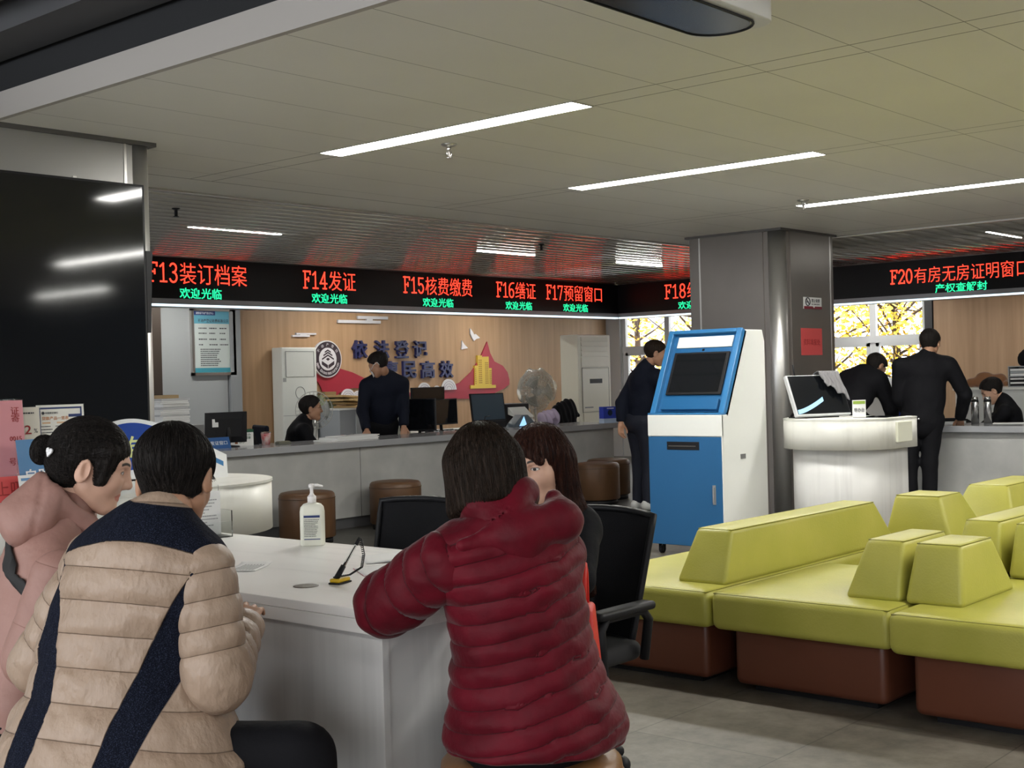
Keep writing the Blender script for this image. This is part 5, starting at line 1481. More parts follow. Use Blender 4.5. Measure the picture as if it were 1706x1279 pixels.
MB().box(-0.06, 0.06, -0.0006, 0, 0.02, 0.10).build('picture', mat('brown_picture', (0.13, 0.07, 0.05), rough=0.6, var=0.5, vscale=30), s)
MB().box(-0.065, 0.065, -0.01, 0.1, -0.075, 0.0).build('plinth_block', M_cloud, s)
s = print_sheet('leaflet', 'white bank product sheet with blue double border standing before the black screen', 'leaflet', 2.85, 4.95, 0.215, 0.275, 0.05, mat('white_print', (0.78, 0.77, 0.72), rough=0.4), z=0.99, rz=0.0)
b = MB()
for g, wd in ((0.010, 0.007),):
    b.box(-0.1075+g, 0.1075-g, -0.0006, 0, 0.281-g-wd, 0.281-g); b.box(-0.1075+g, -0.1075+g+wd, -0.0006, 0, 0.006+g, 0.281-g); b.box(0.1075-g-wd, 0.1075-g, -0.0006, 0, 0.006+g, 0.281-g)
b.build('border', M_navyink, s)
MB().prism(disc_pts(-0.078, 0.248, 0.0065, 20), -0.0006, 0.0, axis='y').build('bank_mark', M_ink, s)
words(s, '中国建设银行', M_ink, -0.040, 0.248, 0.058, 0.009); words(s, '贷款产品一览表', M_or, -0.024, 0.226, 0.12, 0.015, 0.01)
MB().box(0.036, 0.092, -0.0007, 0, 0.229, 0.241).build('ribbon_tag', M_navyink, s)
for q, xx in enumerate((-0.065, 0.0, 0.062)):
    MB().box(xx-0.018, xx+0.018, -0.0005, 0, 0.204, 0.211).build('column_head', mat('peach_ink', (0.68, 0.45, 0.28), rough=0.6), s)
    m = MB(); tiny_lines(m, xx-0.025, xx+0.027, [0.193-0.0125*k for k in range(12)], 0.0035, rng); m.xf(Matrix.Translation((0, -0.0006, 0)) @ Matrix.Rotation(PI/2, 4, 'X')); m.build('fine_print', M_ink, s)['kind'] = 'stuff'
MB().box(-0.11, 0.11, -0.01, 0.1, -0.075, 0.0).build('plinth_block', M_cloud, s)
s = print_sheet('info_card', 'tilted blue card in a clear holder, half hidden by the hair bun', 'card', 2.61, 4.70, 0.165, 0.225, 0.16, M_bluep, rz=0.10)
words(s, '自助', mat('white_ink', (0.8, 0.82, 0.85), rough=0.5), 0.0, 0.09, 0.11, 0.05, 0.02)
s = print_sheet('no_smoking_sign', 'red paper sign with black characters in a low acrylic stand, far left', 'sign', 2.42, 4.58, 0.30, 0.095, 0.12, M_redp, rz=0.02)
words(s, '禁止吸烟', M_redink, 0.0, 0.056, 0.25, 0.055)
s = print_sheet('info_card', 'small white and blue card beside the pink hood', 'card', 2.49, 4.52, 0.12, 0.10, 0.2, M_paper)
MB().box(-0.05, 0.05, -0.0006, 0, 0.085, 0.095).build('blue_band', M_bluep, s)
MB().box(-0.05, 0.05, -0.0006, 0, 0.03, 0.07).build('blue_band', M_bluep, s)
t = thing('desk_sign_board', 'royal blue sign board with white wavy top edge behind the two heads at left', 'sign', (3.28, 5.12, 0.915))
def wave(x): return 0.262 + 0.022*math.cos(x/0.245*PI)*0.8 - 0.01*(x/0.245)**2
top = [(x, wave(x)) for x in [0.245-0.49*i/24 for i in range(25)]]
MB().prism([(-0.245, 0.0), (0.245, 0.0)] + top, 0.0, 0.012, axis='y').build('white_board', mat('white_board_edge', (0.75, 0.77, 0.8), rough=0.35), t)
MB().prism([(-0.230, 0.05), (0.230, 0.05)] + [(x*0.94, z-0.018) for x, z in top], -0.002, 0.0005, axis='y').build('blue_face', M_royal, t)
lettering('lettering', '咨询台', mat('pale_yellow_letters', (0.62, 0.66, 0.30), rough=0.4), t, (0.0, -0.003, 0.145), (1,0,0), width=0.36, height=0.115, depth=0.002, bold=0.01)
MB().box(-0.2, 0.2, 0.0, 0.10, 0.0, 0.008).build('stand_foot', MATS['white_board_edge'], t)
t = thing('brochure_holder', 'clear acrylic holder with printed papers beside the beige jacket shoulder', 'holder', (3.13, 4.36, 0.76), -0.2)
MB().box(-0.11, 0.11, -0.06, 0.06, 0.0, 0.004).box(-0.11, 0.11, 0.056, 0.06, 0.0, 0.19).box(-0.11, 0.11, -0.06, -0.056, 0.0, 0.06).box(-0.11, -0.106, -0.06, 0.06, 0, 0.10).box(0.106, 0.11, -0.06, 0.06, 0, 0.10).build('acrylic_tray', M_cloud, t)
t.location = (2.92, 4.12, 0.76)
p = MB().box(-0.10, 0.10, 0.02, 0.03, 0.005, 0.17); p.build('paper_stack', M_paper, t)
m = MB(); tiny_lines(m, -0.09, 0.09, [0.15-0.012*k for k in range(10)], 0.004, rng); m.xf(Matrix.Translation((0, 0.0195, 0)) @ Matrix.Rotation(PI/2, 4, 'X')); m.build('fine_print', M_inkg, t)['kind'] = 'stuff'

t = thing('folded_leaflet', 'white folded paper with a blue stripe behind the ear of the short-haired person', 'leaflet', (3.56, 4.92, 0.915), -0.5, rot=(-0.25, 0.5, -0.5))
MB().hexa([(-0.09, 0, 0.0), (0.09, 0, 0.0), (0.09, 0.002, 0.0), (-0.09, 0.002, 0.0)], [(-0.09, 0, 0.13), (0.02, 0, 0.13), (0.02, 0.002, 0.13), (-0.09, 0.002, 0.13)]).build('sheet', M_paper, t)
MB().hexa([(-0.088, -0.001, 0.075), (0.03, -0.001, 0.075), (0.03, 0.0, 0.075), (-0.088, 0.0, 0.075)], [(-0.088, -0.001, 0.095), (0.02, -0.001, 0.095), (0.02, 0.0, 0.095), (-0.088, 0.0, 0.095)]).build('blue_stripe', M_bluep, t)

# ------------------------------------------------------------------ on the white table
t = thing('sanitizer_bottle', 'white pump bottle of hand sanitizer standing on the white table', 'bottle', (3.0, 3.557, 0.76), -0.78)
def rr(w, d, r, n=6): return rrect(-w, w, -d, d, r, r, n)
b = MB()
prof = [(0.0, 0.90), (0.004, 1.0), (0.120, 1.0), (0.136, 0.93), (0.146, 0.72), (0.150, 0.42)]
rings = []
base = rr(0.043, 0.027, 0.018)
for z, k in prof: rings.append([(x*k, y*(k if k > 0.8 else k*1.1), z) for x, y in base])
n = len(base); V = [p for r in rings for p in r]; F = [(q*n+i, q*n+(i+1) % n, (q+1)*n+(i+1) % n, (q+1)*n+i) for q in range(len(rings)-1) for i in range(n)] + [tuple(reversed(range(n))), tuple((len(rings)-1)*n+i for i in range(n))]
b.add(V, F, smooth=True)
b.build('bottle_body', mat('milky_plastic', (0.78, 0.78, 0.68), rough=0.3), t, bevel=0.001)
M_pump = mat('white_pump_plastic', (0.80, 0.78, 0.77), rough=0.3)
p = MB().lathe([(0.0155, 0.150), (0.0155, 0.172), (0.012, 0.176), (0.008, 0.180), (0.006, 0.186), (0.006, 0.202), (0.011, 0.204), (0.011, 0.214), (0.006, 0.217)], n=24)
p.build('pump_cap', M_pump, t)
MB().tube([(0.0, 0, 0.211), (0.02, -0.002, 0.212), (0.040, -0.004, 0.207)], [0.006, 0.005, 0.0035]).build('nozzle', M_pump, t)
MB().box(-0.031, 0.031, -0.0278, -0.0268, 0.022, 0.112).build('label', mat('label_paper', (0.70, 0.71, 0.62), rough=0.5), t)
MB().box(-0.028, 0.028, -0.0284, -0.0276, 0.100, 0.108).build('label_band', M_navyink, t)
MB().box(-0.028, 0.028, -0.0284, -0.0276, 0.023, 0.026).build('label_band', M_navyink, t)
m = MB(); tiny_lines(m, -0.027, 0.027, [0.093-0.0058*k for k in range(11)], 0.0022, rng, ragged=0.3); m.xf(Matrix.Translation((0, -0.0279, 0)) @ Matrix.Rotation(PI/2, 4, 'X')); m.build('label_print', M_ink, t)['kind'] = 'stuff'

t = thing('desk_pen', 'black pen leaning in a yellow desk holder on a coiled cord, on the table', 'pen', (2.47, 2.815, 0.76), 0.25)
M_yel = mat('yellow_plastic', (0.72, 0.46, 0.01), rough=0.35)
b = MB(); cushion_box(b, -0.030, 0.030, -0.017, 0.017, 0.0045, 0.016, r=0.005); b.build('holder_base', M_yel, t)
MB().box(-0.032, 0.032, -0.019, 0.019, 0.0, 0.005).build('rubber_foot', M_black, t, bevel=0.002)
MB().cyl((-0.020, 0.0, 0.014), (0.002, -0.012, 0.050), 0.0085, 0.0075).build('pen_socket', M_black, t)
MB().tube([(0.002, -0.012, 0.048), (0.040, -0.030, 0.105)], [0.0042, 0.0042]).build('pen_barrel', M_cloud, t)
MB().tube([(0.040, -0.030, 0.105), (0.052, -0.036, 0.124)], [0.0052, 0.0046]).build('pen_cap', M_black, t)
MB().tube([(0.004, -0.012, 0.050), (0.039, -0.029, 0.103)], 0.0015).build('ink_refill', M_black, t)
coil = []
path = [Vector(p) for p in ((-0.024, 0.004, 0.020), (0.020, -0.020, 0.022), (0.052, -0.040, 0.040), (0.058, -0.044, 0.075), (0.054, -0.038, 0.120))]
def bez(tt):
    i = min(int(tt*(len(path)-1)), len(path)-2); f = tt*(len(path)-1)-i
    return path[i].lerp(path[i+1], f)
for i in range(300):
    tt = i/299; c = bez(tt); a = tt*2*PI*34
    coil.append(tuple(c + Vector((math.cos(a)*0.0038, math.sin(a)*0.0038, 0.3*math.cos(a)*0.0038))))
MB().tube(coil, 0.0013, n=5).build('coiled_cord', M_black, t)

def booklet(label, x, y, rz, w, d, lift, name='document', lines=True, m2=None, curl=0.02, z=0.7605):
    t = thing(name, label, 'paper', (x, y, z), rz)
    def fn(u, v): return ((u-0.5)*w, (v-0.5)*d, 0.003 + lift*(0.5-0.5*math.cos(u*PI))*(1-u)*2 + curl*max(0, u-0.72)**2*4)
    MB().grid(fn, 16, 6, thick=0.0022).build('page', M_paper, t)
    if m2: MB().box(-w/2, w/2, -d/2, d/2, 0.0, 0.0015).build('cover', m2, t)
    if lines:
        m = MB()
        for k in range(7):
            v = 0.15 + 0.1*k; u = 0.08
            while u < 0.8:
                wl = 0.02+0.03*rng.random(); a = fn(u, v); b_ = fn(u+wl, v)
                m.hexa([(a[0], a[1]-0.0018, a[2]+0.0003), (b_[0], b_[1]-0.0018, b_[2]+0.0003), (b_[0], b_[1]+0.0018, b_[2]+0.0003), (a[0], a[1]+0.0018, a[2]+0.0003)], [(a[0], a[1]-0.0018, a[2]+0.0007), (b_[0], b_[1]-0.0018, b_[2]+0.0007), (b_[0], b_[1]+0.0018, b_[2]+0.0007), (a[0], a[1]+0.0018, a[2]+0.0007)])
                u += wl+0.01
        m.build('print', M_inkg, t)['kind'] = 'stuff'
    return t
booklet('printed slip on the table beside the beige jacket sleeve', 2.52, 3.30, 0.55, 0.15, 0.10, 0.0)
booklet('open white booklet on the table in front of the empty black chair', 2.93, 3.03, -0.62, 0.26, 0.18, 0.015, lines=False)
booklet('white booklet with a crimson cover edge, half under the crimson sleeve', 2.74, 2.86, -0.55, 0.24, 0.17, 0.012, lines=False, m2=mat('crimson_cover', (0.42, 0.03, 0.07), rough=0.5))
booklet('paper sheet lying beneath the arm of the beige jacket', 2.40, 3.42, 0.2, 0.20, 0.15, 0.0, lines=True)

t = thing('red_bag', 'bright red bag hanging at the right side of the crimson coat', 'bag', (2.74, 2.14, 0.50), 0.6)
b = MB(); wedge(b, (-0.13, 0.13, -0.035, 0.035), (-0.07, 0.07, -0.02, 0.02), 0.0, 0.22, r=0.012); b.build('bag_body', mat('bright_red_fabric', (0.62, 0.022, 0.015), rough=0.5, bump=0.2, bscale=30), t)
b = MB().tube([(-0.05, 0, 0.21), (-0.04, 0, 0.30), (0.0, 0, 0.33), (0.04, 0, 0.30), (0.05, 0, 0.21)], 0.006); b.build('handle', MATS['bright_red_fabric'], t)

# accessories of the person in pink
R_ = basis(-0.66, 0.30, 0.0); hc_ = A3((1.895, 3.147, 1.122)) - A3((1.73, 3.29, 0))
hb = [(0, -0.011), (0.012, 0.003), (0.012, 0.010), (0.006, 0.0135), (0, 0.009), (-0.006, 0.0135), (-0.012, 0.010), (-0.012, 0.003)]
c = MB().prism(hb, -0.002, 0.002, axis='y'); Mh = Matrix(((R_[0,0], R_[0,1], R_[0,2], 0), (R_[1,0], R_[1,1], R_[1,2], 0), (R_[2,0], R_[2,1], R_[2,2], 0), (0,0,0,1)))
pc = hc_ + R_ @ A3((-0.108, -0.066, 0.014))
c.xf(Matrix.Translation(tuple(pc)) @ Mh @ Matrix.Rotation(-0.8, 4, 'Z')); c.build('heart_hair_clip', mat('sparkly_silver', (0.75, 0.75, 0.76), rough=0.3, var=0.3, vscale=300), pink)
MB().tube([tuple(hc_ + R_ @ A3((-0.110+0.004*math.cos(2*PI*i/20), 0.030*math.cos(2*PI*i/20), 0.012+0.034*math.sin(2*PI*i/20)))) for i in range(20)], 0.008, closed=True).build('hair_tie', M_black, pink)

# ------------------------------------------------------------------ things on and behind the left counter
def monitor(label, cx, y, w, h, zc, rz, lean=0.0, back=False, zbase=0.793, screen=None):
    """local -y is the screen side"""
    t = thing('computer_monitor', label, 'monitor', (cx, y, zbase), rz)
    def tilt(mb):
        return mb.xf(Matrix.Translation((0, 0, zc-zbase)) @ Matrix.Rotation(-lean, 4, 'X'))
    a = MB().box(-w/2, w/2, 0.0, 0.022, -h/2, h/2)
    a.hexa([(-w/2, 0.022, -h/2), (w/2, 0.022, -h/2), (w/2, 0.022, h/2), (-w/2, 0.022, h/2)], [(-w*0.32, 0.05, -h*0.3), (w*0.32, 0.05, -h*0.3), (w*0.32, 0.05, h*0.3), (-w*0.32, 0.05, h*0.3)])
    tilt(a).build('casing', M_black, t)
    tilt(MB().box(-w/2+0.012, w/2-0.012, -0.002, 0.0005, -h/2+0.016, h/2-0.012)).build('screen', screen or M_blackg, t)
    MB().tube([(0, 0.045, 0.012), (0, 0.055, (zc-zbase)*0.6), (0, 0.04, zc-zbase)], 0.018).build('stand_neck', M_black, t)
    MB().lathe([(0.10, 0), (0.10, 0.008), (0.03, 0.016)], c=(0, 0.05, 0), n=28, sy=0.8).build('stand_base', M_black, t)
    return t
mm = monitor('black monitor seen from behind at the left counter end by the blue plate', 7.00, 9.44, 0.41, 0.27, 0.965, PI-0.10, 0.05)
MB().box(0.10, 0.16, 0.051, 0.0525, 0.18, 0.25).build('sticker', M_paper, mm)
scr_on = mat('grey_blue_screen', (0.045, 0.065, 0.085), rough=0.12)
monitor('narrow black monitor edge right of the standing clerk', 9.66, 9.72, 0.42, 0.34, 0.975, -1.25, zbase=0.75)
monitor('wide black monitor left of the tilted grey-blue one', 10.15, 9.80, 0.47, 0.28, 0.99, 0.12, 0.03, zbase=0.75)
monitor('tilted monitor with a grey-blue face on the counter, front one of the group', 10.66, 9.62, 0.44, 0.31, 1.02, -0.25, 0.16, zbase=0.793, screen=scr_on)
monitor('black monitor standing behind the tilted grey-blue one', 10.62, 10.5, 0.56, 0.33, 1.09, 0.05, 0.0, zbase=0.75)
monitor('low black monitor top peeking out left of the building emblem', 10.20, 10.6, 0.40, 0.30, 1.06, 0.0, 0.0, zbase=0.75)
t = thing('staff_desk', 'pale staff desk behind the long counter', 'desk', (9.9, 10.15, 0))
MB().box(-0.20, 2.05, -0.57, 0.70, 0.72, 0.75).build('desktop', M_white, t)
MB().box(-0.18, 2.03, 0.62, 0.66, 0.0, 0.72).build('back_panel', M_greyp, t)
for x in (-0.18, 1.99): MB().box(x, x+0.04, -0.5, 0.62, 0.0, 0.72).build('leg_panel', M_greyp, t)
t = thing('name_plate', 'blue window name plate reading in white on the left counter', 'sign', (6.80, 9.28, 0.793), -0.05)
MB().hexa([(-0.115, -0.03, 0), (0.115, -0.03, 0), (0.115, 0.05, 0), (-0.115, 0.05, 0)], [(-0.115, 0.008, 0.095), (0.115, 0.008, 0.095), (0.115, 0.014, 0.095), (-0.115, 0.014, 0.095)]).build('plate', mat('plate_blue', (0.03, 0.10, 0.28), rough=0.3), t)
lettering('lettering', '发证窗口', MATS['white_ink'], t, (0, -0.0125, 0.048), (1,0,0), (0, 0.038, 0.095), width=0.17, height=0.036, depth=0.001)
t = thing('notice_stand', 'white table notice with a dark green header beside the blue plate', 'sign', (7.16, 9.42, 0.793), -0.03)
MB().box(-0.125, 0.125, 0, 0.004, 0, 0.145).build('sheet', M_paper, t)
MB().box(-0.125, 0.125, -0.001, 0, 0.118, 0.145).build('green_header', mat('dark_green_ink', (0.02, 0.10, 0.05), rough=0.5), t)
words(t, '一件事一次办', MATS['dark_green_ink'], 0, 0.098, 0.19, 0.024, 0.01, y=-0.001); words(t, '登记免费邮寄', MATS['dark_green_ink'], 0, 0.070, 0.19, 0.024, 0.01, y=-0.001)
words(t, '办小', MATS['dark_green_ink'], 0.0, 0.036, 0.06, 0.026, 0.01, y=-0.001)
MB().box(-0.075, -0.045, -0.001, 0, 0.020, 0.050).build('square_mark', mat('brown_ink', (0.28, 0.10, 0.04), rough=0.6), t)
MB().box(-0.12, 0.12, 0.002, 0.06, 0, 0.003).build('foot', M_cloud, t)
t = thing('phone_stand', 'black slanted device behind the green-headed notice', 'device', (7.34, 9.50, 0.793), 0)
MB().hexa([(-0.05, -0.03, 0), (0.05, -0.03, 0), (0.05, 0.05, 0), (-0.05, 0.05, 0)], [(-0.07, 0.0, 0.145), (-0.01, 0.0, 0.145), (-0.01, 0.02, 0.145), (-0.07, 0.02, 0.145)]).build('device_body', M_black, t)
t = thing('paper_cup', 'red and white patterned paper cup on the left counter', 'cup', (7.38, 9.36, 0.793))
MB().lathe([(0.034, 0), (0.045, 0.105), (0.043, 0.105), (0.033, 0.004)], n=28).build('cup_body', mat('cup_red_white', (0.55, 0.50, 0.48), rough=0.5, col2=(0.45, 0.02, 0.03), vscale=22), t)
MB().lathe([(0.047, 0.103), (0.047, 0.112), (0.040, 0.116), (0.001, 0.117)], n=28).build('lid', M_cloud, t)
t = thing('business_card_box', 'small grey tin of cards on the counter right of the red cup', 'tin', (7.46, 9.22, 0.793), -0.05)
MB().box(-0.065, 0.065, -0.03, 0.03, 0, 0.025).build('tin_body', mat('grey_green_tin', (0.13, 0.13, 0.10), rough=0.5), t, bevel=0.003)
MB().box(-0.055, 0.055, -0.024, 0.024, 0.024, 0.030).build('cards', mat('olive_card', (0.22, 0.21, 0.15), rough=0.7), t)
t = thing('document_stack', 'flat stack of white documents in front of the seated clerk', 'documents', (8.24, 9.26, 0.793), 0.06)
for k, (dx, rz_) in enumerate(((0, 0), (0.02, 0.03), (-0.01, -0.02), (0.03, 0.05))):
    w_ = MB().box(-0.31+0.04*k, 0.31, -0.13, 0.11, 0.010*k, 0.010*k+0.009); w_.xf(Matrix.Rotation(rz_, 4, 'Z') @ Matrix.Translation((dx, 0, 0))); w_.build('file', M_paper, t)
t = thing('pen', 'dark pen lying on the white document stack', 'pen', (8.30, 9.26, 0.836), 0.3)
MB().cyl((-0.07, 0, 0.004), (0.05, 0, 0.004), 0.004).build('barrel', M_greyp, t); MB().cyl((0.05, 0, 0.004), (0.072, 0, 0.004), 0.004, 0.001).build('tip', M_black, t)
# storage cabinet with a tall pile of papers
tag(MB().box(6.42, 7.0, 9.75, 10.25, 0, 0.99).build('side_cabinet', mat('cabinet_light_grey', (0.42, 0.42, 0.41), rough=0.5)), 'light grey low cabinet under the tall paper pile', 'cabinet')
t = thing('paper_pile', 'tall uneven pile of white paper files at the left pillar edge', 'papers', (6.78, 9.98, 0.99), 0.1)
z = 0.0
for k in range(13):
    h = 0.012 + 0.016*rng.random()
    w_ = MB().box(-0.155, 0.155, -0.11, 0.11, z, z+h-0.002); w_.xf(Matrix.Translation((rng.uniform(-0.015, 0.015), rng.uniform(-0.012, 0.012), 0)) @ Matrix.Rotation(rng.uniform(-0.06, 0.06), 4, 'Z'))
    w_.build('file', M_paper if k % 4 else mat('grey_paper', (0.52, 0.52, 0.53), rough=0.7), t); z += h
MB().box(-0.12, 0.06, -0.08, 0.06, z, z+0.03).build('kraft_packet', mat('kraft_paper', (0.42, 0.30, 0.16), rough=0.7), t)
t = thing('plastic_bag', 'crumpled clear plastic bag on the counter behind the short-haired head', 'bag', (6.52, 9.30, 0.795))
def bagf(P): return d_ell(P, (0, 0, 0.07), (0.15, 0.10, 0.085)) + 0.022*wob(P, 41, 38)
V_, Q_ = surface_nets(bagf, (-0.2, -0.16, -0.03), (0.2, 0.16, 0.2), 0.012)
nets_obj('bag_film', [(V_, Q_, 0)], mat('crumpled_film', (0.86, 0.87, 0.88), rough=0.12, trans=0.75, ior=1.25), t)

def mbox(name, label, cat, x0, x1, y0, y1, z0, z1, m, bevel=0.004, group=None):
    o = MB().box(-(x1-x0)/2, (x1-x0)/2, -(y1-y0)/2, (y1-y0)/2, 0, z1-z0).build(name, m, None, loc=((x0+x1)/2, (y0+y1)/2, z0), bevel=bevel)
    return tag(o, label, cat, group)
# document scanner, printers, keyboards
t = thing('document_camera', 'grey scanner with a bright blue-white triangular glow left of the lilac cloth', 'scanner', (10.97, 9.42, 0.793), -0.2)
MB().prism([(-0.16, 0), (0.16, 0), (0.16, 0.03), (0.05, 0.13), (-0.03, 0.13), (-0.14, 0.03)], -0.07, 0.07, axis='y').build('scanner_body', mat('slate_plastic', (0.10, 0.125, 0.145), rough=0.4), t, bevel=0.005)
MB().prism([(-0.075, 0.010), (0.03, 0.010), (-0.01, 0.115)], -0.074, -0.070, axis='y').build('lit_plate', emit('blue_white_glow', (0.35, 0.65, 1.0), 0.9), t)
t = thing('printer', 'black printer with a white paper tray behind the lilac cloth', 'printer', (11.36, 9.95, 0.75))
MB().box(-0.21, 0.21, -0.15, 0.15, 0.0, 0.29).build('printer_body', M_black, t, bevel=0.015)
MB().hexa([(-0.17, -0.28, 0.13), (0.13, -0.28, 0.13), (0.13, -0.15, 0.17), (-0.17, -0.15, 0.17)], [(-0.17, -0.28, 0.14), (0.13, -0.28, 0.14), (0.13, -0.15, 0.25), (-0.17, -0.15, 0.25)]).build('paper_tray', M_kwhite, t)
t = thing('label_printer', 'pale green-white box with a black code plate under the wall cabinet', 'printer', (9.98, 10.45, 0.75))
MB().box(-0.17, 0.17, -0.13, 0.13, 0.0, 0.23).build('printer_body', mat('ivory_plastic', (0.55, 0.57, 0.48), rough=0.4), t, bevel=0.01)
MB().box(-0.02, 0.06, -0.133, -0.129, 0.09, 0.17).build('plate', M_greyp, t)
t = thing('desk_clutter', 'tangle of cables and small white parts on the desk right of the standing clerk', 'cables', (9.95, 9.62, 0.755))
for k in range(5):
    pts = [(rng.uniform(-0.22, 0.30), rng.uniform(-0.03, 0.12), rng.uniform(0.004, 0.05)) for _ in range(5)]
    MB().tube(pts, 0.006, n=6).build('cable', M_black if k % 2 else M_paper, t)
for k in range(4):
    x = -0.2 + 0.13*k; MB().box(x, x+0.07, 0.0, 0.05, 0, 0.03+0.012*(k % 2)).build('adapter', (M_paper, M_black)[k % 2], t, bevel=0.004)
t = thing('headset', 'thin wired headset stand in front of the wide black monitor', 'headset', (10.23, 9.28, 0.793))
MB().tube([(0.0, 0, 0.0), (-0.02, 0, 0.08), (0.0, 0, 0.14), (0.08, 0, 0.145)], 0.005).build('gooseneck', M_black, t)
MB().box(-0.06, 0.06, -0.04, 0.04, 0, 0.012).build('base', M_black, t, bevel=0.003)
def cloth(name, label, cat, x, y, z, sx, sy, sz, m, seed, part='cloth_folds', h=0.014, pose=None, group=None, sharp=0.03):
    t = thing(name, label, cat, (x, y, z), group=group)
    def fn(P):
        d = d_cap(P, (-sx*0.3, 0, sz*0.42), (sx*0.25, 0, sz*0.50), sz*0.42, sz*0.48, (0, 1, 0), sy/sz)
        d = smin(d, d_ell(P, (0, 0, sz*0.2), (sx*0.5, sy*0.5, sz*0.28)), 0.05)
        if pose: d = pose(P, d)
        d = smax(d, -P[:, 2], 0.01)
        return d + sharp*0.5*np.abs(wob(P*np.array([1, 1, 0.45]), seed, 34)) - sharp*0.3
    V_, Q_ = surface_nets(fn, (-sx, -sy-0.05, -0.03), (sx, sy+0.05, sz*1.4), h)
    nets_obj(part, [(V_, Q_, 0)], m, t)
    return t
cloth('lilac_cloth', 'lilac scarf draped over something on the counter behind the long-haired person', 'scarf', 11.46, 9.42, 0.793, 0.34, 0.16, 0.19, mat('lilac_fabric', (0.46, 0.38, 0.50), rough=0.85, bump=0.2), 51, sharp=0.03, h=0.009, pose=lambda P, d: smax(d + 0.014*np.sin(P[:, 0]*80 + P[:, 2]*28) + 0.02, -d_cap(P, (0.05, -0.2, 0.0), (0.05, 0.2, 0.02), 0.07), 0.01))
cloth('black_coat', 'black coat over a chair back in front of the tall white cabinet air conditioner', 'coat', 12.58, 10.1, 0.72, 0.30, 0.16, 0.34, M_blackcl, 61, sharp=0.03, pose=lambda P, d: smin(d + 0.012*np.sin(P[:, 0]*75 + P[:, 2]*20), d_cap(P, (0.12, 0, 0.20), (0.26, -0.02, 0.13), 0.06, 0.02), 0.03))
t = thing('desk_chair', 'plain dark staff chair under the black coat', 'chair', (12.58, 10.15, 0))
s = MB(); cushion_box(s, -0.23, 0.23, -0.20, 0.25, 0.40, 0.46); s.build('seat', M_black, t)
MB().box(-0.2, 0.2, -0.10, -0.06, 0.5, 0.90).build('backrest', M_black, t, bevel=0.01)
MB().cyl((0,0,0.06), (0,0,0.40), 0.03).build('post', M_black, t); MB().lathe([(0.26, 0.0), (0.26, 0.02), (0.05, 0.06)]).build('base', M_black, t)
MB().tube([(0, -0.08, 0.55), (0, -0.10, 0.42), (0, 0, 0.39)], 0.02).build('back_bracket', M_black, t)
t = thing('office_chair', 'dark navy chair back behind the seated clerk with glasses', 'chair', (8.10, 9.93, 0), -0.4)
s = MB(); cushion_box(s, -0.22, 0.25, -0.23, 0.23, 0.39, 0.43); s.build('seat', M_black, t)
MB().box(-0.29, -0.25, -0.25, 0.25, 0.47, 0.945).build('backrest', M_navycl, t, bevel=0.02)
MB().cyl((0,0,0.05), (0,0,0.39), 0.03).build('post', M_black, t); MB().lathe([(0.26, 0.0), (0.26, 0.02), (0.05, 0.06)]).build('base', M_black, t)
MB().tube([(-0.26, 0, 0.55), (-0.25, 0, 0.42), (0, 0, 0.385)], 0.02).build('back_bracket', M_black, t)
t = thing('leaflet_box', 'blue box with a round dark emblem at the right end of the long counter', 'box', (12.0, 8.98, 0.793), -0.25)
MB().box(-0.10, 0.10, -0.04, 0.04, 0.05, 0.185).build('blue_box', mat('leaflet_blue', (0.03, 0.06, 0.45), rough=0.4), t)
MB().box(-0.10, 0.10, -0.045, 0.045, 0.0, 0.05).build('pale_base', mat('pale_blue_print', (0.45, 0.55, 0.70), rough=0.5), t)
MB().prism(disc_pts(-0.005, 0.115, 0.034, 24), -0.042, -0.040, axis='y').build('round_emblem', mat('dark_emblem', (0.005, 0.02, 0.05), rough=0.4), t)
MB().box(-0.05, 0.05, -0.042, -0.040, 0.160, 0.170).build('white_title', MATS['white_ink'], t)

# ------------------------------------------------------------------ air conditioners, fans, wall cabinet
t = thing('cabinet_air_conditioner', 'slim white floor-standing air conditioner left of the round emblem', 'air conditioner', (10.62, 12.77, 0))
M_acw = mat('ac_white', (0.63, 0.64, 0.60), rough=0.35)
MB().box(-0.27, 0.29, 0.0, 0.20, 0, 1.79).build('case', M_acw, t, bevel=0.012)
f = MB().box(-0.215, 0.24, -0.006, 0.0, 1.42, 1.74); f.build('outlet_panel', mat('ac_panel_white', (0.58, 0.59, 0.555), rough=0.3), t, bevel=0.004)
MB().tube([(x, -0.008, z) for x, z in ((-0.215, 1.42), (-0.215, 1.74), (0.24, 1.74), (0.24, 1.42))], 0.004, n=6).build('outlet_edge', mat('ac_grey_edge', (0.22, 0.23, 0.23), rough=0.5), t)
MB().box(-0.26, -0.21, -0.004, 0.0, 1.36, 1.41).build('energy_label', mat('grey_label', (0.30, 0.31, 0.30), rough=0.6), t)
MB().tube([(0.01 + 0.075*math.cos(2*PI*i/40), -0.002, 1.22+0.075*math.sin(2*PI*i/40)) for i in range(40)], 0.003, closed=True, n=6).build('ring_mark', MATS['ac_grey_edge'], t)
MB().box(-0.27, 0.29, -0.002, 0.0, 0.935, 0.940).build('joint_line', MATS['ac_grey_edge'], t)
t = thing('cabinet_air_conditioner', 'cream floor-standing air conditioner with louvres near the window corner', 'air conditioner', (14.02, 10.70, 0))
M_acc = mat('ac_cream', (0.70, 0.67, 0.55), rough=0.35)
MB().box(-0.36, 0.36, 0.0, 0.30, 0, 1.89).build('case', M_acc, t, bevel=0.012)
m = MB()
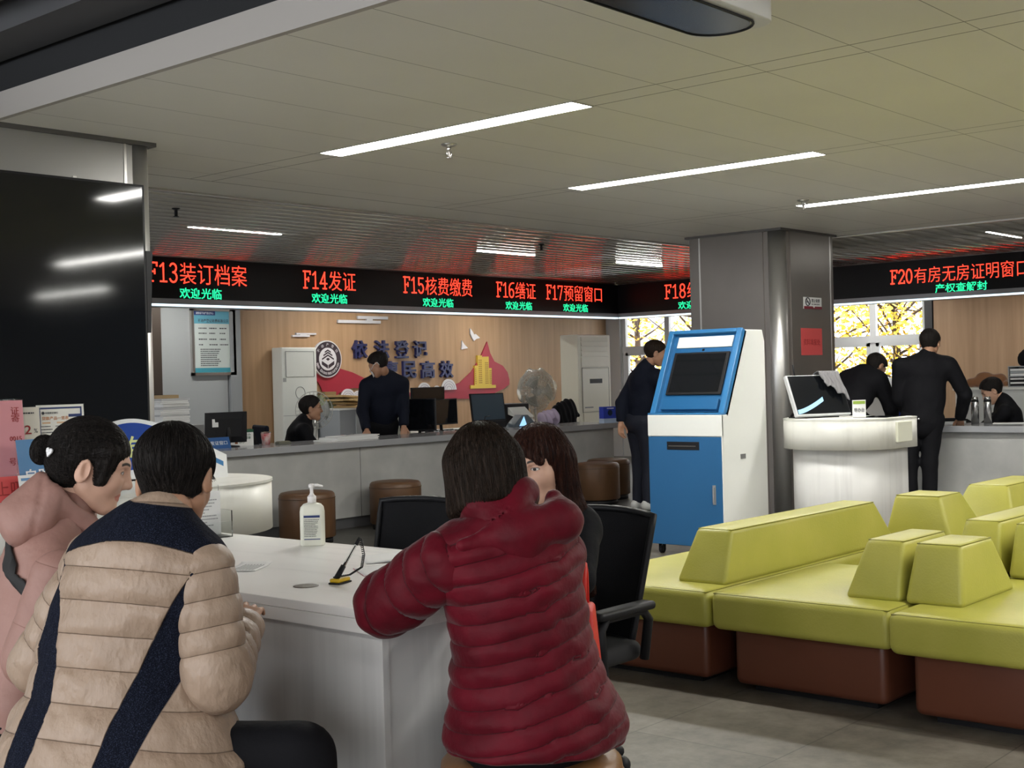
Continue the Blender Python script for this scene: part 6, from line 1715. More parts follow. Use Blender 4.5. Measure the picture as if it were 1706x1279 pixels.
for k in range(4): MB().hexa([(-0.29, -0.012, 1.60+0.068*k), (0.30, -0.012, 1.60+0.068*k), (0.30, 0.0, 1.60+0.068*k), (-0.29, 0.0, 1.60+0.068*k)], [(-0.29, -0.004, 1.655+0.068*k), (0.30, -0.004, 1.655+0.068*k), (0.30, 0.0, 1.655+0.068*k), (-0.29, 0.0, 1.655+0.068*k)]).build('louvre', M_acc, t)
MB().box(-0.29, 0.30, -0.008, 0, 1.46, 1.585).build('lower_louvre', M_acc, t, bevel=0.003)
MB().box(-0.28, 0.30, -0.007, 0, 0.86, 1.43).build('front_panel', mat('ac_cream_panel', (0.68, 0.655, 0.55), rough=0.3), t, bevel=0.004)
MB().box(-0.12, 0.15, -0.011, -0.006, 1.235, 1.295).build('display_window', M_black, t)
MB().tube([(x, -0.007, z) for x, z in ((-0.285, 1.445), (0.305, 1.445), (0.305, 0.85), (-0.285, 0.85))], 0.004, closed=True, n=6).build('panel_joint', MATS['ac_grey_edge'], t)
MB().box(-0.24, -0.06, -0.010, -0.006, 0.905, 0.922).build('brand_strip', MATS['ac_grey_edge'], t)
MB().box(-0.27, 0.36, -0.006, 0, 0.05, 0.84).build('intake_panel', M_acc, t, bevel=0.004)
def fan(label, x, y, zc, r, rz, covered=False):
    t = thing('standing_fan', label, 'fan', (x, y, 0), rz)
    g = MB()
    for k in range(28):
        a = 2*PI*k/28
        MBp = [(0.0+0.03*math.cos(a), -0.075, zc+0.03*math.sin(a)), (r*0.7*math.cos(a), -0.07, zc+r*0.7*math.sin(a)), (r*math.cos(a), -0.01, zc+r*math.sin(a)), (r*0.6*math.cos(a), 0.06, zc+r*0.6*math.sin(a))]
        g.tube(MBp, 0.0022, n=5)
    for rr_, yy in ((r, -0.01), (r*0.7, -0.07), (r*0.35, -0.075)): g.tube([(rr_*math.cos(2*PI*i/36), yy, zc+rr_*math.sin(2*PI*i/36)) for i in range(36)], 0.0045, closed=True, n=6)
    g.build('wire_guard', mat('fan_wire', (0.50, 0.49, 0.46), rough=0.35, metal=0.5), t)
    for k in range(3):
        a0 = 2*PI*k/3
        def bl(u, v):
            a = a0 + (u-0.5)*1.3*(0.5+0.5*v); q = 0.04 + (r*0.86-0.04)*v
            return (q*math.cos(a), -0.02 + 0.03*(u-0.5), zc + q*math.sin(a))
        MB().grid(bl, 8, 8, thick=0.003).build('blade', mat('fan_blade', (0.42, 0.43, 0.41), rough=0.3), t)
    MB().cyl((0, -0.02, zc), (0, 0.14, zc), 0.06, 0.05).build('motor', M_white, t)
    MB().cyl((0, 0.08, 0.03), (0, 0.08, zc), 0.014).build('pole', M_alu, t)
    MB().lathe([(0.19, 0.0), (0.19, 0.02), (0.04, 0.04)], c=(0, 0.08, 0)).build('base', M_white, t)
    if covered:
        def bg(P): return np.abs(smin(d_ell(P, (0, 0.01, zc+0.03), (r*1.18, 0.17, r*1.18)), d_cap(P, (0.02, 0.05, zc-r*0.8), (0.03, 0.07, zc-r*1.9), 0.10, 0.06), 0.08) + 0.022*wob(P, 71, 30)) - 0.004
        V_, Q_ = surface_nets(lambda P: smin(d_ell(P, (0, 0.01, zc+0.03), (r*1.18, 0.17, r*1.18)), d_cap(P, (0.02, 0.05, zc-r*0.8), (0.03, 0.07, zc-r*1.9), 0.10, 0.06), 0.08) + 0.022*wob(P, 71, 30), (-r*1.5, -0.3, zc-r*2.3), (r*1.5, 0.35, zc+r*1.5), 0.016)
        nets_obj('plastic_cover', [(V_, Q_, 0)], mat('grey_plastic_film', (0.62, 0.60, 0.56), rough=0.18, trans=0.7, ior=1.15), t)
    return t
fan('wire standing fan behind the head of the seated clerk with glasses', 9.60, 11.3, 1.03, 0.21, -0.9)
fan('standing fan wrapped in crumpled plastic film left of the cream air conditioner', 13.75, 11.5, 1.14, 0.24, -0.5, True)
t = thing('low_cabinet', 'pale grey low cabinet against the wood wall under the red ribbon', 'cabinet', (11.45, 12.65, 0))
MB().box(-0.50, 0.95, -0.25, 0.25, 0, 0.985).build('carcass', M_greyp, t)
for x in (-0.24, 0.36): MB().box(x, x+0.57, -0.262, -0.25, 0.04, 0.96).build('door', mat('cabinet_door_grey', (0.40, 0.42, 0.42), rough=0.35), t, bevel=0.003)
MB().box(-0.52, 0.97, -0.27, 0.27, 0.985, 1.01).build('worktop', M_white, t)
t = thing('kraft_file_stack', 'pile of kraft paper file folders on the low cabinet left of the standing clerk', 'folders', (11.25, 12.58, 1.01), 0.1)
M_kraft = mat('kraft_folder', (0.44, 0.29, 0.12), rough=0.65, var=0.1, vscale=8)
for k, (dx, rz_, dz) in enumerate(((0.12, 0.2, 0), (0.10, -0.15, 0.03), (0.05, 0.3, 0.06), (-0.02, 0.05, 0.09), (-0.05, 0.1, 0.125))):
    w_ = MB().box(-0.27, 0.27, -0.17, 0.15, 0, 0.028); w_.xf(Matrix.Translation((dx, 0, dz)) @ Matrix.Rotation(rz_, 4, 'Z') @ Matrix.Rotation(0.06*(k % 3), 4, 'Y')); w_.build('folder', M_kraft, t, bevel=0.004)
t = thing('flat_parcel', 'folded paper shopping bags hanging over the cabinet edge below the kraft folders', 'bags', (11.42, 12.36, 0.93), 0.0)
for k in range(4):
    w_ = MB().box(-0.16, 0.16, -0.02, 0.0, -0.02, 0.13); w_.xf(Matrix.Translation((0.04*k-0.05, -0.014*k, 0.012*k)) @ Matrix.Rotation(0.35-0.2*k, 4, 'Y')); w_.build('paper_bag', mat('pale_kraft', (0.52, 0.40, 0.24), rough=0.7), t, bevel=0.003)
t = thing('storage_box', 'small patterned green box on the low cabinet left of the kraft folders', 'box', (11.06, 12.78, 1.01))
MB().box(-0.09, 0.09, -0.09, 0.09, 0.0, 0.20).build('carton', mat('green_print_box', (0.28, 0.33, 0.20), rough=0.6, var=0.4, vscale=20), t)
MB().box(-0.092, 0.092, -0.092, 0.092, 0.17, 0.21).build('lid', mat('brown_carton', (0.25, 0.17, 0.08), rough=0.7), t)

# ------------------------------------------------------------------ the wood wall: poster, emblem, slogan, ribbon, buildings, doves
tag(MB().box(8.6, 9.62, 12.90, 13.0, 0.0, 3.0).build('grey_partition', mat('partition_grey', (0.36, 0.375, 0.38), rough=0.5)), 'grey metal partition panel behind the framed poster', 'partition')
MB().box(9.64, 9.80, 12.86, 13.0, 0.0, 3.0).build('partition_post', mat('partition_post_grey', (0.28, 0.29, 0.30), rough=0.4))
tag(bpy.data.objects['partition_post'], 'grey metal partition post left of the wood panelling', 'post')
tag(MB().box(7.0, 8.5, 12.6, 12.98, 0.0, 2.6).build('dark_wardrobe', mat('dark_brown_veneer', (0.045, 0.032, 0.024), rough=0.5)), 'dark brown tall cabinet behind the left pillar edge', 'cabinet')
t = thing('framed_poster', 'silver framed blue and white fee notice poster on the grey partition', 'poster', (9.41, 12.88, 1.86))
w, h = 0.315, 0.40
MB().box(-w, -w+0.035, -0.02, 0.02, -h, h).box(w-0.035, w, -0.02, 0.02, -h, h).box(-w, w, -0.02, 0.02, h-0.035, h).box(-w, w, -0.02, 0.02, -h, -h+0.035).build('frame', M_alu, t)
MB().box(-w+0.03, w-0.03, -0.006, 0.0, -h+0.03, h-0.03).build('poster_sheet', mat('poster_pale', (0.55, 0.60, 0.58), rough=0.35), t)
MB().box(-w+0.035, w-0.035, -0.008, -0.006, 0.215, h-0.035).build('blue_header', mat('poster_blue', (0.12, 0.36, 0.48), rough=0.4), t)
MB().box(-w+0.035, 0.03, -0.0095, -0.008, 0.315, h-0.035).build('navy_tab', M_navyink, t)
MB().box(-w+0.035, w-0.035, -0.008, -0.006, -h+0.035, -0.31).build('teal_footer', mat('poster_teal', (0.05, 0.28, 0.36), rough=0.4), t)
words(t, '湖南省不动产登记中心', MATS['white_ink'], -0.12, 0.340, 0.25, 0.028, y=-0.010); words(t, '不动产登记收费标准公示', M_ink, 0.0, 0.250, 0.44, 0.042, 0.012, y=-0.009)
m = MB()
for zz in (0.16, 0.10, 0.03, -0.035):
    for xx in (-0.15, 0.0, 0.15): tiny_lines(m, xx-0.06, xx+0.06, [zz], 0.014, rng, ragged=0.5)
tiny_lines(m, -0.19, 0.10, [-0.09-0.024*k for k in range(9)], 0.012, rng, ragged=0.25)
m.xf(Matrix.Translation((0, -0.0065, 0)) @ Matrix.Rotation(PI/2, 4, 'X')); m.build('fine_print', M_ink, t)['kind'] = 'stuff'

t = thing('round_emblem', 'round dark brown and white emblem with a house and book mark on the wood wall', 'emblem', (11.25, 12.985, 1.645))
M_embk = mat('emblem_brown', (0.035, 0.022, 0.03), rough=0.4); M_emw = mat('emblem_white', (0.66, 0.64, 0.66), rough=0.4)
MB().prism(disc_pts(0, 0, 0.243, 48), -0.035, 0.0, axis='y').build('white_rim', M_emw, t)
MB().prism(disc_pts(0, 0, 0.228, 48), -0.039, -0.035, axis='y').build('dark_ring', M_embk, t)
MB().prism(disc_pts(0, 0, 0.148, 48), -0.043, -0.039, axis='y').build('white_centre', M_emw, t)
mk = MB()
for k, (zz, wd) in enumerate(((0.105, 0.05), (0.075, 0.075), (0.040, 0.10))):
    mk.prism([(-wd, zz-wd*0.52), (-wd, zz-wd*0.52+0.020), (0, zz+0.020), (wd, zz-wd*0.52+0.020), (wd, zz-wd*0.52), (0, zz)], -0.046, -0.043, axis='y')
mk.prism([(-0.105, -0.025), (-0.006, -0.078), (-0.006, -0.125), (-0.105, -0.070)], -0.046, -0.043, axis='y')
mk.prism([(0.105, -0.025), (0.006, -0.078), (0.006, -0.125), (0.105, -0.070)], -0.046, -0.043, axis='y')
mk.prism([(0, 0.018), (0.035, -0.002), (0, -0.022), (-0.035, -0.002)], -0.046, -0.043, axis='y')
mk.build('house_book_mark', M_embk, t)
def arc_text(t, txt, r, a0, a1, h, flip, m, name):
    mb = MB(); n = len(txt)
    for i, ch in enumerate(txt):
        if ch == ' ': continue
        a = a0 + (a1-a0)*(i/(n-1))
        V, F = text_mesh(ch, None, h if ch not in 'aeosnrtigl' else h*0.85, 0.002)
        if len(V) == 0: continue
        k = len(mb.v); mb.add(V, F)
        up = (math.cos(a), 0, math.sin(a)) if not flip else (-math.cos(a), 0, -math.sin(a))
        rt = (math.sin(a), 0, -math.cos(a)) if not flip else (-math.sin(a), 0, math.cos(a))
        mb.xf(frame3((r*math.cos(a), -0.0395, r*math.sin(a)), rt, up), k)
    return mb.build(name, m, t)
for _k, _ch in enumerate('不动产登记'):
    _a = math.radians(145-27.5*_k); arc_text(t, _ch+' ', 0.188, _a, _a, 0.040, False, M_emw, 'ring_character')
arc_text(t, 'Real Estate Registration', 0.188, math.radians(200), math.radians(340), 0.036, True, M_emw, 'ring_lettering')
M_slog = mat('slogan_navy', (0.014, 0.017, 0.085), rough=0.3)
sl1 = [('依', 11.84), ('法', 12.24), ('登', 12.62), ('记', 12.98)]
sl2 = [('惠', 12.40), ('民', 12.75), ('高', 13.12), ('效', 13.50)]
ords = ['first', 'second', 'third', 'last']
for row, (lst, zc) in enumerate(((sl1, 1.772), (sl2, 1.487))):
    for k, (ch, x) in enumerate(lst):
        V, F = text_mesh(ch, 0.265, 0.245, 0.045, bold=0.022)
        mb = MB(); mb.add(V, F); mb.xf(Matrix(((1,0,0,0), (0,0,-1,0), (0,1,0,0), (0,0,0,1))))
        o = mb.build('slogan_character', M_slog, None, loc=(x, 13.0, zc))
        tag(o, 'raised navy character, %s of the %s row of the wall slogan' % (ords[k], ('upper', 'lower')[row]), 'lettering', 'raised slogan characters on the wood wall')
def relief(name, label, cat, pts, m, d=0.02, group=None, y=12.997):
    cx = sum(p[0] for p in pts)/len(pts); cz = sum(p[1] for p in pts)/len(pts)
    o = MB().prism([(a-cx, b-cz) for a, b in pts], -d, 0, axis='y').build(name, m, None, loc=(cx, y, cz))
    if label: tag(o, label, cat, group)
    return o, cx, cz
RIB = [(10.906, 1.463), (11.027, 1.508), (11.231, 1.537), (11.459, 1.526), (11.700, 1.468), (11.966, 1.367), (12.238, 1.247), (12.576, 1.182), (12.985, 1.163), (13.410, 1.195), (13.789, 1.291), (14.052, 1.453), (14.257, 1.681), (14.398, 1.886), (14.458, 1.716), (14.547, 1.590), (14.734, 1.525), (14.840, 1.424), (14.877, 1.315), (14.874, 1.242), (14.748, 1.181), (14.433, 1.090), (14.232, 1.042), (13.844, 1.053), (13.467, 1.064), (13.245, 1.028), (13.040, 1.043), (12.748, 1.127), (12.462, 1.193), (12.203, 1.216), (11.907, 1.247), (11.692, 1.260), (11.510, 1.216), (11.340, 1.126), (11.267, 1.097), (11.198, 1.162), (11.151, 1.280), (11.103, 1.351), (11.003, 1.392), (10.903, 1.386)]
relief('ribbon_relief', 'long red ribbon-shaped relief sweeping across the wood wall', 'wall decoration', RIB, mat('ribbon_red', (0.34, 0.022, 0.042), rough=0.4, var=0.15, vscale=0.8), 0.018)
def cloud(name, label, circles, floor_z):
    """fish-scale clouds: overlapping discs with concentric lines"""
    cx = sum(c[0] for c in circles)/len(circles)
    t = thing('cloud_relief', label, 'wall decoration', (cx, 12.975, floor_z), group='cloud reliefs on the wood wall')
    for k, (x, z, r) in enumerate(circles):
        y0 = -0.012-0.003*k
        z = z-floor_z
        MB().prism([(x-cx+r*math.cos(PI*i/24), z + r*math.sin(PI*i/24)) for i in range(25)], y0, 0.0, axis='y').build('scallop', M_emw, t)
        q = MB()
        for f_ in (0.78, 0.56, 0.34): q.tube([(x-cx+r*f_*math.cos(PI*i/20), y0-0.001, z + r*f_*math.sin(PI*i/20)) for i in range(21)], 0.0035, n=5)
        q.build('contour_lines', mat('cloud_line', (0.36, 0.33, 0.40), rough=0.5), t)
cloud('c', 'white scalloped cloud relief right of the standing clerk', [(13.29, 1.17, 0.085), (13.035, 1.17, 0.135), (13.53, 1.19, 0.155)], 1.15)
cloud('c', 'white scalloped cloud relief behind the kraft folders', [(11.78, 1.12, 0.10), (11.60, 1.12, 0.13), (11.97, 1.12, 0.12)], 1.10)
o, cx, cz = relief('dove_relief', 'larger white dove relief above the building silhouette', 'wall decoration', [(14.038, 2.078), (14.085, 2.030), (14.115, 1.985), (14.15, 1.998), (14.203, 1.965), (14.241, 1.939), (14.162, 1.925), (14.108, 1.894), (14.085, 1.925), (14.071, 1.938), (14.035, 1.999)], M_emw, 0.02, 'dove reliefs')
o, cx, cz = relief('dove_relief', 'smaller white dove relief lower left of the larger dove', 'wall decoration', [(13.851, 1.901), (13.885, 1.858), (13.91, 1.835), (13.937, 1.818), (13.975, 1.788), (13.897, 1.780), (13.833, 1.770), (13.848, 1.823)], M_emw, 0.02, 'dove reliefs')
BLD = [(13.991, 1.195), (13.993, 1.245), (14.083, 1.245), (14.094, 1.532), (14.160, 1.532), (14.162, 1.682), (14.257, 1.682), (14.257, 1.655), (14.309, 1.663), (14.402, 1.663), (14.400, 1.493), (14.462, 1.492), (14.456, 1.240), (14.546, 1.240), (14.545, 1.195)]
bo, cx, cz = relief('building_relief', 'yellow building silhouette relief with many small windows on the red ribbon', 'wall decoration', BLD, mat('relief_yellow', (0.62, 0.42, 0.05), rough=0.4), 0.035)
m = MB()
for x0, cols, z0, rows in ((14.108, 1, 1.27, 8), (14.185, 3, 1.28, 12), (14.325, 3, 1.27, 11), (14.418, 2, 1.27, 7)):
    for c_ in range(cols):
        for r_ in range(rows):
            xx, zz = x0 + c_*0.026, z0 + r_*0.030
            m.box(xx-0.006-cx, xx+0.006-cx, -0.0365, -0.034, zz-0.009-cz, zz+0.009-cz)
w_o = m.build('window_cutouts', mat('relief_brown', (0.20, 0.09, 0.02), rough=0.5), bo); w_o['kind'] = 'stuff'
for label, segs in (('white cloud bar relief high on the wood wall above the emblem', [(11.47, 12.237, 2.142), (11.822, 12.374, 2.20)]), ('small white cloud bar relief above the slim air conditioner', [(10.697, 10.98, 1.945), (10.76, 11.09, 1.972)])):
    cx = segs[0][0]
    t = thing('bar_relief', label, 'wall decoration', (cx, 13.0, segs[0][2]), group='cloud bar reliefs')
    hh = 0.02 if segs[0][1]-segs[0][0] > 0.5 else 0.011
    for a, b_, zz in segs: MB().box(a-cx, b_-cx, -0.03, 0, zz-segs[0][2]-hh, zz-segs[0][2]+hh).build('bar', M_emw, t)
    xm = (max(s_[0] for s_ in segs) + min(s_[1] for s_ in segs))/2
    MB().box(xm-cx-0.05, xm-cx+0.06, -0.028, 0, hh*0.9, segs[1][2]-segs[0][2]-hh*0.9).build('link', M_emw, t)

# ------------------------------------------------------------------ right side: stand with monitor, pillar signs, counter clutter
t = thing('inquiry_stand', 'white marbled stand with curved top beside the pillar carrying a screen', 'stand', (8.95, 4.35, 0), 0.0)
def curve_top(k=1.0):
    p = []
    for i in range(25):
        a = PI*0.5 + PI*i/24
        p.append((-0.02 + 0.46*k*math.cos(a), 0.10 + 0.38*k*math.sin(a)))
    return p + [(0.46*k, -0.28*k), (0.46*k, 0.48*k)]
SP = [(0.12, 0.50), (-0.12, 0.44), (-0.26, 0.34), (-0.37, 0.18), (-0.42, 0.0), (-0.42, -0.16), (-0.36, -0.34), (-0.25, -0.47), (-0.08, -0.54), (0.10, -0.55), (0.42, -0.52), (0.46, 0.10), (0.34, 0.42)]
def smooth_poly(p, n=6):
    out = []
    for i in range(len(p)):
        p0, p1, p2, p3 = (Vector((*p[(i+k-1) % len(p)], 0)) for k in range(4))
        for q in range(n):
            u = q/n
            v = 0.5*((2*p1) + (p2-p0)*u + (2*p0-5*p1+4*p2-p3)*u*u + (3*p1-p0-3*p2+p3)*u**3)
            out.append((v.x, v.y))
    return out
sp = smooth_poly(SP)
MB().prism([(a, b_) for a, b_ in sp], 0.755, 0.965, smooth=True).build('apron', M_marble, t)
MB().prism([(a*1.005, b_*1.005) for a, b_ in sp], 0.965, 0.975).build('top', M_marble, t)
MB().prism([(a*0.86+0.03, b_*0.86) for a, b_ in sp], 0.0, 0.755, smooth=True).build('pedestal', M_table_shaded, t)
MB().box(0.0, 0.38, -0.46, -0.16, 0.9755, 0.978).build('dark_glass_inlay', M_blackg, t)
t.location = (8.86, 4.53, 0); t.scale = (0.86, 0.86, 1.0)
MB().box(-0.02, 0.30, -0.572, -0.545, 0.80, 0.945).build('drawer_front', mat('cream_drawer', (0.72, 0.72, 0.60), rough=0.35), t, bevel=0.003)
mo = thing('touch_screen', 'tilted touch screen with a pale blue edge on the white stand', 'monitor', (8.86, 4.62, 0.975), -0.42)
L_ = Matrix.Translation((0, 0, 0.02)) @ Matrix.Rotation(-0.42, 4, 'X')
b = MB().box(-0.25, 0.25, 0.0, 0.035, 0.0, 0.33); b.xf(L_); b.build('casing', mat('pale_grey_plastic', (0.50, 0.51, 0.52), rough=0.4), mo, bevel=0.005)
b = MB().box(-0.235, 0.245, -0.002, 0.001, 0.014, 0.322); b.xf(L_); b.build('screen', M_blackg, mo)
def bar(u, v):
    x = -0.232 + 0.26*u; z = 0.014 + 0.10*u**1.4 + 0.034*v
    return tuple(L_ @ Vector((x, -0.003, z)))
MB().grid(bar, 12, 1).build('lit_task_bar', emit('pale_blue_light', (0.30, 0.62, 1.0), 0.75), mo)
b = MB().tube([(-0.10, 0.06, 0.01), (-0.05, 0.10, 0.20)], 0.012).tube([(-0.12, 0.25, 0.008), (-0.05, 0.09, 0.18)], 0.010); b.build('easel_leg', M_black, mo)
MB().box(-0.15, 0.15, 0.02, 0.24, 0.0, 0.008).build('base', M_black, mo)
MB().tube([(-0.16, 0.14, 0.30), (-0.175, 0.14, 0.40)], 0.006).build('aerial', M_black, mo)
t = thing('hanging_cap', 'grey cloth draped over the right corner of the touch screen', 'cloth', (8.86, 4.62, 0.975), -0.42)
def clf(u, v):
    x = 0.045 + 0.185*u + 0.012*math.sin(v*9)
    dn = 0.09 + 0.14*u + 0.015*math.sin(u*14)
    fold = 0.010*math.sin(u*16 + v*4)
    if v < 0.3: y, z = 0.060 + fold, 0.338 - (0.3-v)/0.3*0.10
    elif v < 0.42: a = (v-0.3)/0.12*PI; y, z = 0.018 + 0.042*math.cos(a), 0.338 + 0.016*math.sin(a)
    else: y, z = -0.024 - abs(fold) - 0.02*(v-0.42), 0.338 - (v-0.42)/0.58*dn
    return tuple(L_ @ Vector((x, y, z)))
MB().grid(clf, 28, 30, thick=0.006).build('cloth_drape', mat('grey_wool', (0.16, 0.155, 0.16), rough=0.9, bump=0.3, bscale=120), t)
t = thing('counter_card', 'small white card with green top standing on the white stand behind the screen', 'card', (9.06, 4.44, 0.975), -0.6)
MB().box(-0.055, 0.055, 0, 0.003, 0, 0.125).build('sheet', M_paper, t)
MB().box(-0.05, 0.05, -0.001, 0, 0.095, 0.118).build('green_band', mat('lime_ink', (0.28, 0.40, 0.06), rough=0.5), t)
words(t, '导办台', M_ink, 0, 0.050, 0.085, 0.032, 0.01, y=-0.001)
MB().box(-0.05, 0.05, 0.0, 0.05, 0, 0.002).build('foot', M_cloud, t)

t = thing('no_smoking_plate', 'white no-smoking plate with a dark red base line on the pillar', 'sign', (11.18, 5.93, 1.965))
MB().box(-0.175, 0.175, -0.006, 0, -0.055, 0.055).build('plate', M_paper, t, bevel=0.002)
MB().prism([(-0.175, -0.055), (0.175, -0.055), (0.175, -0.030), (0.045, -0.030), (0.020, -0.048), (-0.005, -0.030), (-0.175, -0.030)], -0.008, -0.006, axis='y').build('red_band', mat('wine_red', (0.20, 0.015, 0.03), rough=0.5), t)
MB().tube([(-0.10+0.042*math.cos(2*PI*i/32), -0.008, 0.012+0.036*math.sin(2*PI*i/32)) for i in range(32)], 0.005, closed=True, n=6).build('ban_ring', M_ink, t)
MB().tube([(-0.128, -0.008, 0.037), (-0.072, -0.008, -0.013)], 0.005, n=6).build('ban_slash', M_ink, t)
MB().box(-0.125, -0.08, -0.0075, -0.006, 0.005, 0.015).build('cigarette', M_ink, t)
words(t, '禁止吸烟', M_ink, 0.055, 0.024, 0.16, 0.035, 0.015, y=-0.0065); words(t, 'NO SMOKING', M_ink, 0.055, -0.010, 0.16, 0.014, 0.01, y=-0.0065)
t = thing('red_notice', 'red paper notice with dark characters stuck on the pillar', 'notice', (11.15, 5.93, 1.603))
MB().box(-0.205, 0.205, -0.002, 0, -0.128, 0.125).build('sheet', M_redp, t)
words(t, '资料填报处', M_redink, 0.0, -0.005, 0.32, 0.058, 0.0, y=-0.003)

def thermos(label, x, y, h, r):
    t = thing('thermos_flask', label, 'thermos', (x, y, 0.793), group='steel flasks on the right counter')
    MB().lathe([(r, 0), (r, h*0.80), (r*0.92, h*0.83)], n=28).build('flask_body', mat('brushed_steel', (0.55, 0.55, 0.55), rough=0.25, metal=1.0), t)
    MB().cyl((0,0,h*0.80), (0,0,h*0.86), r*0.98).build('dark_band', M_black, t)
    MB().lathe([(r*0.88, h*0.86), (r*0.88, h*0.97), (r*0.7, h)], n=28).build('cap', MATS['brushed_steel'], t)
thermos('steel flask on the right counter, left one of the pair behind the uniformed hand', 12.05, 4.74, 0.25, 0.036)
thermos('steel flask on the right counter, right one of the pair next to the seated clerk', 12.10, 4.64, 0.25, 0.036)
t = thing('document_stack', 'white papers and a stapler on the right counter behind the uniformed sleeve', 'documents', (11.98, 4.98, 0.793), 0.2)
for k in range(3): MB().box(-0.11, 0.11, -0.15, 0.15, 0.008*k, 0.008*k+0.007).build('file', M_paper, t)
MB().box(-0.03, 0.03, -0.09, 0.09, 0.024, 0.055).build('stapler', M_black, t, bevel=0.008)
t = thing('open_form', 'paper form under the hand of the clerk at the right counter', 'paper', (12.10, 4.44, 0.794), 0.3)
MB().box(-0.10, 0.10, -0.14, 0.14, 0, 0.004).build('sheet', M_paper, t)
t = thing('info_box', 'small blue box on the right counter between the two people in black', 'box', (11.84, 5.44, 0.793), -PI/2)
MB().box(-0.08, 0.08, -0.03, 0.03, 0.06, 0.15).build('box_body', MATS['leaflet_blue'], t, bevel=0.003); MB().box(-0.085, 0.085, -0.05, 0.05, 0.0, 0.06).build('pale_base', MATS['pale_blue_print'], t)
t = thing('low_cabinet', 'white low cabinet along the wall behind the right counter', 'cabinet', (14.3, 4.1, 0))
MB().box(-0.3, 0.3, -2.6, 1.62, 0, 1.07).build('carcass', mat('white_cabinet', (0.62, 0.63, 0.62), rough=0.4), t)
for k in range(4): MB().box(-0.312, -0.3, -2.55+1.04*k, -1.55+1.04*k, 0.05, 1.02).build('door', MATS['white_cabinet'], t, bevel=0.003)
MB().box(-0.32, 0.32, -2.62, 1.64, 1.07, 1.095).build('worktop', M_white, t)
t = thing('plush_toy', 'brown plush toy lying on the white cabinet behind the seated clerk', 'toy', (14.1, 5.40, 1.095))
def plush(P): return smin(smin(d_cap(P, (0, 0.10, 0.065), (0, -0.14, 0.08), 0.062, 0.07), d_ell(P, (-0.02, 0.17, 0.055), (0.07, 0.06, 0.052)), 0.02), smin(d_ell(P, (0, 0.03, 0.125), (0.05, 0.09, 0.045)), d_cap(P, (0.04, -0.18, 0.05), (-0.06, -0.22, 0.04), 0.04, 0.03), 0.02), 0.02)
V_, Q_ = surface_nets(plush, (-0.15, -0.32, -0.02), (0.15, 0.28, 0.22), 0.012); V_[:, 2] = np.maximum(V_[:, 2], 0.001)
nets_obj('plush_body', [(V_, Q_, 0)], mat('plush_brown', (0.26, 0.12, 0.055), rough=0.95, sheen=0.5, bump=0.4, bscale=150), t)
t = thing('file_rack', 'grey file rack with a red folder on the white cabinet at the right edge', 'rack', (14.15, 4.98, 1.095))
MB().box(-0.15, 0.15, -0.24, 0.16, 0.0, 0.012).box(-0.15, 0.15, -0.24, 0.16, 0.11, 0.12).box(-0.15, 0.15, -0.24, 0.16, 0.215, 0.225).box(-0.15, 0.15, 0.15, 0.16, 0, 0.225).box(-0.15, 0.15, -0.25, -0.24, 0, 0.225).box(0.14, 0.15, -0.24, 0.16, 0, 0.225).build('rack_frame', M_greyp, t)
for k in range(4): MB().box(-0.14, 0.10, -0.10, 0.14, 0.014+0.022*k, 0.032+0.022*k).build('file', (M_black, M_paper)[k % 2], t)
for k in range(3): MB().box(-0.14, 0.10, -0.22, 0.14, 0.122+0.026*k, 0.144+0.026*k).build('file', (M_paper, M_greyp)[k % 2], t)
MB().box(-0.165, -0.155, -0.24, -0.02, 0.01, 0.17).build('red_folder', mat('red_folder_card', (0.50, 0.03, 0.05), rough=0.5), t)
cloth('black_jacket', 'black jacket bundle on top of the file rack at the right edge', 'jacket', 14.15, 4.96, 1.32, 0.20, 0.22, 0.20, M_blackcl, 81, sharp=0.03)
t = thing('desk_box', 'dark blue upright binder box beside the black jacket bundle', 'box', (14.2, 4.62, 1.095)); MB().box(-0.12, 0.12, -0.10, 0.10, 0, 0.42).build('binder', M_navycl, t)
t = thing('office_chair', 'chair with a dark grey coat over its back at the lower right counter', 'chair', (12.95, 4.30, 0), PI/2)
s = MB(); cushion_box(s, -0.22, 0.25, -0.23, 0.23, 0.36, 0.40); s.build('seat', M_black, t)
MB().box(-0.30, -0.26, -0.24, 0.24, 0.46, 0.86).build('backrest', M_black, t, bevel=0.02)
MB().cyl((0,0,0.05), (0,0,0.36), 0.03).build('post', M_black, t); MB().lathe([(0.26, 0.0), (0.26, 0.02), (0.05, 0.06)]).build('base', M_black, t)
MB().tube([(-0.28, 0, 0.55), (-0.27, 0, 0.40), (0, 0, 0.36)], 0.02).build('back_bracket', M_black, t)
cloth('grey_coat', 'dark grey coat hung over the chair back in front of the right counter clerk', 'coat', 12.95, 4.00, 0.62, 0.34, 0.15, 0.30, mat('dark_grey_wool', (0.055, 0.06, 0.068), rough=0.9), 91, sharp=0.03)

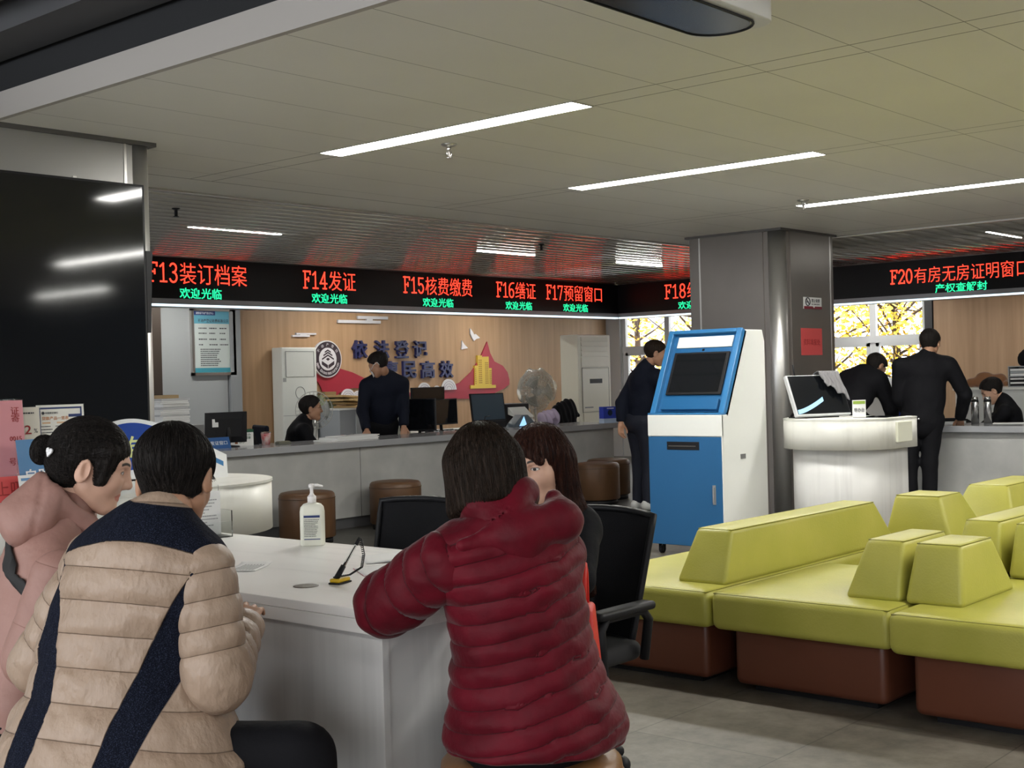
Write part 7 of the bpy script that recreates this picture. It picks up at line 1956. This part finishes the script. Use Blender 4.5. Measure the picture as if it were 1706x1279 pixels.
# ------------------------------------------------------------------ outside: ground, autumn trees
struct(MB().box(17.6, 40, -6, 30, -0.12, -0.02).build('ground_outside', mat('pale_paving', (0.45, 0.44, 0.42), rough=0.9, var=0.1)))
M_bark = mat('tree_bark', (0.09, 0.065, 0.05), rough=0.9, var=0.3, vscale=10)
def tree(label, x, y, h, r, leafs, m, seed, thin=False):
    rg = random.Random(seed)
    t = thing('autumn_tree', label, 'tree', (x, y, -0.02), group='autumn trees outside the windows')
    b = MB(); b.tube([(0, 0, 0), (0.05, 0.03, h*0.35), (0, 0.05, h*0.7)], [0.11, 0.08, 0.04]); b.build('trunk', M_bark, t)
    b = MB(); tips = []
    for k in range(26):
        a = rg.uniform(0, 2*PI); z0 = h*rg.uniform(0.15, 0.65); L = r*rg.uniform(0.5, 1.0)
        e = (L*math.cos(a), L*math.sin(a), z0 + h*rg.uniform(0.05, 0.3)); mdl = (e[0]*0.5+rg.uniform(-.1, .1), e[1]*0.5+rg.uniform(-.1, .1), (z0+e[2])/2)
        b.tube([(0, 0.03, z0), mdl, e], [0.03, 0.018, 0.007], n=5); tips += [mdl, e]
    b.build('branches', M_bark, t)
    l = MB()
    for k in range(leafs):
        c = tips[rg.randrange(len(tips))]
        p = Vector((c[0]+rg.gauss(0, r*0.20), c[1]+rg.gauss(0, r*0.20), max(0.15, c[2]+rg.gauss(0, h*0.07))))
        d = Vector((rg.gauss(0, 1), rg.gauss(0, 1), rg.gauss(0, 1))).normalized(); u = d.orthogonal().normalized(); s_ = rg.uniform(0.035, 0.075)
        l.add([p+d*s_, p+u*s_*0.6, p-d*s_, p-u*s_*0.6], [(0, 1, 2, 3)], mi=rg.randrange(2))
    lo = l.build('leaves', m, t); lo['kind'] = 'stuff'
def leafm(n, c): 
    m_ = mat(n, c, rough=0.6, var=0.15, vscale=3)
    m_.node_tree.nodes['Principled BSDF'].inputs['Subsurface Weight'].default_value = 0.0
    return m_
LY = [leafm('leaf_yellow', (0.80, 0.52, 0.03)), leafm('leaf_gold', (0.78, 0.60, 0.10))]
LO = [leafm('leaf_ochre', (0.60, 0.34, 0.05)), leafm('leaf_yellow', (0.80, 0.52, 0.03))]
LG = [leafm('leaf_green', (0.38, 0.48, 0.05)), leafm('leaf_lime', (0.60, 0.62, 0.08))]
LR = [leafm('leaf_pinkish', (0.55, 0.35, 0.30)), leafm('leaf_ochre', (0.60, 0.34, 0.05))]
tree('bright yellow tree outside, seen through the left half of the right window', 21.6, 11.3, 4.2, 1.7, 2600, LY, 1)
tree('golden tree outside, seen through the middle of the right window', 22.4, 10.2, 4.0, 1.4, 1900, LY, 2)
tree('sparse pinkish tree outside, at the right end of the right window', 23.0, 9.3, 4.2, 1.6, 800, LR, 3)
tree('low green and yellow bush outside, at the window sill height', 20.3, 9.15, 1.5, 0.8, 1500, LG, 4)
tree('ochre tree outside the corner window, behind the head at the kiosk', 22.5, 16.0, 4.2, 1.8, 1500, LO, 5)
tree('yellow tree outside the corner window, farther right', 22.0, 14.2, 4.0, 1.5, 1700, LY, 6)
